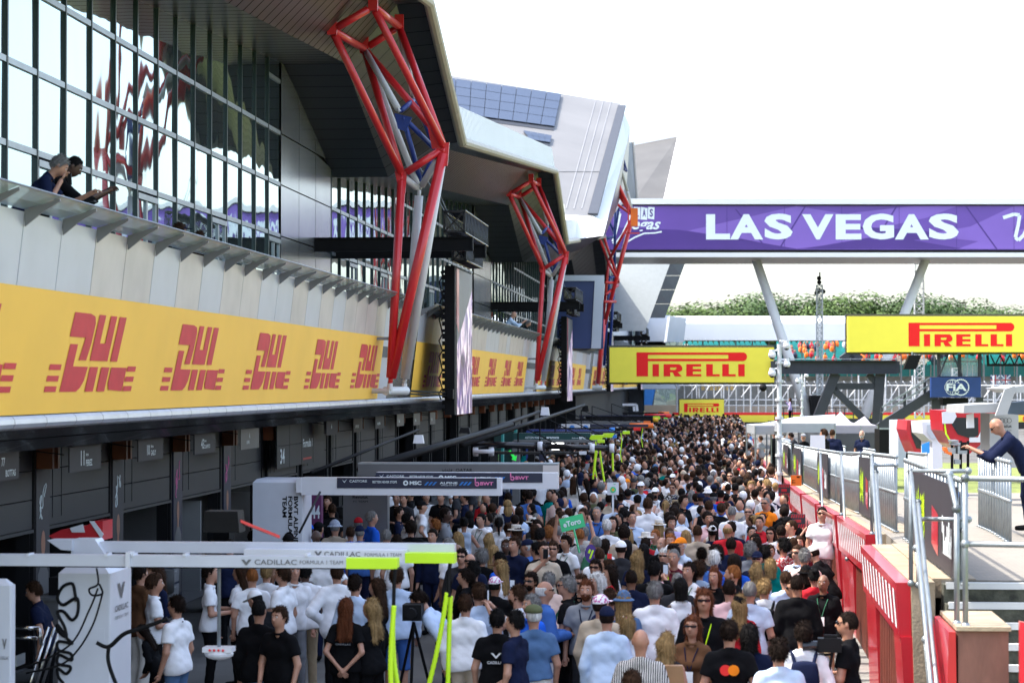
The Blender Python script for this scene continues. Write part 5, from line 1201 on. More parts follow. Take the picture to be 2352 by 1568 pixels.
# Alpine gantry pair and tower
for Y,(xl,xr,yt,yb),(nl,nt,nbm),lab,wd in ((39.5,(692,1150,1097,1137),(774,1097,1121),'white gantry beam with navy strip lettered CASTORE, MSC, ALPINE and BWT, nearer of the pair',[('CASTORE',803,843,1101.5,1107,.01),('BETTER NEVER STOPS',856,912,1103.5,1109,.015),('MSC',941,968,1104,1113,.04),('ALPINE',1010,1051,1106,1111,.02),('FORMULA ONE TEAM',1013,1049,1112.5,1115,0)]),
    (41.2,(863,1281,1085,1122),(863,1085,1107),'white gantry beam with navy strip behind the nearer one, reaching farther right',[('CASTORE',888,928,1090.5,1095,.01),('BETTER NEVER STOPS',941,995,1091.5,1097,.015),('MSC',1022,1048,1092,1101,.04),('ALPINE',1088,1128,1094.5,1099,.02),('FORMULA ONE TEAM',1090,1126,1100,1102,0)])):
    t = thing('pit_gantry', onY(xl,1300,Y), lab, 'gantry', 'overhead gantries over the garages')
    mb = MB(); ob(mb,xl,xr,yt,yb,Y,.35); z_ = None
    if Y < 40: ob(mb,680,692,yt+2,yb-6,Y-.01,.33)
    mb.build('beam','tower_white',t)
    x2 = xr-9 if Y < 40 else 1246
    mb = MB(); ob(mb,nl,x2,nt,nbm,Y-.012,.02); mb.build('navy_strip','navy',t)
    mb = MB(); words(mb,wd,Y-.012)
    q = onY(wd[2][1]-9,(wd[2][3]+wd[2][4])/2,Y-.012); ring2d(mb,(0,0),.02,.045,q,EX,EZ,n=12,off=.01)
    q = onY(wd[0][1]-12,(wd[0][3]+wd[0][4])/2,Y-.012); poly2d(mb,[(-.04,.03),(0,-.03),(.0,-.01)],q,EX,EZ,1,1,.01); poly2d(mb,[(.05,.04),(0,-.03),(.0,-.01)],q,EX,EZ,1,1,.01)
    mb.build('lettering','letter_white',t)
    mb = MB(); x0 = wd[4][2]+5
    for xx in (wd[2][2]+6, x0):
        for k in range(3): mb.quad(*[onY(xx+k*9+dx,yy,Y-.024) for dx,yy in ((0,wd[3][4]+3),(5,wd[3][4]+3),(12,wd[3][3]),(7,wd[3][3]))])
    mb.build('blue_slashes','sky_blue',t)
    mb = MB(); bx = 1103 if Y < 40 else 1184; yy = (nt+nbm)/2+1; words(mb,[('BWT',bx,bx+30,yy-4,yy+4,.04)],Y-.012); q = onY(bx-7,yy+1,Y-.012); ring2d(mb,(0,0),.018,.04,q,EX,EZ,n=12,off=.01); poly2d(mb,[(-.04,0),(-.02,0),(-.02,.1),(-.04,.1)],q,EX,EZ,1,1,.01); mb.build('pink_lettering','pink',t)
t, X0, X1, Y, dp, z = tower(580,693,714,1100,39.6,'grey tower with the words BWT ALPINE FORMULA 1 TEAM written sideways','gantry_white','tower_white')
mb = MB()
for k, s_ in enumerate(('BWT ALPINE','FORMULA 1','TEAM')):
    q = onY(688-k*13+ -13,1139,Y); wdt = {0:.80,1:.72,2:.36}[k]; put_text(mb,s_,(q.x,Y-.003,q.z),-EZ,EX,wdt,.075,.03,off=.006)
mb.build('lettering','black',t)
t = thing('pit_gantry', onY(822,1300,43.5), 'grey gantry beam lettered visit QATAR', 'gantry', 'overhead gantries over the garages')
mb = MB(); ob(mb,822,1281,1066,1092,43.5,.5); mb.build('beam','silver_grey',t); mb = MB(); ob(mb,822,1281,1063,1066,43.6,.5); mb.build('top_edge','steel',t)
mb = MB(); words(mb,[('visit',1015,1040,1075.5,1084,.0),('QATAR',1047,1085,1075.5,1084,.01)],43.5); mb.build('lettering','black',t)
mb = MB(); ob(mb,1247,1281,1068,1091,43.49,.3); mb.build('end_face','fascia_warm',t)
t = thing('team_panel', onY(800,1300,44.5), 'dark grey garage panel lettered Revolut F1 TEAM under the navy striped beams', 'panel')
mb = MB(); ob(mb,788,890,1128,1330,44.5,.3); mb.build('panel','silver_grey',t); mb = MB(); words(mb,[('Revolut',810,845,1137,1144,.02),('F1 TEAM',812,845,1149,1153,0)],44.5); mb.build('lettering','black',t)
t = thing('number_sign', onY(700,1300,43), 'purple garage panel with the number 44', 'panel'); mb = MB(); ob(mb,712,738,1127,1240,43,.2); mb.build('panel','maroon',t); mb = MB(); words(mb,[('44',715,735,1160,1190,.03)],43); mb.build('lettering','letter_white',t)
# black booms with lamps
def boom(label, L, r0, r1, m='black', lamp=None, lm='tower_white'):
    t = thing('boom_arm', L[0], label, 'boom', 'boom arms over the garages'); mb = MB(); mb.tube(L[0],L[1],r0,r1,n=8); mb.build('arm',m,t,True)
    if lamp: mb = MB(); q = Vector(lamp[0]); mb.hexa([q+Vector(v) for v in ((-lamp[1],-lamp[1],-lamp[2]),(lamp[1],-lamp[1],-lamp[2]),(lamp[1],lamp[1],-lamp[2]),(-lamp[1],lamp[1],-lamp[2]),(-lamp[1]*.75,-lamp[1]*.75,lamp[2]),(lamp[1]*.75,-lamp[1]*.75,lamp[2]),(lamp[1]*.75,lamp[1]*.75,lamp[2]),(-lamp[1]*.75,lamp[1]*.75,lamp[2]))]); mb.build('lamp_head',lm,t)
    return t
boom('slim black boom with white lamp head, rising from the grey tower',(onY(715,1085,41),onY(961,987,45)),.035,.025,lamp=(onY(962,1008,45),.10,.08))
boom('thick tapered black boom rising to the right behind the white lamp',(onY(830,1078,44),onY(1176,974,52)),.10,.05,lamp=(onY(1068,988,50),.12,.06),lm='black')
boom('black boom ending in a white dome lamp',(onY(1062,1008,50),onY(1241,945,58)),.06,.04,lamp=(onY(1252,944,58),.11,.10))
boom('long black boom reaching farthest right',(onY(1062,1022,51),onY(1343,930,66)),.06,.04,lamp=(onY(1345,938,66),.1,.08),lm='black')
boom('thin slanting black rod in front of the grey tower',(onY(735,1130,39),onY(688,1222,37)),.02,.02)
t = thing('air_gun_beam', onY(1082,1025,54), 'black tube beam with white joints and small letters TGR', 'gantry', 'overhead gantries over the garages')
mb = MB(); mb.tube(onY(1082,1019,54),onY(1240,1024,54),.075,n=10); mb.tube(onY(1236,1024,54),onY(1412,1029,54),.065,n=10); mb.build('tube','black_gloss',t,True)
mb = MB()
for x,y in ((1240,1024),(1360,1029),(1405,1029),(1092,1037),(1128,1036)): mb.tube(onY(x-5,y,54),onY(x+6,y,54),.11,n=10)
mb.tube(onY(1090,1037,53.8),onY(1135,1036,53.8),.05); mb.build('joint','tower_white',t,True)
mb = MB(); mb.tube(onY(1240,1030,54),onY(1262,1066,54),.03); mb.tube(onY(1160,1030,54),onY(1240,1015,54),.02); mb.build('strut','black',t)
for x,y0,x2,y2,l in ((1367,1047,1362,1100,'first of the far lime hoses, over the team in black'),(1379,1045,1388,1106,'second far lime hose, slanting right'),(1407,1038,1408,1082,'third far lime hose, at the end of the black tube beam')): hose(l,[tuple(onY(x,y0-20,54)),tuple(onY(x,y0,54)),tuple(onY(x2,y2,54))],.022)
t = thing('pit_gantry', onY(1160,1100,68), 'dark green gantry beam lettered ASTON MARTIN aramco with lime end', 'gantry', 'overhead gantries over the garages')
mb = MB(); ob(mb,1178,1356,994,1012,68,.3); mb.build('beam','teal_dark',t); mb = MB(); mb.prism([onY(x,y,67.97) for x,y in ((1351,1012),(1358,999),(1387,999),(1380,1012))],(0,.3,0)); mb.prism([onY(x,y,70) for x,y in ((1380,1004),(1386,995),(1411,995),(1405,1005))],(0,.3,0)); mb.build('lime_end','lime',t)
mb = MB(); words(mb,[('ASTON MARTIN',1206,1250,1002,1007,.01),('aramco',1255,1284,1002.5,1007,.03),('Built on',1314,1328,1004,1007,.01),('arm',1330,1346,1002.5,1008,.03)],68); mb.build('lettering','letter_white',t)
mb = MB(); ob(mb,1151,1156,980,1100,66,.3); ob(mb,1181,1187,980,1100,69,.3); mb.build('teal_post','teal',t); mb = MB(); ob(mb,1135,1151,985,1100,66.2,.3); ob(mb,1156,1181,990,1100,69.3,.3); mb.build('dark_panel','teal_dark',t)
t = thing('green_arrow', onY(1190,1030,60), 'bright green arrow sign pointing down in the green garage', 'sign'); mb = MB(); mb.prism([onY(x,y,60) for x,y in ((1168,1036),(1172,1033),(1183,1048),(1187,1045),(1185,1058),(1174,1054),(1178,1051))],(0,.05,0)); mb.build('arrow','green_light',t)
for i,(xl,xr,y_,Y,m,em) in enumerate(((1130,1330,1040,58,'black_gloss','tower_white'),(1180,1372,1013,63,'silver_grey','lime'),(1215,1400,1002,72,'black','sky_blue'),(1240,1430,993,78,'navy','lime'),(1275,1455,985,86,'black','bright_red'),(1300,1478,970,100,'silver_grey','orange'),(1345,1500,959,118,'black','lime'))):
    t = thing('pit_gantry', onY(xl,y_,Y), '%s thin overhead gantry beam in the row beyond the grey QATAR beam' % ['first','second','third','fourth','fifth','sixth','seventh'][i], 'gantry', 'overhead gantries over the garages')
    mb = MB(); ob(mb,xl,xr,y_-3,y_+3,Y,.2); mb.build('beam',m,t); mb = MB(); ob(mb,xr,xr+16,y_-3.5,y_+3.5,Y-.02,.24); mb.build('end',em,t)
    mb = MB(); q = onY(xl+5,y_,Y); mb.box((q.x-.1,Y,0),(q.x+.1,Y+.2,q.z)); mb.build('post',m,t)
    mb = MB(); q = onY(xl+60,y_,Y); e = onY(xr-10,y_,Y); mb.tube(q+EZ*.7,e,.015,n=4); mb.tube(q,q+EZ*.7,.02,n=4); mb.build('stay','black',t)
    mb = MB(); q = onY(xr-4,y_,Y); mb.path([q,q+Vector((.03,0,-.3)),q+Vector((-.02,0,-.7)),q+Vector((.06,0,-1.2))],.02,n=5); mb.build('hose','lime' if i % 2 else 'black',t)
t = thing('white_booth', onY(1320,1030,88), 'white booth with two round blue emblems', 'kiosk'); mb = MB(); ob(mb,1289,1353,974,990,88,.6); mb.build('panel','tower_white',t); mb = MB(); mb.tube(onY(1314,982,87.98),onY(1314,982,88),.1,n=12); mb.tube(onY(1345,982,87.98),onY(1345,982,88),.1,n=12); mb.build('emblem','sky_blue',t)
for xl,xr,yt,yb,Y,m,em,ex,l in ((1282,1489,974,980,92,'navy','orange',1446,'navy gantry beam with orange end'),(1210,1400,1000+-14,990,80,'blue_paint','sky_blue',1400,'blue beam behind the dark green gantry'),(1322,1500,962,966,112,'black','seat_yellow',1507,'black beam with yellow round ends'),(1430,1525,947,951,130,'black','orange',1512,'black beam with an orange end knob'),(1330,1530,953,956,122,'navy','bright_red',1480,'navy and red beam just above the far crowd')):
    t = thing('pit_gantry', onY(xl,yb,Y), l, 'gantry', 'overhead gantries over the garages'); mb = MB(); ob(mb,xl,xr,yt,yb,Y,.3); mb.build('beam',m,t)
    mb = MB(); mb.tube(onY(min(ex,xr),(yt+yb)/2,Y+.1),onY(xr+12,(yt+yb)/2,Y+.1),.10,n=8); mb.build('end',em,t,True)
    mb = MB(); q = onY(xl+6,yb,Y); mb.box((q.x-.12,Y,0),(q.x+.12,Y+.3,q.z)); mb.build('post',m,t)
t = thing('camera_rig', onY(1440,943,120), 'white rounded frame over the far garages', 'frame'); mb = MB()  # plain frame of white bars
for a_,b_ in (((1430,929),(1462,929)),((1462,929),(1464,944)),((1456,933),(1457,944))): mb.bar(onY(*a_,120),onY(*b_,120),.12)
mb.build('frame','tower_white',t)
t = thing('green_flag', onY(1528,960,128), 'small bright green flag at the far end of the crowd', 'flag'); mb = MB(); mb.prism([onY(x,y,128) for x,y in ((1523,950),(1532,951),(1533,961),(1524,960))],(0,.03,0)); mb.build('cloth','green_light',t)
# garage interior hints: lamps, red and white car body, grey cabinets
for i,(x,y,Y,w_,h_,m,l) in enumerate(((1276,1015,75,.12,.5,'lamp_white','first bright upright lamp in the far garages'),(1288,1012,78,.1,.4,'lamp_white','second bright upright lamp in the far garages'),(598,1265,0,0,0,None,None))):
    if m: t = thing('garage_lamp', onY(x,y,Y), l, 'lamp'); q = onY(x,y,Y); mb = MB(); mb.box(q-Vector((w_,.03,h_/2)),q+Vector((w_,.03,h_/2))); mb.build('tube',m,t)
t = thing('race_car_body', (-12.5,30,0), 'red and white patterned car bodywork inside the near garage', 'car part')
mb = MB(); mb.prism([onY(x,y,30) for x,y in ((112,1230),(140,1216),(200,1206),(215,1196),(236,1196),(236,1240),(165,1240),(120,1236))],(0,.5,0)); mb.build('bodywork','hoard_red',t)
mb = MB(); mb.prism([onY(x,y,29.98) for x,y in ((160,1212),(190,1203),(195,1222),(165,1222))],(0,.01,0)); mb.prism([onY(x,y,29.98) for x,y in ((205,1196),(216,1196),(238,1226),(232,1236))],(0,.01,0)); mb.build('white_patch','tower_white',t)
# grey garage walls lit from outside
mb = MB(); q0, q1 = onY(520,1180,40), onY(565,1300,40)
t = thing('tool_cart', onY(50,1568,24.5), 'chrome tubular trolleys in front of the dark garage at the left edge', 'trolley'); mb = MB()
for dx in (0,14,28): mb.tube(onY(70+dx,1568,24+dx*.02),onY(110+dx,1440,24.5),.018,n=6)
mb.tube(onY(33,1440,24),onY(90,1442,24),.02,n=6); mb.tube(onY(33,1462,24),onY(85,1465,24),.02,n=6); mb.tube(onY(90,1442,24),onY(95,1480,24),.02,n=6); mb.build('tube_frame','chrome',t,True)
mb = MB(); mb.box(onY(35,1530,24.1),onY(58,1498,24.4)); mb.build('stacked_tins','steel',t)
mb = MB(); ob(mb,418,460,1150,1400,48,.1); mb.build('garage_inner_wall','grey_light',PB); mb = MB(); ob(mb,528,578,1130,1400,54,.1); mb.build('garage_inner_wall','grey_light',PB)
mb = MB(); ob(mb,464,488,1136,1400,49.6,.05); mb.build('garage_lit_wall','lamp_warm',PB)  # wall, no lamp: it glows to stand for the light on it
t = thing('garage_lamp', onY(479,1180,49.5), 'bright upright light strip in the garage above the second lime beam', 'lamp'); mb = MB(); ob(mb,477,480.5,1137,1240,49.5,.04); mb.build('tube','lamp_white',t)
# racing car in the lane
t = thing('racing_car', onZ(1100,1262,0), 'single seat racing car with lime green air intake, half hidden in the crowd', 'car')
q = Vector(t.location)+Vector((-.2,0,0)); mb = MB()
mb.hexa([q+Vector(v) for v in ((-.45,-1.2,.1),(.45,-1.2,.1),(.75,1.6,.1),(-.75,1.6,.1),(-.22,-1.2,.5),(.22,-1.2,.5),(.35,1.4,.75),(-.35,1.4,.75))]); mb.hexa([q+Vector(v) for v in ((-.12,-2.8,.15),(.12,-2.8,.15),(.3,-1.2,.2),(-.3,-1.2,.2),(-.1,-2.8,.25),(.1,-2.8,.25),(.22,-1.2,.5),(-.22,-1.2,.5))]); mb.build('body','silver_grey',t)
mb = MB(); mb.hexa([q+Vector(v) for v in ((-.2,.1,.6),(.2,.1,.6),(.12,1.2,.6),(-.12,1.2,.6),(-.14,.2,.98),(.14,.2,.98),(.04,1.0,.85),(-.04,1.0,.85))]); mb.box(q+Vector((-.5,-1,.3)),q+Vector((-.3,.3,.55))); mb.build('lime_intake','lime',t)
mb = MB(); mb.box(q+Vector((-.95,-2.9,.08)),q+Vector((.95,-2.5,.12))); mb.build('front_wing','tower_white',t); mb = MB(); mb.box(q+Vector((-.5,2.0,.75)),q+Vector((.5,2.3,.95))); mb.build('rear_wing','black',t)
mb = MB(); mb.path([q+Vector(v) for v in ((-.35,.2,.62),(-.3,-.4,.75),(0,-.7,.72),(.3,-.4,.75),(.35,.2,.62))],.04,n=6); mb.tube(q+Vector((0,-.7,.72)),q+Vector((0,-1.0,.45)),.03,n=6); mb.build('halo','silver_grey',t)
for sx,sy in ((-1,-1.7),(1,-1.7),(-1,1.9),(1,1.9)):
    c = q+Vector((sx*.8,sy,.36)); mb = MB(); mb.tube(c-Vector((.19,0,0)),c+Vector((.19,0,0)),.36,n=20); w_ = mb.build('wheel','tyre',t,True); mb = MB(); mb.tube(c-Vector((.195,0,0)),c+Vector((.195,0,0)),.22,n=14); mb.build('rim','silver_grey',w_)
mb = MB(); mb.bar(q+Vector((-.8,-1.7,.36)),q+Vector((.8,-1.7,.36)),.04); mb.bar(q+Vector((-.8,1.9,.36)),q+Vector((.8,1.9,.36)),.05); mb.build('suspension','black',t)
# ================================================================ people
import time
_t0 = time.time()
def surf_nets(fn, lo, hi, h):
    lo = np.array(lo, float); n = np.ceil((np.array(hi)-lo)/h).astype(int)+1
    ax = [lo[i]+h*np.arange(n[i]) for i in range(3)]; X, Y, Z = np.meshgrid(*ax, indexing='ij')
    f = fn(X, Y, Z).astype(np.float32); s = f < 0
    c = [s[i:n[0]-1+i, j:n[1]-1+j, k:n[2]-1+k] for i in (0,1) for j in (0,1) for k in (0,1)]
    tot = sum(x.astype(np.int8) for x in c); act = (tot > 0) & (tot < 8); idx = -np.ones(act.shape, int); ids = np.argwhere(act); idx[act] = np.arange(len(ids))
    P = np.zeros((len(ids), 3)); W = np.zeros(len(ids)); off = [(i,j,k) for i in (0,1) for j in (0,1) for k in (0,1)]
    for a in range(8):
        for b in range(a+1, 8):
            d = np.abs(np.array(off[a])-np.array(off[b]))
            if d.sum() != 1: continue
            fa = f[ids[:,0]+off[a][0], ids[:,1]+off[a][1], ids[:,2]+off[a][2]]; fb = f[ids[:,0]+off[b][0], ids[:,1]+off[b][1], ids[:,2]+off[b][2]]
            m = (fa < 0) != (fb < 0); t = np.where(m, fa/(fa-fb+1e-12), 0)
            q = np.array(off[a])+(np.array(off[b])-np.array(off[a]))*t[:,None]; P[m] += q[m]; W[m] += 1
    V = lo+h*(ids+P/W[:,None]); Q = []
    for ax_ in range(3):
        u, v = [(1,2),(2,0),(0,1)][ax_]
        sl0 = [slice(None)]*3; sl1 = [slice(None)]*3; sl0[ax_] = slice(0,-1); sl1[ax_] = slice(1,None)
        a, b = s[tuple(sl0)], s[tuple(sl1)]; e = np.argwhere(a != b); e = e[(e[:,u] > 0) & (e[:,v] > 0) & (e[:,u] < n[u]-1) & (e[:,v] < n[v]-1)]
        fl = a[e[:,0],e[:,1],e[:,2]]
        def g(du, dv): w_ = e.copy(); w_[:,u] -= du; w_[:,v] -= dv; return idx[w_[:,0],w_[:,1],w_[:,2]]
        q = np.stack([g(1,1),g(0,1),g(0,0),g(1,0)],1); q[~fl] = q[~fl][:,::-1]; Q.append(q)
    return V, np.concatenate(Q)
def cap(X, Y, Z, a, b, r1, r2, sy=1.0):
    ax, ay, az = a; bx, by, bz = b; dx, dy, dz = bx-ax, (by-ay)/sy, bz-az; L = dx*dx+dy*dy+dz*dz+1e-9
    px, py, pz = X-ax, (Y-ay)/sy, Z-az; t = np.clip((px*dx+py*dy+pz*dz)/L, 0, 1)
    return np.sqrt((px-t*dx)**2+(py-t*dy)**2+(pz-t*dz)**2)-(r1+(r2-r1)*t)
def ell(X, Y, Z, c, r):
    k = np.sqrt(((X-c[0])/r[0])**2+((Y-c[1])/r[1])**2+((Z-c[2])/r[2])**2); return (k-1)*min(r)
def smin(a, b, k): h = np.clip(.5+.5*(b-a)/k, 0, 1); return b*(1-h)+a*h-k*h*(1-h)
# arm poses: elbow, wrist of the right (+x) and left arm
ARM = {'down':((.255,-.02,1.12),(.25,.07,.87)), 'front':((.245,.03,1.12),(.07,.27,1.13)), 'cross':((.25,.07,1.12),(-.07,.20,1.16)),
       'hip':((.37,-.09,1.15),(.18,.05,1.0)), 'phone':((.27,.17,1.28),(.10,.34,1.50)), 'ear':((.27,.20,1.20),(.12,.14,1.52)),
       'behind':((.27,-.12,1.13),(.04,-.17,.93)), 'low':((.25,.03,1.11),(.08,.26,.95)), 'high':((.27,.05,1.62),(.22,.12,1.90)), 'shade':((.36,.10,1.48),(.10,.17,1.66)), 'rail':((.23,.36,1.36),(.07,.50,1.64)), 'half':((.25,.0,1.12),(.20,.24,1.03))}
def rig(sex, ra, la, lean=0, stride=0, crouch=0):
    w = 1.0 if sex == 'm' else .87
    J = {}
    for s, p in ((1,ra),(-1,la)):
        e, k = ARM[p]; J['s%d' % s] = (s*.176*w, 0, 1.392); J['e%d' % s] = (s*e[0]*(w if e[0] > .2 else 1), e[1], e[2]); J['w%d' % s] = (s*k[0], k[1], k[2])
    J['neck'] = (0,-.012,1.44); J['head'] = (0,.015,1.57)
    if lean:
        a = R(lean); c, s_ = math.cos(a), math.sin(a)
        for k, v in list(J.items()):
            y, z = v[1], v[2]-.95; J[k] = (v[0], y*c+z*s_, -y*s_+z*c+.95)
    return J
_cache = {}
def human(sex='m', ra='down', la='down', lean=0, stride=0, sleeve='short', bottom='long', hi=False):
    key = (sex,ra,la,lean,stride,sleeve,bottom,hi)
    if key in _cache: return _cache[key]
    J = rig(sex,ra,la,lean); f = sex == 'f'; w = .87 if f else 1.0
    a = R(lean); ca, sa = math.cos(a), math.sin(a)
    def up(p): y, z = p[1], p[2]-.95; return (p[0], y*ca+z*sa, -y*sa+z*ca+.95)
    hipx = .088; st = stride
    hip = [(hipx,0,.90),(-hipx,0,.90)]; kn = [(.095,.03+.16*st,.50),(-.095,.03-.04*st,.50)]; an = [(.105,-.02+.24*st,.09),(-.105,-.02-.30*st,.10)]
    def local(X, Y, Z):      # undo the lean for upper-body volumes
        return X, Y*ca-(Z-.95)*sa, Y*sa+(Z-.95)*ca+.95
    def torso(X, Y, Z, g):
        x, y, z = local(X, Y, Z)
        d = cap(x,y,z,(-.084*w,.0,1.28),(.084*w,.0,1.28),.108*w+g,.108*w+g,.84)
        d = smin(d, cap(x,y,z,(-.062,.0,1.07),(.062,.0,1.07),(.085 if f else .106)+g,(.085 if f else .106)+g,.85),.10)
        d = smin(d, smin(cap(x,y,z,(0,-.015,1.462),(.155*w,-.005,1.395),.050+g*.8,.050+g*.8,.9), cap(x,y,z,(0,-.015,1.462),(-.155*w,-.005,1.395),.052+g*.8,.050+g*.8,.9),.03),.06)
        if f: d = smin(d, cap(x,y,z,(-.075,.085,1.25),(.075,.085,1.25),.05+g,.05+g,.9),.05)
        d = smin(d, cap(X,Y,Z,(-.075,-.01,.92),(.075,-.01,.92),.115+g*1.7,.115+g*1.7,.92),.10)
        return d
    def arms(X, Y, Z, g, r=(.050,.040,.036,.026)):
        k = .9 if f else 1.08; d = None
        for s in (1,-1):
            q = smin(cap(X,Y,Z,J['s%d'%s],J['e%d'%s],r[0]*k+g,r[1]*k+g), cap(X,Y,Z,J['e%d'%s],J['w%d'%s],r[2]*k+g,r[3]*k+g),.02); d = q if d is None else np.minimum(d,q)
        return d
    def legs(X, Y, Z, g, bell=0):
        d = None
        for i in (0,1):
            q = smin(cap(X,Y,Z,hip[i],kn[i],.088+g,.058+g), cap(X,Y,Z,kn[i],an[i],.056+g,.038+g+bell),.03); d = q if d is None else smin(d,q,.03)
        return d
    def headf(X, Y, Z):
        x, y, z = local(X, Y, Z); x, y, z = x/1.01, y/1.01, 1.56+(z-1.56)/1.01
        d = ell(x,y,z,(0,.008,1.665),(.076,.097,.105)); d = smin(d, ell(x,y,z,(0,.045,1.605),(.052,.056,.062)),.04)
        d = smin(d, cap(x,y,z,(0,.092,1.668),(0,.118,1.632),.008,.014),.018)
        d = smin(d, cap(x,y,z,(-.03,.085,1.688),(.03,.085,1.688),.012,.012),.02)
        d = np.maximum(d, -ell(x,y,z,(.031,.112,1.668),(.017,.016,.011))); d = np.maximum(d, -ell(x,y,z,(-.031,.112,1.668),(.017,.016,.011)))
        d = np.maximum(d, -ell(x,y,z,(0,.118,1.592),(.024,.012,.004)))
        for s in (1,-1): d = smin(d, ell(x,y,z,(s*.078,.0,1.650),(.010,.020,.030)),.008)
        return smin(d, cap(x,y,z,(0,.004,1.45),(0,.004,1.58),.052 if not f else .045,.052 if not f else .043),.03)
    def wr(X, Y, Z, m=.006): m *= .42; return m*np.sin(44*Z+26*np.abs(X)+4*np.sin(13*Y+7*X))*np.sin(11*X+19*Y+7*Z)+.5*m*np.sin(52*Z-46*np.abs(X)+9*Y)
    hb = .020 if not hi else .014
    ymin, ymax = -.35-.1*abs(st), .50+max(0,sa)*.75; zmax = 1.84 if 'high' not in (ra,la) else 2.0
    def hands(X, Y, Z):
        d = None
        for s in (1,-1):
            e = np.array(J['e%d'%s]); k = np.array(J['w%d'%s]); v = (k-e)/np.linalg.norm(k-e); q = cap(X,Y,Z,tuple(k-v*.01),tuple(k+v*.065),.026,.030,.9); d = q if d is None else np.minimum(d,q)
            if not hi: d = np.minimum(d, cap(X,Y,Z,tuple(k+v*.06),tuple(k+v*.14+np.array((0,.02,0))),.028,.016))
        return d
    def bodyf(X, Y, Z):
        d = torso(X,Y,Z,-.018); d = smin(d, headf(X,Y,Z),.02); d = smin(d, arms(X,Y,Z,0),.03); d = smin(d, hands(X,Y,Z),.012)
        d = smin(d, legs(X,Y,Z,-.006),.03)
        return d
    V, Q = surf_nets(bodyf, (-.46,ymin,.02), (.46,ymax,zmax), hb+.002)
    if True:   # finer head replaces the coarse one above the neck
        hc = up((0,.02,1.645)); lo = np.array(hc)-(.12,.17,.175); hi_ = np.array(hc)+(.12,.17,.17); lo[2] = max(lo[2], up((0,0,1.46))[2]-.02)
        V2, Q2 = surf_nets(lambda X,Y,Z: headf(X,Y,Z), lo, hi_, .0075 if hi else .0105)
        x, y, z = V[:,0], V[:,1]*ca-(V[:,2]-.95)*sa, V[:,1]*sa+(V[:,2]-.95)*ca+.95
        drop = (z > 1.50) & (np.abs(x) < .13) & (np.abs(y) < .16); keep = ~drop[Q].any(1); Q = Q[keep]
        Q = np.concatenate([Q, Q2+len(V)]); V = np.concatenate([V, V2])
    v = [tuple(p) for p in V]; q = [tuple(p) for p in Q]; me_mb = MB(); me_mb.raw(v, q); nb = len(q)
    # fingers: four unequal curled chains and a thumb leaving the side of the palm
    if hi:
        for s in (1,-1):
            e = Vector(J['e%d'%s]); k = Vector(J['w%d'%s]); d = (k-e).normalized(); side = d.cross(Vector((0,1,0) if abs(d.y) < .8 else (0,0,1))).normalized()
            nrm = side.cross(d).normalized(); 
            if nrm.y < 0: nrm = -nrm
            for i, L in enumerate((.068,.078,.073,.058)):
                p0_ = k+d*.072+side*(i-1.5)*.018; p1 = p0_+d*L*.45+nrm*.008; p2 = p1+d*L*.3+nrm*L*.28; p3 = p2+d*L*.12+nrm*L*.28; me_mb.path([p0_-d*.02,p0_,p1,p2,p3],[.009,.0088,.008,.0075,.006],6)
            t0 = k+d*.02-side*.022; me_mb.path([t0,t0-side*.022+d*.02+nrm*.01,t0-side*.028+d*.05+nrm*.02],[.011,.010,.007],6)
    ne = len(me_mb.f)
    # eyes (second material slot), brows and lips (third)
    nv0 = len(me_mb.v); up0 = up; up = lambda p: up0((p[0]*1.01, p[1]*1.01, 1.56+(p[2]-1.56)*1.01))
    me_mb.mi = 1
    for s in (1,-1): me_mb.ball(up((s*.031,.0915,1.668)),.0128,8,6)
    me_mb.mi = 2
    for s in (1,-1): me_mb.ball(up((s*.031,.0995,1.668)),.0068,6,4)
    for s in (1,-1): me_mb.path([up((s*.014,.102,1.688)),up((s*.033,.1005,1.692)),up((s*.05,.088,1.686))],.0042,5)
    me_mb.mi = 3; me_mb.path([up((-.024,.092,1.594)),up((-.01,.103,1.596)),up((.01,.103,1.596)),up((.024,.092,1.594))],[.003,.006,.006,.003],5)
    me_mb.v[nv0:] = me_mb.v[nv0:]
    def mesh(name, mb=None, VQ=None, slots=1):
        me = bpy.data.meshes.new(name)
        if VQ: me.from_pydata([tuple(p) for p in VQ[0]], [], [tuple(p) for p in VQ[1]])
        else: me.from_pydata(mb.v, [], mb.f); me.polygons.foreach_set('material_index', mb.m)
        for _ in range(slots): me.materials.append(M('cloth_default'))
        if mb is not None: me.polygons.foreach_set('material_index', mb.m)
        me.polygons.foreach_set('use_smooth', [True]*len(me.polygons)); me.update(); return me
    out = {'body': mesh('body', me_mb, slots=4)}
    # shirt
    hemz = .86 if sleeve != 'tuck' else .95; el = {'short':.62,'tuck':.62,'long':1.9,'none':-.0,'jacket':1.9}[sleeve]; gg = .017 if sleeve != 'jacket' else .030
    if sleeve == 'jacket': hemz = .80
    def shirtf(X, Y, Z):
        d = torso(X,Y,Z,gg)
        if el > 0:
            for s in (1,-1):
                S, E, W = [np.array(J[k+'%d'%s]) for k in 'sew']
                k = (.9 if f else 1.08)
                if el < 1: q = cap(X,Y,Z,tuple(S),tuple(S+(E-S)*el),.052*k+gg,.048*k+gg+.008)
                else: q = smin(cap(X,Y,Z,tuple(S),tuple(E),.052*k+gg,.042*k+gg), cap(X,Y,Z,tuple(E),tuple(E+(W-E)*.94),.040*k+gg,.029*k+gg*.9),.02)
                if el < 1: n = (E-S)/np.linalg.norm(E-S); q = np.maximum(q, (X-S[0])*n[0]+(Y-S[1])*n[1]+(Z-S[2])*n[2]-np.linalg.norm(E-S)*el)
                d = smin(d,q,.035)
        x, y, z = local(X,Y,Z)
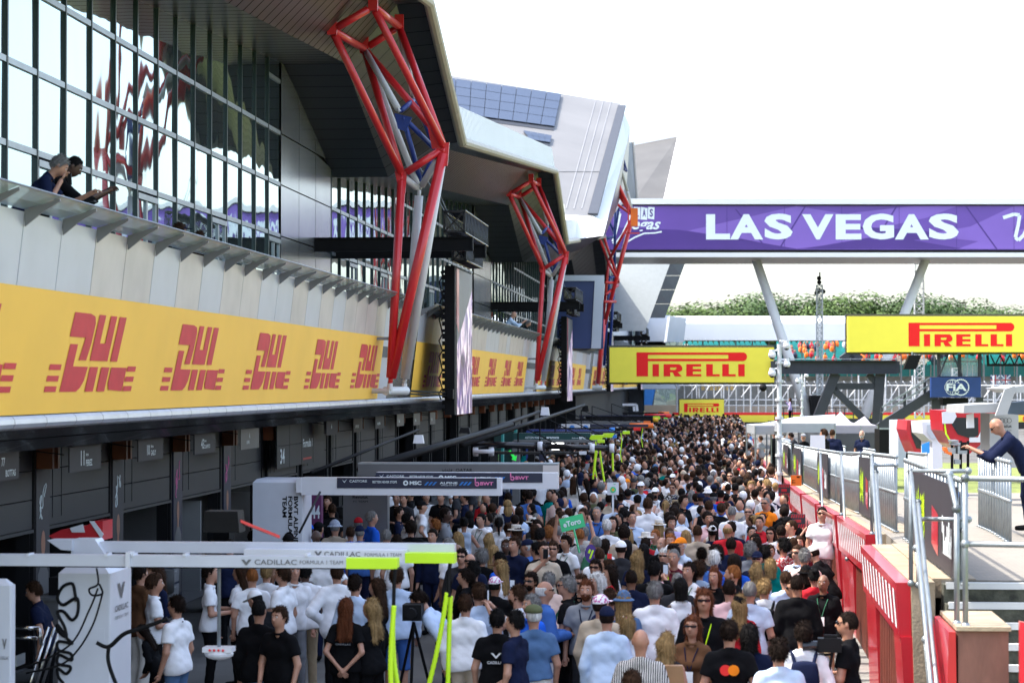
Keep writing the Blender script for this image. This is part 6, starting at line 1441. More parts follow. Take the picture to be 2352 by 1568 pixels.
        d = np.maximum(d, z-1.495-.0*y); d = np.maximum(d, -cap(x,y,z,(0,.0,1.475),(0,.025,1.57),.062,.07)); d = np.maximum(d, hemz-Z+.02*np.sin(8*X))
        if sleeve == 'none': d = np.maximum(d, np.abs(x)-.165*w)
        else: d = smin(d, np.sqrt((np.sqrt(x**2+(y-.004)**2)-.068)**2+((z-1.487+.25*y)*.6)**2)-.012,.008)
        return d+wr(X,Y,Z,.006 if sleeve != 'jacket' else .004)
    sh = surf_nets(shirtf, (-.50,ymin,.76), (.50,ymax,min(zmax,2.0)), hb); out['shirt'] = mesh('shirt', VQ=sh)
    if bottom == 'skirt':
        def tf(X,Y,Z): 
            rr = .13+(.98-Z)*.16; d = np.sqrt(X**2+(Y/.85)**2)-np.clip(rr,.12,.24); return np.maximum(np.maximum(d, Z-.98),.50-Z)+.004*np.sin(14*np.arctan2(Y,X))
        tr = surf_nets(tf,(-.3,-.3,.48),(.3,.3,1.0),hb+.002)
    else:
        zc = {'long':.075,'shorts':.47,'wide':.06}[bottom]
        def tf(X,Y,Z):
            d = cap(X,Y,Z,(-.07,-.01,.92),(.07,-.01,.92),.118,.118,.90); d = smin(d, legs(X,Y,Z,.008 if bottom != 'wide' else .03, .012 if bottom != 'wide' else .05),.03)
            return np.maximum(np.maximum(d, Z-(.97 if sleeve == 'tuck' else .925)), zc-Z)+wr(X,Y,Z*.8,.005)
        tr = surf_nets(tf,(-.32,ymin,.04),(.32,.40,1.02),hb+.002)
    out['trousers'] = mesh('trousers', VQ=tr)
    def sf(X,Y,Z):
        d = None
        for i in (0,1):
            a_ = an[i]; q = cap(X,Y,Z,(a_[0],a_[1]-.04,a_[2]-.035),(a_[0]*1.1,a_[1]+.17,a_[2]-.05),.045,.036); q = smin(q, cap(X,Y,Z,(a_[0],a_[1],a_[2]-.02),(a_[0],a_[1],a_[2]+.02),.05,.045),.02); d = q if d is None else np.minimum(d,q)
        return np.maximum(d,.002-Z)
    out['shoes'] = mesh('shoes', VQ=surf_nets(sf,(-.22,ymin-.06,-.01),(.22,.5,.18),.02))
    out['up'] = up0; out['J'] = J
    _cache[key] = out; return out
_hair = {}
def hair(style, hi=False):
    """hair and headwear at the upright head; carried to the leaning head by its object transform"""
    if (style,hi) in _hair: return _hair[(style,hi)]
    h = .008 if hi else .012
    N = lambda X,Y,Z,m: m*(np.sin(95*X+20*Z)*np.sin(60*Y+18*Z)+.6*np.sin(140*X-50*Y+40*Z))
    top = lambda X,Y,Z,g: np.minimum(ell(X,Y,Z,(0,-.002,1.672),(.080+g,.099+g,.109+g)), 9)
    def face(X,Y,Z,o=0): return np.where(Z > 1.722+o, -9., (Y-(.030+(Z-1.64)*.30)))       # keep hair behind this front
    def f(X,Y,Z):
        if style == 'short': d = np.maximum(np.maximum(top(X,Y,Z,.006), face(X,Y,Z)), 1.60-Z+np.where(Y > -.02,.045,0)); return d+N(X,Y,Z,.0018)
        if style == 'crop': d = np.maximum(np.maximum(top(X,Y,Z,.001), face(X,Y,Z,.005)), 1.61-Z+np.where(Y > -.02,.05,0)); return d
        if style == 'thick': d = smin(top(X,Y,Z,.012), ell(X,Y,Z,(0,.035,1.76),(.065,.055,.035)),.02); d = np.maximum(np.maximum(d, face(X,Y,Z)), 1.59-Z+np.where(Y > -.02,.04,0)); return d+N(X,Y,Z,.003)
        if style == 'balding': return np.maximum(np.maximum(top(X,Y,Z,.004), Y-.01), np.maximum(1.60-Z, Z-1.70))
        if style == 'curly': d = np.maximum(np.maximum(top(X,Y,Z,.028), face(X,Y,Z,.01)), 1.58-Z); return d+.007*np.sin(70*X)*np.sin(70*Y+9)*np.sin(65*Z)
        if style == 'bob': d = smin(top(X,Y,Z,.014), cap(X,Y,Z,(0,-.03,1.66),(0,-.035,1.52),.088,.09,.9),.03); return np.maximum(np.maximum(d, face(X,Y,Z)), 1.50-Z)+N(X,Y,Z,.003)
        if style in ('long','wavy'):
            d = smin(top(X,Y,Z,.012), np.minimum(cap(X,Y,Z,(.02,-.04,1.66),(.045,-.085,1.32),.075,.055,.8), cap(X,Y,Z,(-.02,-.04,1.66),(-.045,-.085,1.30),.075,.055,.8)),.03); d = np.maximum(np.maximum(d, face(X,Y,Z)), 1.22-Z+.02*np.sin(40*X))
            return d+N(X,Y,Z,.003)+(.008*np.sin(30*Z+12*X) if style == 'wavy' else 0)
        if style == 'pony': d = np.maximum(np.maximum(top(X,Y,Z,.006), face(X,Y,Z)), 1.60-Z+np.where(Y > -.02,.045,0)); d = smin(d, cap(X,Y,Z,(0,-.105,1.70),(0,-.15,1.46),.03,.02),.015); return d+N(X,Y,Z,.002)
        if style == 'bun': d = np.maximum(np.maximum(top(X,Y,Z,.006), face(X,Y,Z)), 1.60-Z+np.where(Y > -.02,.045,0)); return smin(d, ell(X,Y,Z,(0,-.10,1.74),(.04,.04,.035)),.01)+N(X,Y,Z,.002)
        if style == 'beard': d = np.maximum(smin(ell(X,Y,Z,(0,.047,1.600),(.058,.064,.068)), ell(X,Y,Z,(0,.01,1.64),(.079,.06,.06)),.02), np.maximum(Z-1.628, .0-Y)); d = np.maximum(d, -ell(X,Y,Z,(0,.12,1.598),(.022,.02,.008))); return d+N(X,Y,Z,.0012)
        if style == 'cap':
            d = np.maximum(ell(X,Y,Z,(0,-.0,1.682),(.090,.110,.108)), 1.688-Z-.12*Y*0-.25*np.minimum(Y,0)*-.3); b = ell(X,Y,Z,(0,.12,1.702),(.072,.088,.011)); return np.minimum(d,b)
        if style == 'bucket':
            d = np.maximum(ell(X,Y,Z,(0,0,1.70),(.092,.108,.105)), 1.69-Z); rr = np.sqrt(X**2+(Y*.9)**2); b = np.maximum(np.abs(Z-(1.70-(rr-.09)*.55))-.008, np.maximum(rr-.135, .06-rr)); return np.minimum(d,b)
        if style == 'straw':
            rr = np.sqrt(X**2+(Y*.9)**2); d = np.maximum(np.maximum(rr-.088+(Z-1.70)*.1, 1.70-Z), Z-1.80); b = np.maximum(np.abs(Z-1.705)-.009, rr-.148); return np.minimum(d,b)
        if style == 'flatcap': d = np.maximum(ell(X,Y,Z,(0,.015,1.715),(.098,.135,.07)), 1.695-Z); return d
    lo, hi_ = (-.19,-.22,1.17),(.19,.24,1.84)
    if style in ('short','crop','thick','balding','curly','cap','bucket','straw','flatcap','beard'): lo = (-.19,-.19,1.52)
    V, Q = surf_nets(f, lo, hi_, h); V = [Vector(p) for p in V]; Q = [tuple(p) for p in Q]
    if style in ('short','crop','thick','curly','bob','long','wavy','pony','bun','beard'):      # loose locks that break the outline
        rr = random.Random(5); nb = len(Q); ln = {'crop':.012,'beard':.010,'short':.024,'thick':.036,'curly':.03}.get(style,.032)
        for _ in range(1100 if hi else 260):
            q = Q[rr.randrange(nb)]; a = V[q[0]]; nn = (V[q[1]]-a).cross(V[q[2]]-a)
            if nn.length < 1e-9: continue
            nn.normalize(); out_ = (a-Vector((0,0,1.66)));
            if a.z > 1.60 and nn.dot(out_) < 0: nn = -nn
            d = (Vector((nn.x*.5+rr.gauss(0,.3), nn.y*.5+rr.gauss(0,.3)-.15, -.9 if a.z < 1.74 else -.1+rr.gauss(0,.4)))).normalized(); s_ = d.cross(nn).normalized()*.0032; t_ = a+nn*ln*.28+d*ln*rr.uniform(.5,1.2); m_ = a+nn*ln*.22+d*ln*.4
            k = len(V); V += [a-s_,a+s_,m_+s_,m_-s_,t_]; Q += [(k,k+1,k+2,k+3),(k+3,k+2,k+4)]
    me = bpy.data.meshes.new(style); me.from_pydata([tuple(p) for p in V], [], Q); me.materials.append(M('cloth_default'))
    me.polygons.foreach_set('use_smooth', [True]*len(me.polygons)); me.update(); _hair[(style,hi)] = me; return me
def simple_mesh(name, mb, slots=1):
    me = bpy.data.meshes.new(name); me.from_pydata(mb.v, [], mb.f)
    for _ in range(slots): me.materials.append(M('cloth_default'))
    me.polygons.foreach_set('material_index', mb.m); me.update(); return me
mat('phone_screen',(.1,.12,.16),.2,emit=(.5,.6,.8),es=.15)
mat('cloth_default',(.5,.5,.5),.8)
g_ = MB(); g_.hexa([(-.066,.086,1.652),(.062,.086,1.656),(.030,.112,1.656),(-.030,.112,1.656),(-.064,.086,1.681),(.064,.086,1.681),(.030,.115,1.681),(-.030,.115,1.681)])
for s in (1,-1): g_.hexa([(s*.068-.003,-.0,1.668),(s*.068+.003,-.0,1.668),(s*.068+.003,.09,1.668),(s*.068-.003,.09,1.668),(s*.068-.003,-.0,1.676),(s*.068+.003,-.0,1.676),(s*.068+.003,.09,1.676),(s*.068-.003,.09,1.676)])
GLASSES = simple_mesh('sunglasses', g_)
l_ = MB()
l_.path([(-.075,-.03,1.46),(-.078,.06,1.42),(-.05,.125,1.32),(-.01,.15,1.18)],.007,5); l_.path([(.075,-.03,1.46),(.078,.06,1.42),(.05,.125,1.32),(.01,.15,1.18)],.007,5); l_.path([(-.075,-.03,1.46),(0,-.085,1.475),(.075,-.03,1.46)],.007,5); l_.mi = 1; l_.box((-.045,.148,1.04),(.045,.158,1.17))
LANYARD = simple_mesh('lanyard', l_, 2)
b_ = MB()
b_.v = []; 
BPV = surf_nets(lambda X,Y,Z: ell(X,Y,Z,(0,-.21,1.20),(.15,.085,.22))*.6+.4*np.maximum(np.maximum(np.abs(X)-.14,np.abs(Y+.21)-.08),np.abs(Z-1.2)-.21),(-.2,-.34,.94),(.2,-.1,1.46),.016)
b_.raw([tuple(p) for p in BPV[0]],[tuple(p) for p in BPV[1]]); 
for s in (1,-1): b_.path([(s*.09,-.14,1.38),(s*.11,-.10,1.45),(s*.12,.02,1.475),(s*.13,.12,1.40),(s*.15,.13,1.25),(s*.17,.05,1.10),(s*.14,-.14,1.03)],.018,6)
BACKPACK = simple_mesh('backpack', b_)
# palette
SK = [(.43,.22,.145),(.36,.175,.11),(.47,.25,.17),(.30,.145,.085),(.20,.095,.055),(.07,.032,.02)]
for i, c in enumerate(SK): 
    m = mat('skin%d' % i, c, .5, var=.10, scale=18); m.node_tree.nodes['Principled BSDF'].inputs['Subsurface Weight'].default_value = 0
    mat('lips%d' % i, (c[0]*.75,c[1]*.5,c[2]*.5), .5, var=0)
mat('eye_white',(.6,.58,.55),.3,var=0); mat('eye_dark',(.03,.018,.012),.4,var=0)
HC_ = {'black':(.008,.007,.007),'dark':(.012,.007,.005),'brown':(.036,.018,.010),'auburn':(.10,.032,.014),'ginger':(.22,.08,.025),'blond':(.25,.16,.07),'grey':(.17,.165,.16),'white':(.55,.54,.52)}
for k, c in HC_.items(): mat('hair_'+k, c, .75, var=.45, scale=30, bump=.6, bscale=40, spec=.08, stretch=(1.5,1.5,.12))
CC = {'white':(.78,.78,.80),'off_white':(.66,.62,.56),'light_blue':(.48,.58,.74),'blue':(.05,.13,.38),'denim':(.08,.15,.28),'bright_blue':(.015,.10,.55),'navy':(.008,.012,.036),'black':(.005,.005,.006),'charcoal':(.03,.03,.034),'grey':(.22,.23,.25),'beige':(.45,.37,.28),'khaki':(.32,.25,.16),'olive':(.09,.10,.05),'brown':(.13,.06,.03),'red':(.50,.02,.03),'burgundy':(.10,.012,.02),'pink':(.72,.46,.46),'pale_pink':(.74,.55,.48),'orange':(.80,.22,.015),'teal':(.0,.17,.15),'green':(.04,.14,.08),'yellow':(.75,.55,.06),'lilac':(.50,.42,.68),'lime':(.5,.8,.02)}
for k, c in CC.items(): mat('cloth_'+k, c, .9, var=.12, scale=5, bump=.5, bscale=9, spec=.10)
def pattern(name, c1, c2, sc, kind='wave', stretch=(1,1,1)):
    m = mat(name, c1, .85, var=0, bump=.3, bscale=16); t = m.node_tree; b = t.nodes['Principled BSDF']; mp = t.nodes.new('ShaderNodeMapping'); mp.inputs['Scale'].default_value = stretch; t.links.new(t.nodes['Texture Coordinate'].outputs['Object'], mp.inputs[0])
    if kind == 'wave': n = t.nodes.new('ShaderNodeTexWave'); n.inputs['Scale'].default_value = sc; o = n.outputs['Fac']; n.inputs['Distortion'].default_value = 1.0
    else: n = t.nodes.new('ShaderNodeTexNoise'); n.inputs['Scale'].default_value = sc; o = n.outputs[0]; n.inputs['Detail'].default_value = 2
    t.links.new(mp.outputs[0], n.inputs['Vector']); r = t.nodes.new('ShaderNodeValToRGB'); r.color_ramp.interpolation = 'CONSTANT' if kind != 'wave' else 'LINEAR'
    r.color_ramp.elements[0].color = (*c1,1); r.color_ramp.elements[0].position = .45 if kind == 'wave' else 0; r.color_ramp.elements[1].color = (*c2,1); r.color_ramp.elements[1].position = .55
    t.links.new(o, r.inputs[0]); t.links.new(r.outputs[0], b.inputs['Base Color'])
pattern('cloth_striped_black',(.012,.012,.014),(.55,.52,.50),14); pattern('cloth_striped_blue',(.30,.45,.72),(.66,.72,.80),22); pattern('cloth_floral_red',(.35,.015,.02),(.62,.5,.45),26,'noise'); pattern('cloth_floral_white',(.72,.70,.72),(.45,.08,.25),30,'noise'); pattern('cloth_camo',(.16,.13,.12),(.30,.25,.24),14,'noise'); pattern('cloth_plaid',(.50,.55,.60),(.06,.09,.2),40); pattern('cloth_red_dots',(.55,.10,.12),(.7,.6,.58),34,'noise'); pattern('cloth_leopard',(.20,.11,.05),(.03,.02,.012),45,'noise'); pattern('cloth_dotted_black',(.02,.02,.02),(.6,.6,.6),34,'noise')
WORD = lambda s: s.replace('_',' ')
PEOPLE = []
def person(x, y, face=0, sex='m', ra='down', la='down', hs='short', hc='brown', top='white', sl='short', bot='navy', bk='long', skin=0, hat=None, hatc='navy', sun=False, lan=None, beard=False, h=1.76, lean=0, stride=0, Y=None, pos=None, zf=0, label='', pack=None, logo=None, shoes='black', hi=None, group=None):
    """x, y: top of the head in the picture (2352 grid); face: 0 back to camera, 90 looks left, 180 towards camera, -90 looks right"""
    sc = h/1.775
    if pos is None:
        if Y is None:
            zt = h+zf-(.03 if lean == 0 else h*.45*(1-math.cos(R(lean)))); d = ray(x, y); k = (zt-HC)/d.z; P = O+d*k
        else: P = onY(x, y, Y)
        P = Vector((P.x, P.y, zf))
    else: P = Vector(pos)
    hi = (P.y < 38) if hi is None else hi
    bl = bk if bk in ('long','wide','shorts','skirt') else 'long'
    A = human(sex,ra,la,lean,stride,sl,bl,hi)
    o = bpy.data.objects.new('person', A['body']); COL.objects.link(o); o.location = P; o.rotation_euler.z = R(face)+math.atan2(-P.x, P.y)*0
    if lean: # keep the head where it was measured
        off = Vector(A['up']((0,0,1.7))); off = Matrix.Rotation(R(face),3,'Z') @ Vector((0,off.y,0)); o.location = P-off*sc*(1 if pos is None else 0)
    o.scale = (sc*rnd.uniform(.97,1.05), sc*rnd.uniform(.97,1.06), sc)
    def setm(ob, *ms):
        for i, m in enumerate(ms): ob.material_slots[i].link = 'OBJECT'; ob.material_slots[i].material = M(m)
    setm(o, 'skin%d' % skin, 'eye_white', 'hair_'+hc if hc in HC_ else 'eye_dark', 'lips%d' % skin)
    def child(nm, me, *ms, lab=None, head=False):
        c = bpy.data.objects.new(nm, me); COL.objects.link(c); c.parent = o; setm(c, *ms)
        k_ = 1.01 if head == True else 1.0; RM = Matrix.Rotation(-R(lean),3,'X')
        if head: c.location = RM @ Vector((0,0,1.56*(1-k_)-.95))+Vector((0,0,.95)); c.rotation_euler.x = -R(lean); c.scale = (k_,k_,k_)
        if lab: c['label'] = lab
        return c
    s_ = child('shirt' if sl != 'jacket' else 'jacket', A['shirt'], 'cloth_'+top); child('skirt' if bl == 'skirt' else 'shorts' if bl == 'shorts' else 'trousers', A['trousers'], 'cloth_'+bot)
    child('shoes', A['shoes'], 'cloth_'+shoes)
    if hs != 'bald':
        if hat and hs in ('short','crop','thick','balding','curly'): hs2 = 'balding'
        else: hs2 = hs
        if not (hat and hs2 == 'balding' and not hi and P.y > 60): child('hair', hair(hs2,hi), 'hair_'+hc, head=True)
    if hat: child('hat' if hat != 'cap' else 'cap', hair(hat,hi), 'cloth_'+hatc, head=True)
    if beard: child('beard', hair('beard',hi), 'hair_'+hc, head=True)
    if sun: child('sunglasses', GLASSES, 'black_gloss', head=True)
    if lan: child('lanyard', LANYARD, 'cloth_'+lan, 'cloth_yellow' if lan == 'lime' else 'cloth_white', head='flat')
    if pack:
        b = bpy.data.objects.new('backpack', BACKPACK); COL.objects.link(b); b.location = o.location; b.rotation_euler = o.rotation_euler; b.scale = o.scale; setm(b, 'cloth_'+pack)
        tag(b, WORD(pack)+' backpack worn by the person in the '+WORD(top)+' top'+(' near the pit wall' if x > 1700 else ' amid the crowd'), 'backpack')
    if logo:
        for li, (txt, col_, zz, hh) in enumerate(logo):
            mb = MB(); wx = .20 if len(txt) > 3 else .12
            if txt == 'O': 
                n = 14
                for q_, cx in enumerate((-.04,.04)): mb.mi = q_; mb.quad(*[(cx+.055*math.cos(2*math.pi*k/n), -.155-.002*q_, zz+.055*math.sin(2*math.pi*k/n)) for k in range(n)][::-1])
                c = bpy.data.objects.new('printed_logo', simple_mesh('logo', mb, 2)); COL.objects.link(c); c.parent = o; setm(c,'bright_red','cloth_orange')
            else:
                put_text(mb, txt, (-wx/2,-.150,zz), EX, EZ, wx, hh, .02); c = bpy.data.objects.new('printed_lettering', simple_mesh('logo', mb)); COL.objects.link(c); c.parent = o; setm(c, col_)
    tag(o, label, 'person', group)
    o['_d'] = P.y
    PEOPLE.append((o, dict(x=x,y=y,top=top,hc=hc,hs=hs,hat=hat,hatc=hatc,sun=sun,face=face,sex=sex,sl=sl,P=P,label=label,bot=bot,lan=lan,skin=skin,beard=beard,pack=pack,ra=ra)))
    return o
# ================================================================ the cast: heads measured in the picture
def c1(a, b, label, **k): return person(.3855*a, 963.7+.3855*b, label=label, **k)
def c2(a, b, label, **k): return person(571.7+.3855*a, 963.7+.3855*b, label=label, **k)
def c3(a, b, label, **k): return person(1143.3+.3855*a, 963.7+.3855*b, label=label, **k)
def c4(a, b, label, **k): return person(1747.7+.3855*a, 963.7+.3855*b, label=label, **k)
TEAM = [('CADILLAC','cloth_white',1.22,.035)]
# left foreground, by the near white gantry
c1(1055,1065,'man in white T-shirt and jeans beside the black script tower, looking left in sunglasses',face=70,hc='dark',top='white',bot='denim',sun=True,lan='navy')
c1(850,1225,'dark-haired woman in black crouching over a bag beside the white tower',sex='f',face=80,hs='long',hc='dark',top='black',sl='long',bot='black',h=1.25,ra='low',la='low',lean=25)
c1(940,895,'long-haired woman in sunglasses and dark top right of the near white tower',sex='f',face=130,hs='long',hc='brown',top='navy',sl='long',bot='white',bk='wide',sun=True,ra='front',h=1.7)
c1(835,880,'person in brown jacket and pale wide trousers right of the near white tower',face=-40,hc='dark',top='brown',sl='jacket',bot='off_white',bk='wide',h=1.78)
c1(1250,870,'team member in white polo and black trousers seen from the side, with white-soled trainers',face=-80,hc='dark',top='white',bot='black',h=1.82,ra='front')
c1(1435,878,'woman with long brown hair in white T-shirt looking left under the gantry',sex='f',face=75,hs='long',hc='brown',top='white',bot='black',h=1.72,ra='front',la='front')
c1(1520,1022,'man in white cap and black team shirt bending to the left',face=60,hc='black',top='black',bot='black',hat='cap',hatc='white',lean=25,h=1.72)
c2(60,1090,'man in black shirt with a strap across his back, back to the camera',face=-10,hs='crop',hc='black',top='black',sl='long',bot='denim',h=1.8)
c1(200,968,'mechanic in navy T-shirt bent over in the dark garage at the left edge',face=90,hc='brown',top='navy',sl='short',bot='black',lean=15,h=1.75)
c2(185,1130,'young man in black polo facing the camera, holding a white phone',face=150,hc='brown',top='black',bot='black',ra='low',la='down',h=1.75)
c2(105,872,'team member in white shirt lettered on the back under the gantry beam',face=5,hc='blond',top='white',bot='black',h=1.75,logo=[('CADILLAC','cloth_charcoal',1.24,.03)])
c2(205,885,'man in white polo and navy trousers looking left under the gantry',face=70,hc='brown',top='white',bot='navy',h=1.8)
c2(20,900,'bald man in white shirt behind the woman with long brown hair',face=20,hs='crop',hc='ginger',top='white',bot='navy',h=1.75)
c2(335,868,'dark-skinned person in light shirt and khaki trousers behind the near gantry',face=10,hc='black',top='white',sl='short',bot='khaki',skin=5,h=1.78)
c2(270,862,'person in white shirt and grey trousers behind the near gantry',face=200,hc='dark',top='white',bot='grey',h=1.8)
c2(525,872,'photographer in white jacket wearing black camera straps, back to the camera',face=20,hc='brown',top='white',sl='jacket',bot='black',ra='hip',la='hip',h=1.82)
c2(632,938,'man in blue striped shirt with dark greying hair, back to the camera',face=-15,hc='dark',top='striped_blue',sl='long',bot='navy',h=1.82)
c2(580,1080,'woman with very long auburn hair in black T-shirt, hands behind her back',sex='f',face=-5,hs='long',hc='auburn',top='black',bot='black',ra='behind',la='behind',h=1.72,logo=[('CADILLAC','cloth_grey',1.22,.02)])
c2(730,1085,'blonde woman in black top with long wavy hair looking left',sex='f',face=60,hs='wavy',hc='blond',top='black',sl='long',bot='black',ra='low',la='low',h=1.7)
c2(765,960,'brown-haired woman behind the blonde woman in black',sex='f',face=70,hs='long',hc='brown',top='black',sl='long',bot='black',h=1.72)
c2(880,893,'man in pale denim-blue shirt and blue shorts, back to the camera, behind the lime hoses',face=0,hc='brown',top='light_blue',sl='long',bot='blue',bk='shorts',h=1.85,shoes='white')
c2(1015,1025,'dark-haired man in light blue bending down beside the tripod camera',face=80,hc='dark',top='light_blue',sl='long',bot='navy',lean=35,h=1.8)
c2(1290,1058,'man in white shirt and beige trousers with a black waist strap',face=-5,hc='brown',top='white',sl='long',bot='beige',h=1.75)
c2(1370,990,'bearded man in pale blue shirt, back half turned, right of the white-shirted man',face=25,hc='brown',top='light_blue',sl='long',bot='navy',beard=True,h=1.82)
c2(1480,1145,'team member in black shirt lettered CADILLAC across the back',face=0,hc='black',top='black',bot='black',skin=2,h=1.78,logo=[('CADILLAC','cloth_white',1.19,.03),('V','cloth_white',1.25,.06)])
c2(1268,782,'man in sunglasses and dark jacket with red trim just right of the far lime beam end',face=170,hc='dark',top='charcoal',sl='jacket',bot='black',sun=True)
c2(1318,808,'bald man in sunglasses behind the man in the dark jacket',face=170,hs='bald',top='navy',sun=True,h=1.74)
c2(1290,902,'woman with dark ponytail in black looking left below the lime beam end',sex='f',face=85,hs='pony',hc='dark',top='black',bot='black',h=1.68)
c2(1340,862,'black-haired person in black, back turned, beside the ponytailed woman',face=5,hs='thick',hc='black',top='black',sl='long',bot='black')
c2(1465,950,'person in a white floral cap raised among dark heads, left of the bearded man',face=-20,hc='black',top='black',hat='cap',hatc='floral_white',skin=4,h=1.7,ra='phone')
c2(1500,850,'long-haired blonde woman in brown cap and bare-shouldered white top',sex='f',face=70,hs='long',hc='blond',top='white',sl='none',bot='navy',hat='cap',hatc='brown',h=1.7)
c2(1388,785,'silver-haired person in black with back to the camera',face=15,hs='thick',hc='grey',top='black',bot='black',h=1.74)
c2(1492,800,'person with blue mirrored glasses on the head in bright blue shirt',face=60,hc='black',top='bright_blue',bot='navy',sex='f',hs='pony',h=1.7)
c2(1095,662,'young man in navy team jacket looking towards the camera above the lime beam',face=165,hc='dark',top='navy',sl='long',bot='navy',h=1.8)
c2(1112,604,'ginger young person in grey T-shirt looking left',face=80,hs='thick',hc='ginger',top='charcoal',bot='black',h=1.74)
c2(965,615,'curly dark-haired man in black, back to the camera, above the near lime beam',face=5,hs='curly',hc='dark',top='black',bot='black',h=1.82)
c2(820,665,'grey-haired man in white shirt just above the white beam',face=0,hc='grey',top='white',bot='navy')
c2(883,695,'dark-haired man in white collar just above the white beam lettering',face=10,hc='dark',top='white',bot='navy')
c2(730,553,'tall grey-haired man in bright blue team shirt looking right',face=-60,hc='grey',top='bright_blue',bot='navy',h=1.9,logo=[('BWT','cloth_pink',1.25,.04)])
c2(652,593,'man in red cap beside the tall man in the blue team shirt',face=10,hc='grey',top='white',bot='navy',hat='cap',hatc='red')
c2(660,642,'man in navy cap and blue polo, back to the camera',face=-5,hc='grey',top='blue',bot='navy',hat='cap',hatc='navy')
c2(605,648,'man in blue team shirt beside the navy cap',face=10,hc='brown',top='bright_blue',bot='navy',h=1.7)
c2(512,612,'man in plaid bucket hat and beige T-shirt, back to the camera',face=-10,hc='grey',top='beige',bot='navy',hat='bucket',hatc='plaid',h=1.8)
c2(355,630,'person in bright blue cap by the sideways-lettered grey tower',face=30,hc='brown',top='light_blue',bot='navy',hat='cap',hatc='bright_blue',ra='phone')
c2(415,620,'person in black cap with headset by the grey tower',face=-20,hc='black',top='black',bot='black',hat='cap',hatc='black')
c2(400,668,'dark-skinned bald man in white plaid shirt near the grey tower',face=0,hs='bald',top='plaid',bot='navy',skin=5)
c2(398,570,'curly-haired man looking left beneath the number 44 panel',face=70,hs='curly',hc='brown',top='black',bot='black',h=1.8)
c2(140,650,'man in glasses and pale blue shirt looking left in front of the grey tower',face=80,hc='brown',top='light_blue',bot='navy',sun=True)
c2(222,640,'dark-haired person looking left in front of the grey tower lettering',face=60,hc='dark',top='black',bot='black',hs='thick')
c2(240,682,'person in dark cap in front of the grey tower',face=10,hc='dark',top='off_white',bot='navy',hat='cap',hatc='black')
c2(28,672,'dark-skinned man in sunglasses looking right by the hanging black box',face=-80,hc='black',top='blue',bot='navy',skin=4,sun=True)
c2(470,463,'mechanic in black and red overalls between the grey tower and the dark grey panel',face=160,hc='brown',top='black',sl='long',bot='black',ra='ear',h=1.8)
for i,(a,t_,b_,l) in enumerate(((1055,'white','black','team guest in white shirt, hands on hips, behind the racing car'),(1145,'black','khaki','man in black polo and khaki trousers behind the racing car'),(1290,'navy','navy','person in navy suit behind the racing car'),(1420,'navy','navy','person in dark navy behind the flashing board'),(1545,'white','black','person in white shirt and black trousers under the beam end'),(880,'black','black','mechanic in black standing left of the racing car'),(925,'charcoal','black','second mechanic in black left of the racing car'))):
    c2(a,435+i*2,l,face=[200,160,90,0,20,180,150][i],hc=['dark','brown','dark','black','dark','dark','brown'][i],top=t_,sl='long' if t_ == 'navy' else 'short',bot=b_,ra=['hip','low','front','down','down','front','down'][i],la=['hip','down','front','down','down','down','front'][i],h=1.8)
c2(1430,688,'blonde wavy-haired woman in black sleeveless top, back to the camera, by the race car wheel',sex='f',face=10,hs='wavy',hc='blond',top='black',sl='none',bot='black',h=1.68)
c2(1458,760,'second blonde woman just in front of the wavy-haired blonde woman',sex='f',face=0,hs='long',hc='blond',top='grey',bot='navy',h=1.66)
c2(1245,680,'blonde woman with white sleeves beside the front of the racing car',sex='f',face=40,hs='long',hc='blond',top='white',sl='long',bot='navy',h=1.68,ra='front')
c2(1190,716,'grey-haired man looking left just above the far lime beam end',face=70,hc='grey',top='white',bot='navy')
c2(1242,752,'dark-skinned bald man by the far lime beam end',face=10,hs='bald',skin=4,top='white',bot='navy')
# centre, third crop
c3(100,708,'man in navy team jacket looking down beside the old man in the navy cap',face=150,hc='brown',top='navy',sl='jacket',bot='navy',h=1.85)
c3(180,714,'old man in navy cap and grey-blue jacket looking left',face=80,hc='white',top='blue',sl='jacket',bot='blue',hat='cap',hatc='navy',lean=8,h=1.78)
c3(232,742,'man in black jacket right behind the old man in the navy cap',face=60,hc='black',top='black',sl='jacket',bot='black')
c3(330,738,'man in sunglasses and black polo with pale lanyard facing the camera',face=175,hc='brown',top='black',bot='black',sun=True,lan='teal',ra='ear')
c3(302,648,'woman with curly strawberry blonde hair near the green sign',sex='f',face=5,hs='curly',hc='ginger',top='blue',bot='navy')
c3(355,640,'balding man in blue polo with green lanyard, left of the green sign',face=30,hs='crop',hc='grey',top='blue',bot='navy')
c3(252,660,'black-haired man in white shirt left of the strawberry blonde woman',face=-20,hc='black',top='white',bot='navy',hs='thick')
P_ETORO = c3(435,655,'bearded man facing the camera right under the green arrow sign',face=170,hc='ginger',beard=True,top='black',sl='long',bot='black',ra='high')
c3(488,660,'shaven-headed man raising the green sign, back to the camera',face=20,hs='crop',hc='ginger',top='striped_black',bot='black',ra='high',h=1.8)
c3(590,527,'man in glasses and blue shirt with black shoulder bag facing the camera, right of the green sign',face=178,hs='crop',hc='grey',top='blue',sl='long',bot='navy',lan='navy',h=1.88)
c3(650,604,'white-haired man in white pinstripe shirt, back to the camera',face=5,hc='white',top='white',sl='long',bot='navy',h=1.82)
c3(750,534,'black-haired man in black T-shirt with a white printed back',face=-5,hs='thick',hc='black',top='black',bot='black',h=1.78,logo=[('LANDO','cloth_white',1.32,.05),('**O**','cloth_white',1.2,.09)])
c3(780,666,'blonde woman with bare arms behind the white-printed black T-shirt man',sex='f',face=-10,hs='wavy',hc='blond',top='black',sl='none',bot='navy',h=1.68)
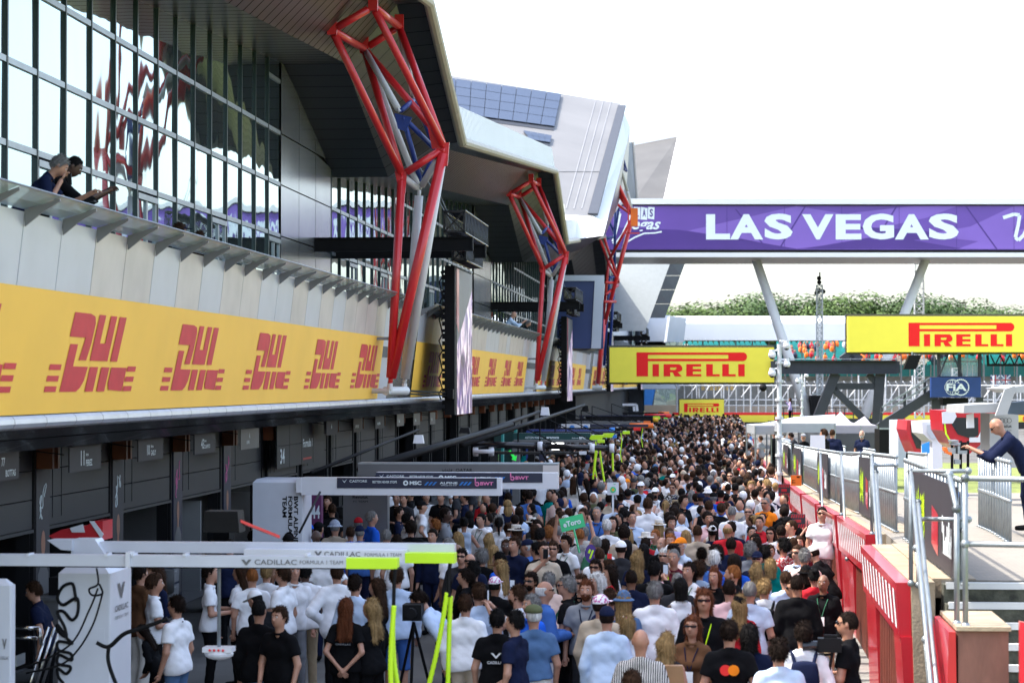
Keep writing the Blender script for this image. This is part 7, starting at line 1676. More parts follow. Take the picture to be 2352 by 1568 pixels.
c3(895,474,'child in white T-shirt carried above the red backpack',face=0,hc='brown',hs='short',top='white',bot='navy',h=2.05)
c3(888,560,'person in white shirt wearing a red backpack in mid crowd',face=0,hc='brown',top='white',sl='long',bot='black',pack='red',h=1.72)
c3(1000,490,'woman with blonde braid in white blouse, back to the camera',sex='f',face=-8,hs='pony',hc='blond',top='white',sl='long',bot='white',h=1.72)
c3(960,612,'blonde woman in straw hat and red dotted dress',sex='f',face=0,hs='long',hc='blond',top='red_dots',sl='short',bot='red_dots',bk='skirt',hat='straw',hatc='off_white',h=1.72)
c3(1105,457,'young dark-haired man in black T-shirt looking right with bare arms',face=-120,hs='thick',hc='dark',top='black',bot='black',ra='low',la='low',h=1.84)
c3(1155,430,'silver-bobbed woman in bright blue team shirt, back to the camera',sex='f',face=0,hs='bob',hc='grey',top='bright_blue',bot='navy',h=1.74)
c3(1212,446,'man in navy cap and pale grey T-shirt, back to the camera',face=5,hc='brown',top='white',bot='navy',hat='cap',hatc='navy',h=1.8)
c3(1258,490,'brown-haired man in black shirt, back to the camera, left of the red racing jacket',face=-5,hc='brown',top='black',bot='black',h=1.85)
c3(1285,441,'man in black cap and royal blue jacket, back to the camera',face=10,hc='grey',top='bright_blue',sl='jacket',bot='navy',hat='cap',hatc='black')
c3(1328,426,'person in red racing jacket and black cap, back to the camera',face=-5,hc='dark',top='red',sl='jacket',bot='black',hat='cap',hatc='black',logo=[('hp','cloth_white',1.3,.08)])
c3(1395,524,'grey-haired man in white T-shirt, back to the camera, left of the man in sunglasses and white shirt',face=-5,hs='crop',hc='grey',top='white',bot='navy',h=1.84)
c3(1493,524,'man in sunglasses and open white shirt facing the camera, left of the orange polo',face=175,hs='crop',hc='grey',top='white',bot='white',sun=True,lan='navy',h=1.82)
c3(1285,617,'woman with very long dark hair in white top, beside the beige shirt man',sex='f',face=0,hs='long',hc='dark',top='off_white',sl='none',bot='white',h=1.68)
c3(1190,638,'shaven-headed man in beige shirt, back to the camera',face=0,hs='crop',hc='brown',top='beige',sl='long',bot='khaki',h=1.84)
c3(1392,616,'dark-haired man in navy shirt, back to the camera, below the white T-shirt man',face=0,hc='dark',top='navy',sl='long',bot='navy',h=1.8)
c3(1390,715,'dark-haired man in blue-black blazer, back to the camera',face=0,hc='dark',top='navy',sl='jacket',bot='navy',skin=3,h=1.76)
c3(1533,692,'smiling dark-haired woman in dark red, facing the camera, near the wall',sex='f',face=165,hs='bob',hc='dark',top='burgundy',bot='black',h=1.66)
c3(1300,765,'dark wavy-haired bearded man in navy hoodie looking left',face=70,hs='curly',hc='dark',beard=True,top='navy',sl='jacket',bot='denim')
c3(1215,775,'woman with tied-up dark hair, back turned, left of the bearded man in the hoodie',sex='f',face=0,hs='bun',hc='dark',top='charcoal',bot='black',h=1.66)
c3(1505,746,'curly grey-haired man in grey jacket, back to the camera',face=0,hs='curly',hc='grey',top='grey',sl='jacket',bot='charcoal')
c3(1090,714,'white-bearded man in orange cap, sunglasses and pale blue shirt',face=130,hc='white',beard=True,top='light_blue',bot='navy',hat='cap',hatc='orange',sun=True)
c3(1030,690,'ginger-bearded man facing the camera left of the orange cap',face=175,hc='ginger',beard=True,top='black',bot='black',h=1.82)
c3(980,710,'bald man with head bowed beside the ginger-bearded man',face=150,hs='bald',top='black',sl='long',bot='black',skin=2)
c3(992,780,'white-haired person in sunglasses and flowered shirt',face=165,hc='white',top='floral_white',bot='navy',sun=True,h=1.7)
c3(1025,758,'person in white baseball cap behind the white-haired person in sunglasses',face=170,hc='white',top='floral_white',bot='navy',hat='cap',hatc='white',h=1.7)
c3(1050,784,'grey-haired man in burgundy polo with lime lanyard and yellow card',face=165,hs='crop',hc='grey',top='burgundy',bot='black',lan='lime',h=1.84,skin=1)
c3(832,792,'woman with long pale blonde hair in navy top, back to the camera',sex='f',face=0,hs='wavy',hc='blond',top='navy',bot='navy',h=1.72)
c3(733,734,'man in white cap and grey T-shirt, back to the camera',face=0,hc='dark',top='charcoal',bot='black',hat='cap',hatc='white',h=1.78)
P_SIGN2 = c3(588,706,'grey crew-cut man in dark green T-shirt beside the purple round sign',face=30,hs='crop',hc='grey',top='green',bot='black',h=1.78)
c3(768,730,'black-haired person holding up a red phone behind the white cap',face=-10,hs='long',hc='black',sex='f',top='black',bot='black')
c3(870,752,'black long-haired woman in black right of the red phone',sex='f',face=0,hs='long',hc='black',top='black',sl='long',bot='black',h=1.66)
c3(640,722,'dark straight-haired woman in white, behind the dark green T-shirt man',sex='f',face=-30,hs='long',hc='dark',top='white',bot='black',h=1.64)
c3(932,855,'black-haired man in black shirt filming with a raised phone, back to the camera',face=-8,hs='short',hc='black',top='black',sl='long',bot='black',ra='phone',h=1.82)
c3(1140,864,'brunette woman in white top facing the camera, looking left',sex='f',face=150,hs='pony',hc='dark',top='white',sl='none',bot='black',lan='green')
c3(1200,858,'brown-haired man in pale blue shirt, back to the camera, right of the brunette in white',face=0,hs='thick',hc='brown',top='light_blue',sl='long',bot='navy')
c3(1230,1028,'tall red-haired man in sunglasses and black jacket with lime lanyard',face=178,hs='bob',hc='auburn',top='black',sl='jacket',bot='black',sun=True,lan='lime',h=1.92,skin=1)
c3(1292,900,'smiling auburn-haired woman facing the camera behind the tall red-haired man',sex='f',face=160,hs='wavy',hc='auburn',top='black',bot='black',h=1.68)
c3(1403,880,'ginger bearded man in black leather jacket looking left',face=75,hs='crop',hc='ginger',beard=True,top='black',sl='jacket',bot='denim',h=1.82)
c3(935,980,'grey-haired man in large pinkish white shirt, back to the camera, centre foreground',face=8,hc='grey',top='white',sl='long',bot='blue',h=1.86)
c3(795,910,'balding dark-haired man in navy, back to the camera, left of the pinkish white shirt',face=5,hs='crop',hc='dark',top='navy',sl='long',bot='navy',skin=4)
c3(672,882,'dark-haired woman in red top with glasses on her head, looking left',sex='f',face=100,hs='long',hc='dark',top='red',bot='black')
c3(582,845,'man in red-framed sunglasses facing the camera beside the woman in red',face=165,hc='dark',top='white',bot='navy',sun=True,skin=3)
c3(660,843,'receding brown-haired man looking left behind the woman in red',face=75,hc='brown',hs='crop',top='light_blue',bot='navy')
c3(590,930,'silver-haired woman with sunglasses on her head, looking left',sex='f',face=120,hs='bob',hc='white',top='white',bot='navy')
c3(415,946,'grey-haired man in sunglasses and black shirt with lime lanyard, looking left',face=85,hc='grey',top='black',bot='black',sun=True,lan='green',h=1.86,la='low')
c3(530,970,'ginger-bearded man in green-grey shirt facing the camera, left of the flowered cap',face=172,hc='auburn',beard=True,top='grey',sl='short',bot='charcoal',h=1.84,lan='navy')
c3(497,936,'dark-haired man behind the ginger-bearded man in the grey shirt',face=140,hc='brown',top='black',bot='black',sun=True)
c3(275,975,'bald man in sunglasses and blue jacket with white trousers, looking right',face=-70,hs='balding',hc='white',top='blue',sl='jacket',bot='white',sun=True,ra='front',la='front',h=1.84,skin=1)
c3(305,925,'grey-haired person in pale pink jacket behind the bald man in blue',face=-10,hc='grey',top='pale_pink',sl='jacket',bot='black')
c3(200,924,'bearded man in sunglasses facing the camera, left of the bald man in blue',face=150,hc='dark',beard=True,top='charcoal',bot='black',sun=True,skin=3)
c3(122,1000,'bearded man in white T-shirt stretching his arm to the left',face=80,hc='brown',beard=True,top='white',bot='navy',ra='phone',la='phone',h=1.82)
c3(205,1058,'silver-haired man in blue jacket left of the flat cap',face=120,hc='grey',top='bright_blue',sl='jacket',bot='navy')
c3(215,1120,'man in olive flat cap, slate blue polo and white trousers, back to the camera',face=15,hc='white',top='denim',sl='tuck',bot='off_white',hat='flatcap',hatc='olive',h=1.8)
c3(105,1155,'dark-haired man in dark teal polo looking left beside the flat cap man',face=70,hc='black',top='navy',bot='black',ra='low',h=1.8)
c3(612,1060,'man in flowered cap and beige linen jacket, back to the camera',face=-30,hc='dark',top='beige',sl='jacket',bot='charcoal',hat='cap',hatc='floral_white',h=1.84)
c3(650,1130,'man in navy cap and pale blue shirt, back to the camera, in front of the beige jacket',face=0,hc='dark',top='light_blue',sl='long',bot='navy',hat='cap',hatc='navy',h=1.8)
c3(668,1022,'man in dark navy shirt with sunglasses on his head, behind the navy cap',face=30,hc='brown',top='navy',bot='navy')
c3(750,1040,'blonde woman in blue bucket hat and blue top, back to the camera',sex='f',face=0,hs='long',hc='blond',top='denim',bot='navy',hat='bucket',hatc='denim')
c3(772,1178,'woman in white flowered cap and white top, back to the camera',sex='f',face=10,hs='bob',hc='blond',top='white',bot='white',hat='cap',hatc='floral_white',h=1.66)
c3(850,1264,'bald man in black and white striped shirt, back to the camera, bottom centre',face=-5,hs='bald',top='striped_black',sl='short',bot='black',skin=1,h=1.84)
c3(1005,1290,'woman with wavy golden hair in grey top carrying a tan bag, back to the camera',sex='f',face=-10,hs='wavy',hc='blond',top='charcoal',sl='none',bot='black',h=1.7)
c3(1160,1185,'woman in sunglasses with long auburn hair and brown top, facing the camera',sex='f',face=165,hs='long',hc='auburn',top='brown',sl='long',bot='brown',sun=True,ra='low',lan='navy',h=1.74,skin=1)
c3(1440,1062,'blonde woman in black cap and red top, back to the camera',sex='f',face=0,hs='wavy',hc='blond',top='red',sl='long',bot='red',hat='cap',hatc='black',h=1.72)
c3(1380,1213,'man in black polo with overlapping red and orange discs on the back',face=0,hc='dark',top='black',bot='black',h=1.84,logo=[('O','',1.30,0)])
c3(1500,1240,'dark-haired person in navy team polo with red lettering on the back',face=-5,hs='bob',hc='black',top='navy',bot='navy',h=1.76,logo=[('Red Bull','cloth_red',1.26,.05),('mobil 1','cloth_white',1.16,.04)])
c3(1500,980,'grey-haired man in pale blue T-shirt, back to the camera, upper right of the red top',face=0,hs='crop',hc='grey',top='light_blue',bot='navy',h=1.82)
c3(1545,798,'person in cap and mirrored blue glasses by the pale blonde woman',face=170,hc='dark',top='navy',bot='navy',hat='cap',hatc='navy',sun=True,h=1.7)
c3(1540,868,'woman with pale blonde hair in light blue, back to the camera, near the wall',sex='f',face=0,hs='wavy',hc='blond',top='light_blue',bot='white',h=1.7)
c3(800,1515,'top of a brown-haired head at the bottom edge, in front of the striped shirt',face=0,hc='brown',top='black',bot='black',h=1.74)
# right side by the wall
c4(20,962,'blond man in white T-shirt wearing a black backpack, back to the camera',face=0,hc='blond',top='white',bot='navy',bk='shorts',pack='black',h=1.76)
c4(215,940,'bald man in long black jacket, back to the camera, near the kerb',face=0,hs='crop',hc='dark',top='black',sl='jacket',bot='black',h=1.86,skin=1)
c4(260,780,'grey-haired man in salmon pink polo, back to the camera',face=10,hc='grey',top='pale_pink',sl='long',bot='beige',h=1.82)
c4(312,756,'man in white cap and black shirt leaning forward on the ledge',face=60,hc='dark',top='black',bot='navy',bk='shorts',hat='cap',hatc='off_white',lean=25)
c4(137,720,'dark-haired bearded man in red flowered shirt looking left',face=60,hc='black',hs='thick',beard=True,top='floral_red',bot='khaki',bk='shorts',h=1.82)
c4(185,608,'man in white team shirt with lanyard looking left behind the red flowered shirt',face=100,hs='crop',hc='brown',top='white',sl='long',bot='navy',lan='charcoal',h=1.84)
c4(28,473,'man in bright orange polo and sunglasses with lanyard, near the wall',face=150,hs='crop',hc='grey',top='orange',bot='navy',sun=True,lan='navy',h=1.84,skin=1)
c4(58,652,'dark-haired woman in sunglasses in front of the orange polo',sex='f',face=160,hs='bob',hc='dark',top='floral_white',bot='navy',sun=True,h=1.66)
c4(22,765,'dark-haired person in dark shirt left of the red flowered shirt',face=0,hc='black',top='teal',bot='navy',hs='thick')
c4(120,640,'dark-haired man behind the man in the red flowered shirt',face=10,hc='dark',top='white',bot='navy')
c4(365,530,'man in pinkish white T-shirt and camouflage shorts shielding his eyes on the kerb ledge',face=175,hs='short',hc='dark',top='white',bot='camo',bk='shorts',ra='down',la='shade',sun=True,h=1.86,zf=.1)
P_CAM = c4(520,1162,'camera operator in black polo on the kerb, holding a shoulder camera, looking left',face=75,hs='crop',hc='dark',top='black',bot='black',ra='front',la='front',sun=True,h=1.82,zf=.1,skin=1)
c4(255,1220,'dark-haired man in white shirt wearing a navy backpack, back to the camera',face=0,hc='dark',top='white',sl='long',bot='navy',pack='navy',h=1.84)
c4(107,1328,'dark-haired person in pale blue shirt at the bottom edge, left of the navy backpack',face=10,hs='thick',hc='dark',top='light_blue',sl='long',bot='navy',h=1.76)
c4(35,368,'curly blond young man in white shirt looking left, near the wall',face=80,hs='curly',hc='blond',top='white',sl='long',bot='white',h=1.82)
c4(105,275,'woman with black hair in black mini dress beside the striped board',sex='f',face=40,hs='long',hc='black',top='black',sl='none',bot='black',bk='skirt',h=1.72,skin=1)
c4(62,268,'brunette woman in pale blue denim beside the woman in the black dress',sex='f',face=20,hs='long',hc='dark',top='light_blue',sl='none',bot='light_blue',h=1.68)
c4(58,845,'person with blond hair low behind the blue shoulder, near the pink polo',face=-10,hs='bob',hc='blond',sex='f',top='teal',bot='navy',h=1.68)
# middle-distance people measured in the photograph (third zoom of the far crowd)
def c5(a, b, label, **k): return person((1700+a/4.2)/1.2245, (1150+b/4.2)/1.2245, label=label, **k)
c5(430,875,'man in white cap and sunglasses, open white shirt, behind the petrol sign',face=175,hc='dark',top='light_blue',sl='long',bot='navy',hat='cap',hatc='white',sun=True,h=1.84)
c5(600,945,'bearded man in white cap and sunglasses, white shirt with dark lanyard',face=170,hc='black',beard=True,top='white',sl='long',bot='white',hat='cap',hatc='white',sun=True,lan='navy',h=1.84,skin=4)
c5(510,825,'man in sunglasses pushed up and light blue shirt with red lanyard',face=175,hc='grey',top='light_blue',bot='navy',lan='red',h=1.82)
c5(340,835,'man in dark cap and olive jacket, back to the camera',face=10,hc='dark',top='olive',sl='jacket',bot='khaki',hat='cap',hatc='charcoal')
c5(265,838,'person in orange cap among dark caps, left of the olive jacket',face=150,hc='brown',top='black',bot='black',hat='cap',hatc='orange')
c5(325,755,'person in bright blue cap looking right among dark caps',face=-60,hc='dark',top='navy',bot='navy',hat='cap',hatc='bright_blue')
c5(600,665,'person in pale blue cap left of the long-haired man in beige',face=20,hc='dark',top='charcoal',bot='navy',hat='cap',hatc='denim')
c5(690,655,'man with shoulder-length brown hair in beige T-shirt, back to the camera',face=-10,hs='bob',hc='brown',top='beige',bot='khaki',h=1.84)
c5(935,742,'man in beige cap and salmon T-shirt with a round print, back to the camera',face=0,hc='grey',top='pale_pink',bot='navy',hat='cap',hatc='beige',h=1.82)
c5(1020,730,'balding man in white shirt facing the camera, right of the salmon T-shirt',face=160,hs='crop',hc='grey',top='white',bot='navy')
c5(1155,775,'man in brown blazer and striped shirt facing the camera',face=175,hs='thick',hc='brown',top='brown',sl='jacket',bot='navy',lan='white')
c5(1285,730,'young man in white cap, right of the brown blazer man',face=170,hc='brown',top='white',bot='navy',hat='cap',hatc='white')
c5(1345,815,'grey-haired man in navy suit jacket looking left, middle of the right crowd',face=90,hc='grey',top='navy',sl='jacket',bot='navy')
c5(1485,755,'man in glasses and white polo facing the camera, middle right of the crowd',face=170,hs='crop',hc='brown',top='white',bot='navy',sun=True,lan='navy',h=1.84)
c5(1560,725,'brown-haired man in pale blue shirt, back to the camera, left of the curly-haired woman',face=0,hc='brown',top='light_blue',sl='long',bot='navy')
c5(1740,770,'dark-haired man in black suit, back to the camera, near the wall',face=0,hc='black',top='black',sl='jacket',bot='black')
c5(1780,725,'bald man in sunglasses and black T-shirt facing the camera near the wall',face=165,hs='bald',top='black',bot='black',sun=True)
c5(1690,790,'woman with curly dark blonde hair, back turned, near the wall',sex='f',face=-10,hs='curly',hc='brown',top='black',bot='black')
c5(1735,870,'blond young man in cream polo with lanyard facing the camera',face=175,hs='thick',hc='blond',top='off_white',bot='white',lan='navy',h=1.8)
c5(1845,930,'dark-haired woman in sunglasses and cream top looking right',sex='f',face=-110,hs='pony',hc='dark',top='pale_pink',bot='white',sun=True,h=1.7)
c5(1545,890,'dark-haired man in black gilet, back to the camera, right of the red racing jacket',face=0,hc='black',top='black',sl='short',bot='black',h=1.8)
c5(1460,895,'balding man in white shirt, back to the camera, left of the black gilet',face=0,hs='crop',hc='dark',top='white',sl='long',bot='navy',skin=1)
c5(1080,865,'man in red polo with a dark strap, back to the camera',face=-5,hs='crop',hc='dark',top='red',bot='navy')
c5(1225,955,'person in white bucket hat looking down, right of the red polo',face=20,hc='grey',top='beige',bot='khaki',hat='bucket',hatc='white')
c5(1290,905,'man in navy cap left of the bucket hat in blue suit crowd',face=5,hc='dark',top='navy',sl='jacket',bot='navy',hat='cap',hatc='navy')
c5(905,912,'bald man with glasses in navy T-shirt, back half turned',face=40,hs='bald',top='navy',bot='navy',skin=2)
c5(805,890,'young man in green mirrored sunglasses and black patterned shirt',face=165,hc='brown',top='dotted_black',bot='black',sun=True)
c5(805,780,'man in white cap worn backwards, white and navy T-shirt, glasses',face=170,hc='dark',top='navy',bot='navy',hat='cap',hatc='white',sun=True)
c5(745,800,'man in sunglasses left of the backwards white cap',face=165,hc='black',top='white',bot='navy',sun=True,skin=3)
c5(600,760,'dark-haired man in navy team shirt looking down, left of the blond ponytail',face=150,hc='black',top='navy',bot='navy',skin=3)
c5(840,1115,'curly dark-haired man in blue shirt far left of the beige hat',face=5,hc='dark',top='light_blue',bot='navy')
c5(840,1100,'person in wide straw sun hat looking down, right of the blonde braid',face=60,hc='blond',sex='f',hs='bob',top='beige',bot='beige',hat='straw',hatc='khaki',h=1.66)
c5(125,1085,'man in pale blue shirt with teal lanyard, back to the camera, right of the green sign',face=5,hc='dark',top='light_blue',sl='long',bot='navy',hs='short',h=1.8)
c5(390,1030,'man in black cap turned left and white T-shirt, back to the camera',face=10,hc='black',top='white',bot='black',hat='cap',hatc='black',h=1.78)
c5(190,1005,'dark-haired woman in black holding her face, left of the black cap',sex='f',face=20,hs='bun',hc='dark',top='black',bot='black')
c5(1590,1060,'grey-dark-haired man in light blue polo, back to the camera, right of the red jacket',face=0,hc='dark',top='light_blue',bot='navy',h=1.78)
c5(60,1020,'person in cream jacket, back to the camera, under the petrol sign',face=0,hs='thick',hc='dark',top='beige',sl='jacket',bot='black')
c5(1845,325,'tall man in pale grey T-shirt standing above the crowd by the wall',face=60,hs='short',hc='brown',top='grey',bot='navy',h=1.9)
# green team and black team by the far gantries
for i,(a,b,t_,l,fc) in enumerate(((720,868,'teal','mechanic in green with ear defenders under the green beam, leftmost of the green team',20),(935,880,'teal','mechanic in green shirt lettered on the back, second of the green team',5),(1095,932,'teal','mechanic in green crouching, third of the green team',30),(1212,882,'teal','mechanic in green looking right, fourth of the green team',-70),(1372,905,'teal','mechanic in green with helmet, fifth of the green team',60),(1545,890,'teal','mechanic in green facing the camera, rightmost of the green team',170),(1145,962,'black','team member in black with red shoulders, left of the pair under the black tube beam',170),(1290,950,'black','team member in black with red shoulders and sunglasses, right of the pair',160),(1500,960,'black','team member in black shirt between the far lime hoses',175),(1085,1115,'white','man in white shirt, back to the camera, right of the pink end of the grey beam',0),(1225,1190,'off_white','woman with long brown hair in cream, back to the camera, right of the white beam',0),(1310,1160,'black','person in black behind the long-haired woman in cream',-30),(1365,1215,'white','long-haired woman in white blouse looking down, near the far lime hose foot',60),(1440,1205,'white','second long-haired woman in white, right of the one looking down',10),(990,1315,'black','young woman in black dress with tied hair facing the camera, right of the white beam end',160),(1085,1345,'white','woman with dark hair in white blouse beside the woman in the black dress',30),(1110,1305,'bright_blue','woman with dark red hair in blue behind the white blouse',20),(740,1345,'blue','tall man in blue polo and jeans, back to the camera, under the white beam end',0))):
    person(1061.7+.2083*a,849.3+.2083*b,label=l,face=fc,sex='f' if 'woman' in l else 'm',hs='long' if 'woman' in l else 'short',hc='brown' if 'brown' in l else 'dark',top=t_,sl='long' if t_ in ('white','off_white') else 'short',bot='black' if t_ != 'blue' else 'denim',h=1.88 if 'tall' in l else 1.8 if 'wom' not in l else 1.7,sun='sunglasses' in l,hi=False)
# balcony and platform people
ZBAL = 4.98
def bal_p(x, y, X, label, **k):
    q = onX(x, y, X); h = q.z-ZBAL; return person(x, y, pos=(q.x, q.y, ZBAL), h=k.pop('h', h), label=label, **k)
def lean_p(x, y, Xp, label, floor, face, h=1.78, lean=30, **k):
    q = onX(x, y, Xp); f = Matrix.Rotation(R(face),3,'Z') @ Vector((0,1,0)); d = (h-.95)*math.sin(R(lean)); top = floor+.95+(h-.95)*math.cos(R(lean))
    o = person(x, y, pos=(q.x-f.x*d, q.y-f.y*d, q.z-(top-floor)), h=h, lean=lean, face=face, label=label, **k); return o
lean_p(152,362,-7.66,'grey-haired man in navy polo leaning on the balcony rail with a phone at his ear',ZBAL,-75,lean=38,hc='grey',top='navy',bot='navy',ra='ear',la='rail',hi=True)
lean_p(180,364,-7.72,'dark-skinned man in black leaning on the balcony rail, looking down at a phone',ZBAL,-80,lean=36,hs='crop',hc='black',top='black',sl='long',bot='black',ra='rail',la='rail',skin=5,hi=True)
bal_p(413,500,-7.95,'person in navy cap seen just above the balcony rail',face=-60,hs='bob',hc='brown',top='grey',bot='navy',hat='cap',hatc='navy',sun=True,h=1.7,hi=True)
bal_p(458,503,-8.0,'woman with long wavy brown hair seen above the balcony rail',sex='f',face=10,hs='wavy',hc='brown',top='black',bot='black',h=1.68,hi=True)
lean_p(1042,684,-7.8,'white-haired man in black leaning on the balcony behind the nearest hanging screen',ZBAL,-80,hc='white',top='black',sl='long',bot='black',ra='front',la='front',lean=35)
lean_p(1184,716,-7.62,'bald man in pale blue shirt leaning on the balcony, holding a phone',ZBAL,-80,hs='bald',top='light_blue',sl='long',bot='navy',ra='rail',la='rail',lean=30)
lean_p(1216,736,-7.7,'grey-haired man in dark jacket leaning on the balcony beside the pale blue shirt',ZBAL,-85,hc='grey',top='black',sl='jacket',bot='navy',ra='front',la='front',lean=28)
for x,y,l,t_ in ((1285,757,'dark-haired woman in white on the balcony left of the second screen','white'),(1295,755,'second person in white on the balcony left of the second screen','pink'),(1320,768,'dark-haired person in sunglasses on the balcony right of the second screen','grey')): bal_p(x,y,-7.8,l,face=-60,hc='dark',top=t_,bot='navy',sex='f' if 'woman' in l else 'm',hs='bob' if 'woman' in l else 'short',sun='sunglasses' in l)
q = at(1513,711,238); person(0,0,pos=(q.x,q.y,q.z-1.75),label='tiny man in dark suit standing on top of the grey balcony block',face=170,hc='brown',top='black',sl='jacket',bot='black')
# platform
def plat(x, y, dep, label, h=1.76, zoff=None, **k):
    q = at(x, y, dep); return person(0, 0, pos=(q.x, q.y, q.z-h if zoff is None else zoff), h=h, label=label, **k)
SUIT = at(2277,963,34.2); f = Vector((-1,0,0)); dd = (1.80-.95)*math.sin(R(38))
o = person(0,0,pos=(SUIT.x+dd, SUIT.y, SUIT.z-(.95+.85*math.cos(R(38)))),h=1.80,lean=38,face=90,label='bald man in glasses and navy suit leaning on the right railing, holding a phone',hs='bald',top='navy',sl='jacket',bot='navy',ra='rail',la='rail',hi=True,skin=1,sun=True); PSUIT = o
plat(1980,988,74,'bald grey-bearded man in navy polo standing behind the railings',face=150,hs='balding',hc='white',beard=True,top='navy',bot='navy',hi=True)
plat(2043,998,118,'grey-haired man in blue team shirt walking right across the grass',face=-80,hc='grey',top='blue',bot='navy',ra='front',stride=1,h=1.7,zoff=.03)
plat(1832,991,84,'dark-haired man in black jacket leaning on the railing left of the camera operator',face=70,hc='dark',top='charcoal',sl='jacket',bot='black',lean=20,ra='front',la='front')
plat(1846,996,87,'person in grey cap and dark top behind the leaning man',face=40,hc='dark',top='black',bot='black',hat='cap',hatc='grey')
plat(1893,986,66,'operator with headset in black behind a white monitor',face=60,hs='thick',hc='brown',top='black',sl='long',bot='black',ra='front')
plat(1912,986,70,'man in navy suit, back to the camera, right of the operator with headset',face=-10,hs='crop',hc='brown',top='navy',sl='jacket',bot='navy')
plat(1779,990,96,'man in dark suit under the small white canopy',face=60,hc='brown',top='black',sl='jacket',bot='black')
plat(1801,990,92,'man in white shirt behind the camera pole',face=0,hc='grey',top='white',sl='long',bot='black')
plat(1815,914,165,'woman with long brown hair on the far raised platform, looking at a phone',h=1.66,face=80,sex='f',hs='long',hc='brown',top='lilac',sl='long',bot='black',bk='wide',ra='phone')
plat(2212,1132-30,56,'person in blue shirt sitting low behind the railings by the pods',h=1.3,face=60,hc='dark',top='bright_blue',bot='navy')
# ---- held things
def held(name, o_pos, build_fn, label, cat): 
    t = thing(name, o_pos, label, cat); build_fn(t, Vector(o_pos)); return t
def signbuild(w_, h_, m, txt, m2, pole=True, tilt=0, dep=None):
    def fn(t, p):
        r_ = (CR*math.cos(R(tilt))+EZ*math.sin(R(tilt))); u = (-CR*math.sin(R(tilt))+EZ*math.cos(R(tilt))); a = p-r_*w_/2
        mb = MB(); mb.prism([a,a+r_*w_,a+r_*w_+u*h_,a+u*h_],CB*.02); mb.build('panel',m,t)
        if pole: mb = MB(); mb.bar(p-u*.4,p+CB*.03,.04,.02); mb.build('handle',m if txt == 'eToro' else 'tower_white',t)
        if txt: mb = MB(); put_text(mb,txt,a+r_*w_*(.12 if txt != 'bp' else .55)+u*h_*(.3 if txt != 'bp' else .82)-CB*.01,r_,u,w_*(.74 if txt != 'bp' else .2),h_*(.42 if txt != 'bp' else .12),.03,off=.01); mb.build('lettering',m2,t)
    return fn
mat('sign_green',(.05,.55,.22),.5,var=.03)
held('hand_sign', onY(1318,1215,38.8), signbuild(.40,.22,'sign_green','eToro','letter_white',tilt=14), 'tilted green arrow sign lettered etoro held above the crowd','sign')
def bp(t, p):
    signbuild(.24,.26,'tower_white','bp','sign_green')(t, p)
    mb = MB(); c = p+EZ*.11-CB*.02; ring2d(mb,(0,0),.03,.062,c,CR,EZ,off=.012,n=18); mb.build('emblem','sign_green',t); mb = MB(); ring2d(mb,(0,0),.0,.03,c,CR,EZ,off=.014,n=14); mb.build('emblem_core','seat_yellow',t)
held('hand_sign', onY(1408,1136,49), bp, 'white sign with a green and yellow flower emblem held up in the crowd','sign')
def rnd_sign(t, p): mb = MB(); c = p; ring2d(mb,(0,0),0,.15,c,CR,EZ,sx=.58,n=24,off=.0); ring2d(mb,(0,0),0,.15,c+CB*.02,-CR,EZ,sx=.62,n=24,off=0); mb.build('disc','purple_dark',t); mb = MB(); poly2d(mb,[(-.03,-.08),(.0,-.08),(.05,.06),(.02,.06)],c,CR,EZ,1,1,.01); poly2d(mb,[(-.05,.02),(-.02,.0),(.0,.06),(-.02,.08)],c,CR,EZ,1,1,.01); mb.build('emblem','lime',t)
held('hand_sign', onY(1357,1271,37.5), rnd_sign, 'purple round sign with a lime emblem held by the man in dark green','sign')
def camb(t, p, s=1.0):
    mb = MB(); mb.box(p+Vector((-.10,-.13,-.09))*s,p+Vector((.22,.05,.10))*s); mb.box(p+Vector((-.02,-.1,.1))*s,p+Vector((.16,-.06,.15))*s); mb.build('body','black',t)
    mb = MB(); mb.tube(p+Vector((-.10,-.04,0))*s,p+Vector((-.32,-.07,-.01))*s,.06*s,.075*s,n=12); mb.build('lens','black_gloss',t); mb = MB(); mb.bar(p+Vector((.1,-.05,-.1))*s,p+Vector((.05,-.05,-.35))*s,.03); mb.bar(p+Vector((-.2,-.05,-.15))*s,p+Vector((.1,-.05,-.12))*s,.025); mb.build('grip','black',t)
q = onY(1895,1480,Vector(P_CAM.location).y-.25); held('video_camera', q, lambda t, p: camb(t, p, .75), 'black shoulder video camera held by the operator on the kerb','camera')
q = onZ(1910,1425,.1)+EZ*.1; held('photo_camera', q, lambda t, p: camb(t, p, .6), 'black photo camera lying on the kerb ledge behind the camera operator','camera')
t = thing('tripod_camera', onZ(955,1568,0), 'black video camera on a tripod between the lime hoses', 'camera'); P = onY(950,1400,29.5); g_ = Vector((P.x,P.y,0)); mb = MB()
for a in range(3): mb.tube(Vector((P.x,P.y,P.z-.15)),g_+Vector((.35*math.cos(2.1*a+.5),.35*math.sin(2.1*a+.5),0)),.02,n=6)
mb.build('tripod','black',t); mb = MB(); mb.box(P+Vector((-.12,-.18,-.12)),P+Vector((.12,.12,.08))); mb.tube(P+Vector((0,-.18,-.02)),P+Vector((.0,-.3,-.02)),.07); mb.build('camera','black',t)
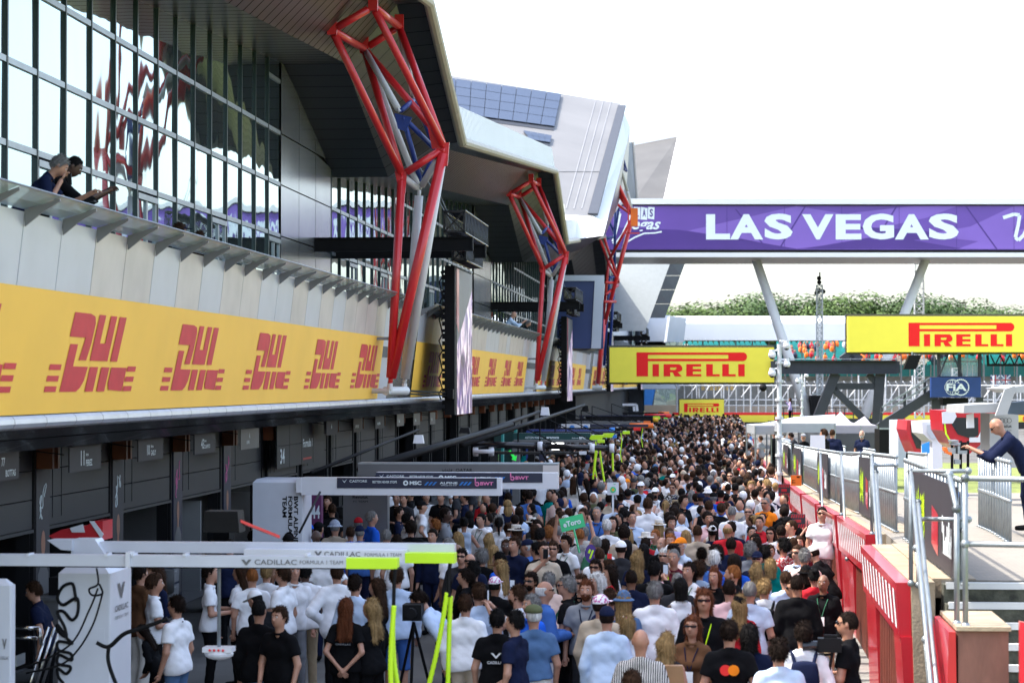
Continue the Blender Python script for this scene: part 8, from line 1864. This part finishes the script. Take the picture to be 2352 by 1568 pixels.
def small(name, q, dims, m, label, cat):
    t = thing(name, q, label, cat); mb = MB(); q = Vector(q); d = Vector(dims)/2; b = min(dims)*.25
    mb.hexa([q+Vector(v) for v in ((-d.x,-d.y,-d.z),(d.x,-d.y,-d.z),(d.x,d.y,-d.z),(-d.x,d.y,-d.z),(-d.x+b,-d.y+b*.3,d.z),(d.x-b,-d.y+b*.3,d.z),(d.x-b,d.y-b*.3,d.z),(-d.x+b,d.y-b*.3,d.z))]); mb.build('body',m,t); return t
_b = _cache[('m','rail','rail',38,0,'jacket','long',True)]; small('phone', PSUIT.matrix_basis @ Vector(_b['up']((.03,.56,1.72))), (.10,.03,.12),'black','black phone held over the railing by the man in the navy suit','phone')
small('phone', onX(213,462,-7.1), (.06,.12,.02),'black','phone held out by the man in black on the balcony','phone')
small('phone', onX(160,412,-7.35), (.05,.03,.13),'black','phone at the ear of the man in navy on the balcony','phone')
small('phone', onY(1400,1282,35.6), (.075,.012,.15),'bright_red','red phone held up left of the blonde woman','phone')
small('shoulder_bag', onY(1540,1565,24.2), (.32,.14,.34),'wood','tan leather bag of the woman with wavy golden hair','bag')
small('monitor', at(1878,1020,65), (.42,.05,.5),'tower_white','tilted white monitor in front of the operator with headset','monitor')
small('score_board', onY(1108,1178,60), (.45,.05,.22),'grey_light','small pale board with a red lamp above the racing car','sign')
t = thing('crowd_barrier', onY(700,1245,46), 'black retractable belt lines across the lane in front of the racing car', 'barrier'); mb = MB()
for yy in (1237,1248): mb.bar(onY(620,yy,47),onY(1165,yy+2,47),.05,.09)
mb.build('belt','black',t)
# ================================================================ the rest of the crowd
TOPS = ['white']*16+['light_blue']*8+['navy']*9+['black']*14+['charcoal']*4+['grey']*4+['beige']*5+['off_white']*4+['blue']*3+['bright_blue']*2+['red']*3+['burgundy']+['pink']*2+['pale_pink']*2+['olive']*2+['green']+['teal']+['denim']*2+['striped_blue']+['floral_white']+['khaki']+['lilac']+['yellow','orange']
HAIRS = ['dark']*12+['brown']*10+['black']*8+['blond']*3+['grey']*4+['white']+['auburn','ginger']
def occupied(P, pts, r): return any((P[0]-q[0])**2+(P[1]-q[1])**2 < r*r for q in pts)
pts = [(d['P'].x, d['P'].y) for o, d in PEOPLE]
def allowed(x, y):
    if y < 36: return x > -.9+(36-y)*.05 and x < 1.55 and y > 30
    lim = -3.6 if y < 44 else -5.2 if y < 62 else -6.3
    if 57 < y < 66 and -5.9 < x < -3.2: return False
    return lim < x < (1.6 if y < 120 else 1.9)
n_ind = sum(1 for o, d in PEOPLE); rows = []
y = 30.0; tries = 0; RR = random.Random(21)
cand = []
while y < 190:
    for _ in range(34):
        x = RR.uniform(-6.4,1.9); yy = y+RR.uniform(0,.8)
        if allowed(x, yy) and not occupied((x,yy), pts[-260:] if y > 60 else pts, .54 if yy > 60 else .62): pts.append((x,yy)); cand.append((x,yy))
    y += .8
cand.sort(key=lambda c: c[1])
NIND = max(0, 300-n_ind)
CROWD = 'people standing in the pit lane crowd'
NIND = max(NIND, 0)
for (x, yy) in cand[:NIND]:
    sex = 'f' if RR.random() < .34 else 'm'; hc = RR.choice(HAIRS); hs = RR.choice(['long','wavy','bob','pony','bun','long']) if sex == 'f' else RR.choice(['short']*6+['crop','thick','thick','curly','bald','balding'])
    hat = RR.choice(['cap','cap','cap','bucket','straw']) if RR.random() < .22 else None; hatc = RR.choice(['white','navy','black','navy','white','red','denim','charcoal','off_white'])
    if hat == 'straw': hatc = 'off_white'
    face = RR.choice([0,0,10,-15,5,20,-25,60,-60,170,180,165,-160,90,-90,140]); top = RR.choice(TOPS); pose = RR.choice(['down']*5+['front','low','phone','hip','cross'])
    sl = RR.choice(['short','short','long','long','jacket']) if sex == 'm' else RR.choice(['short','none','long'])
    if top in ('floral_white','yellow','pink','orange') and sl == 'jacket': sl = 'short'
    person(0,0,pos=(x,yy,0),sex=sex,hc=hc,hs=hs,hat=hat,hatc=hatc,face=face,top=top,sl=sl,bot=RR.choice(['navy','navy','black','denim','khaki','charcoal','beige','white']),ra=pose,la=pose if pose in ('front','low','cross') else 'down',
        sun=RR.random() < .16,beard=sex == 'm' and RR.random() < .15,skin=RR.choice([0,0,0,1,1,2,2,3,4,5]),h=(RR.gauss(1.78,.07) if sex == 'm' else RR.gauss(1.67,.06)),hi=False,lan=RR.choice([None,None,'navy','green']) if abs(face) > 120 else None,group=CROWD)
for k in range(34):      # team crew along the garages
    yy = 27+k*1.15+RR.uniform(-.3,.3); x = RR.uniform(-9.4,-6.6) if k % 2 else RR.uniform(-8.2,-5.2)
    if occupied((x,yy), [(d['P'].x,d['P'].y) for o, d in PEOPLE], .6): continue
    person(0,0,pos=(x,yy,0),hs=RR.choice(['short','crop','thick']),hc=RR.choice(['dark','brown','black']),face=RR.choice([0,30,90,-90,-70,150,180]),top=RR.choice(['black','black','navy','white','charcoal'] if yy > 38 else ['black','white','white','navy']),bot=RR.choice(['black','navy']),ra=RR.choice(['down','front','hip','cross','low']),la=RR.choice(['down','front']),hat=RR.choice([None,None,'cap']),hatc='black',h=1.78,hi=False,skin=RR.choice([0,1,3]),group=CROWD)
for k,(x,yy,m,l) in enumerate(((-9.2,33,'silver_grey','grey tool cabinet in front of the second garage'),(-9.3,38.5,'navy','navy tool cabinet by the pillar poster'),(-9.2,44,'black','black tool cabinet past the grey tower'),(-9.0,50,'tower_white','white tool cabinet in the middle garages'),(-9.2,57,'black','black tool cabinet under the far booms'),(-9.2,64,'teal','green tool cabinet beside the green panels'),(-9.2,72,'navy','navy tool cabinet in the far garages'))):
    t = thing('tool_cabinet', (x,yy,0), l, 'cabinet', 'tool cabinets by the garages'); mb = MB(); mb.box((x-.3,yy-.6,.1),(x+.3,yy+.6,1.25)); mb.box((x-.33,yy-.63,1.25),(x+.33,yy+.63,1.3)); mb.build('body',m,t)
    mb = MB()
    for j in range(4): mb.box((x+.3,yy-.55,.2+.26*j),(x+.315,yy+.55,.42+.26*j)); mb.tube((x+.33,yy-.3,.38+.26*j),(x+.33,yy+.3,.38+.26*j),.012,n=5)
    mb.build('drawer','grey_panel',t); mb = MB(); mb.box((x-.2,yy-.3,1.3),(x+.1,yy+.2,1.55)); mb.build('monitor','black',t)
for k,(x,yy) in enumerate(((-8.6,35.5),(-8.4,41.5),(-8.6,47),(-8.4,54),(-8.5,61))):
    t = thing('tyre_stack', (x,yy,0), '%s stack of wrapped racing tyres by the garages, counted from the camera' % ['first','second','third','fourth','fifth'][k], 'tyres', 'tyre stacks by the garages')
    for j in range(4): mb = MB(); mb.tube((x,yy,.02+.36*j),(x,yy,.36+.36*j),.35,n=18); w_ = mb.build('tyre','tyre',t,True); mb = MB(); mb.tube((x,yy,.3+.36*j),(x,yy,.37+.36*j),.2,n=14); mb.build('rim','silver_grey',w_)
# labels for the unlabelled ones, from how they look and whom they stand beside
def word(d):
    who = 'woman' if d['sex'] == 'f' else 'man'; h = {'bald':'bald','balding':'balding','crop':'crop-haired','thick':'thick-haired','curly':'curly-haired','long':'long-haired','wavy':'wavy-haired','bob':'bob-haired','pony':'ponytailed','bun':'bun-haired','short':'short-haired'}[d['hs']]
    g = {'jacket':'jacket','long':'long-sleeved top','short':'short-sleeved top','tuck':'polo','none':'sleeveless top'}[d['sl']]
    col = WORD(d['top']); hat = (' and '+WORD(d['hatc'])+' '+{'cap':'cap','bucket':'bucket hat','straw':'straw hat','flatcap':'flat cap'}[d['hat']]) if d['hat'] else ''
    hcw = (d['hc']+' ') if d['hs'] not in ('bald',) else ''
    return '%s%s %s in %s %s%s' % (hcw, h, who, col, g, hat)
seen = {}
for o, d in PEOPLE:
    if d['label']: o['group'] = CROWD if 'group' not in o and d['P'].z < .5 and d['P'].x < 2 else o.get('group',''); 
    if 'group' in o and not o['group']: del o['group']
named = [(o, d) for o, d in PEOPLE]
for o, d in PEOPLE:
    if d['label']: continue
    P = d['P']; fc = abs(d['face']) % 360
    side = 'seen from behind' if fc < 45 else 'in profile' if fc < 120 else 'facing the camera'
    base = word(d)+(', sunglasses' if d['sun'] and fc > 120 else '')
    near = sorted(((q['P']-P).length, i) for i, (oo, q) in enumerate(named) if oo is not o and abs(q['P'].x-P.x) < 1.6)[:2]
    nb = named[near[0][1]][1] if near else None
    rel = 'beside' if nb is None else ('left of' if nb['P'].x > P.x+.15 else 'right of' if nb['P'].x < P.x-.15 else 'behind' if nb['P'].y < P.y else 'in front of')
    nbw = '' if nb is None else ', %s a %s %s' % (rel, WORD(nb['top']), {'jacket':'jacket'}.get(nb['sl'],'top'))
    zone = 'near the pit wall' if P.x > .6 else 'near the gantries' if P.x < -3.5 else 'mid-lane'
    lab = base+', '+side+nbw
    for extra in ('', ', '+zone):
        if lab+extra not in seen: lab = lab+extra; break
    ws = lab.split()
    if len(ws) > 16: lab = base+nbw
    if lab in seen: lab = base+', '+zone+', '+side
    seen[lab] = 1; o['label'] = ' '.join(lab.split()[:16])
np_ = 0
for o, d in PEOPLE:
    if d['ra'] == 'phone' and d['P'].z < .5 and np_ < 40:
        q = o.matrix_basis @ Vector((.09,.40,1.56)); t = thing('phone', q, 'phone held up by the '+' '.join(o['label'].split()[:9]).rstrip(','), 'phone', 'phones held up in the crowd')
        a = o.rotation_euler.z; r_ = Vector((math.cos(a),math.sin(a),0)); f_ = Vector((-math.sin(a),math.cos(a),0)); b = q-r_*.038; mb = MB(); mb.prism([b,b+r_*.076,b+r_*.076+EZ*.15,b+EZ*.15],f_*.01); mb.build('case','black',t); mb = MB(); b = b-f_*.002+r_*.005+EZ*.008; mb.quad(b,b+r_*.066,b+r_*.066+EZ*.134,b+EZ*.134); mb.build('screen','phone_screen',t); np_ += 1
for o, d in PEOPLE:
    ws = o['label'].split()
    if len(ws) > 16: o['label'] = ' '.join(ws[:16]).rstrip(',')
    if '_d' in o: del o['_d']
# far crowd: one mass, every figure still a solid body
cm = MB(); cmats = ['cloth_'+c for c in ('white','light_blue','navy','black','charcoal','grey','beige','red','blue','pale_pink','olive','teal')]+['hair_dark','hair_brown','hair_black','hair_blond','hair_grey']+['skin0','skin1','skin3','skin4']
ti = [0]*11+[1]*4+[2]*6+[3]*8+[4]*3+[5]*3+[6]*3+[7]*2+[8]*2+[9]*2+[10,11]; hi_ = [12]*8+[13]*7+[14]*7+[15]*1+[16]*2
for (x, yy) in cand[NIND:]:
    h = RR.gauss(1.74,.08); fc = RR.choice([0,0,0,180,90,-90,20,160]); a = R(fc+RR.uniform(-20,20)); ca, sa = math.cos(a), math.sin(a); s = h/1.75
    def T(px, py, pz): return (x+(px*ca-py*sa)*s, yy+(px*sa+py*ca)*s, pz*s)
    n = 8; tc = RR.choice(ti); rings = [(.15,.10,.85),(.155,.105,1.0),(.19,.12,1.25),(.205,.11,1.38),(.12,.08,1.45),(.055,.055,1.48)]
    k = len(cm.v)
    for (rx, ry, z) in rings:
        for j in range(n): an = 2*math.pi*j/n; cm.v.append(T(rx*math.cos(an), ry*math.sin(an), z))
    for i in range(len(rings)-1):
        for j in range(n): cm.f.append((k+i*n+j,k+i*n+(j+1)%n,k+(i+1)*n+(j+1)%n,k+(i+1)*n+j)); cm.m.append(tc)
    cm.mi = tc; up_ = RR.random() < .16
    sk = RR.choice([17,17,18,18,19,20])
    for sgn in (-1,1):
        el = T(sgn*.24,.0,1.12) if not up_ else T(sgn*.24,.16,1.28); wr_ = T(sgn*.22,.08,.9) if not up_ else T(sgn*.12,.3,1.6)
        cm.mi = tc; cm.tube(T(sgn*.19,0,1.38),el,.055,.045,n=5,cap=False); cm.mi = sk; cm.tube(el,wr_,.04,.03,n=5)
    cm.mi = RR.choice([2,3,4,6]); 
    if yy < 75: cm.tube(T(.09,0,.9),T(.1,0,.05),.09,.05,n=5); cm.tube(T(-.09,0,.9),T(-.1,0,.05),.09,.05,n=5)
    cm.mi = sk; c = T(0,.015,1.62); cm.ball(c,.1*s,8,6,(.85,.95,1.2)); 
    cm.mi = 0 if RR.random() < .07 else 2 if RR.random() < .07 else RR.choice(hi_); c = T(0,-.02,1.655); cm.ball(c,.108*s,8,5,(.9,.95,1.0)); 
    if RR.random() < .2: cm.ball(T(0,-.06,1.5),.1*s,6,4,(1,.7,1.5))
fc_ = cm.build('far_crowd', cmats, None, True)
tag(fc_, 'dense mass of far people filling the lane up to the small yellow board', 'crowd', kind='stuff')
for o in list(bpy.data.objects):
    if o.type == 'MESH' and o.name.startswith('skin_'): pass
print('PEOPLE', len(PEOPLE), 'far', len(cand)-NIND, 'script', round(time.time()-_t0,1))
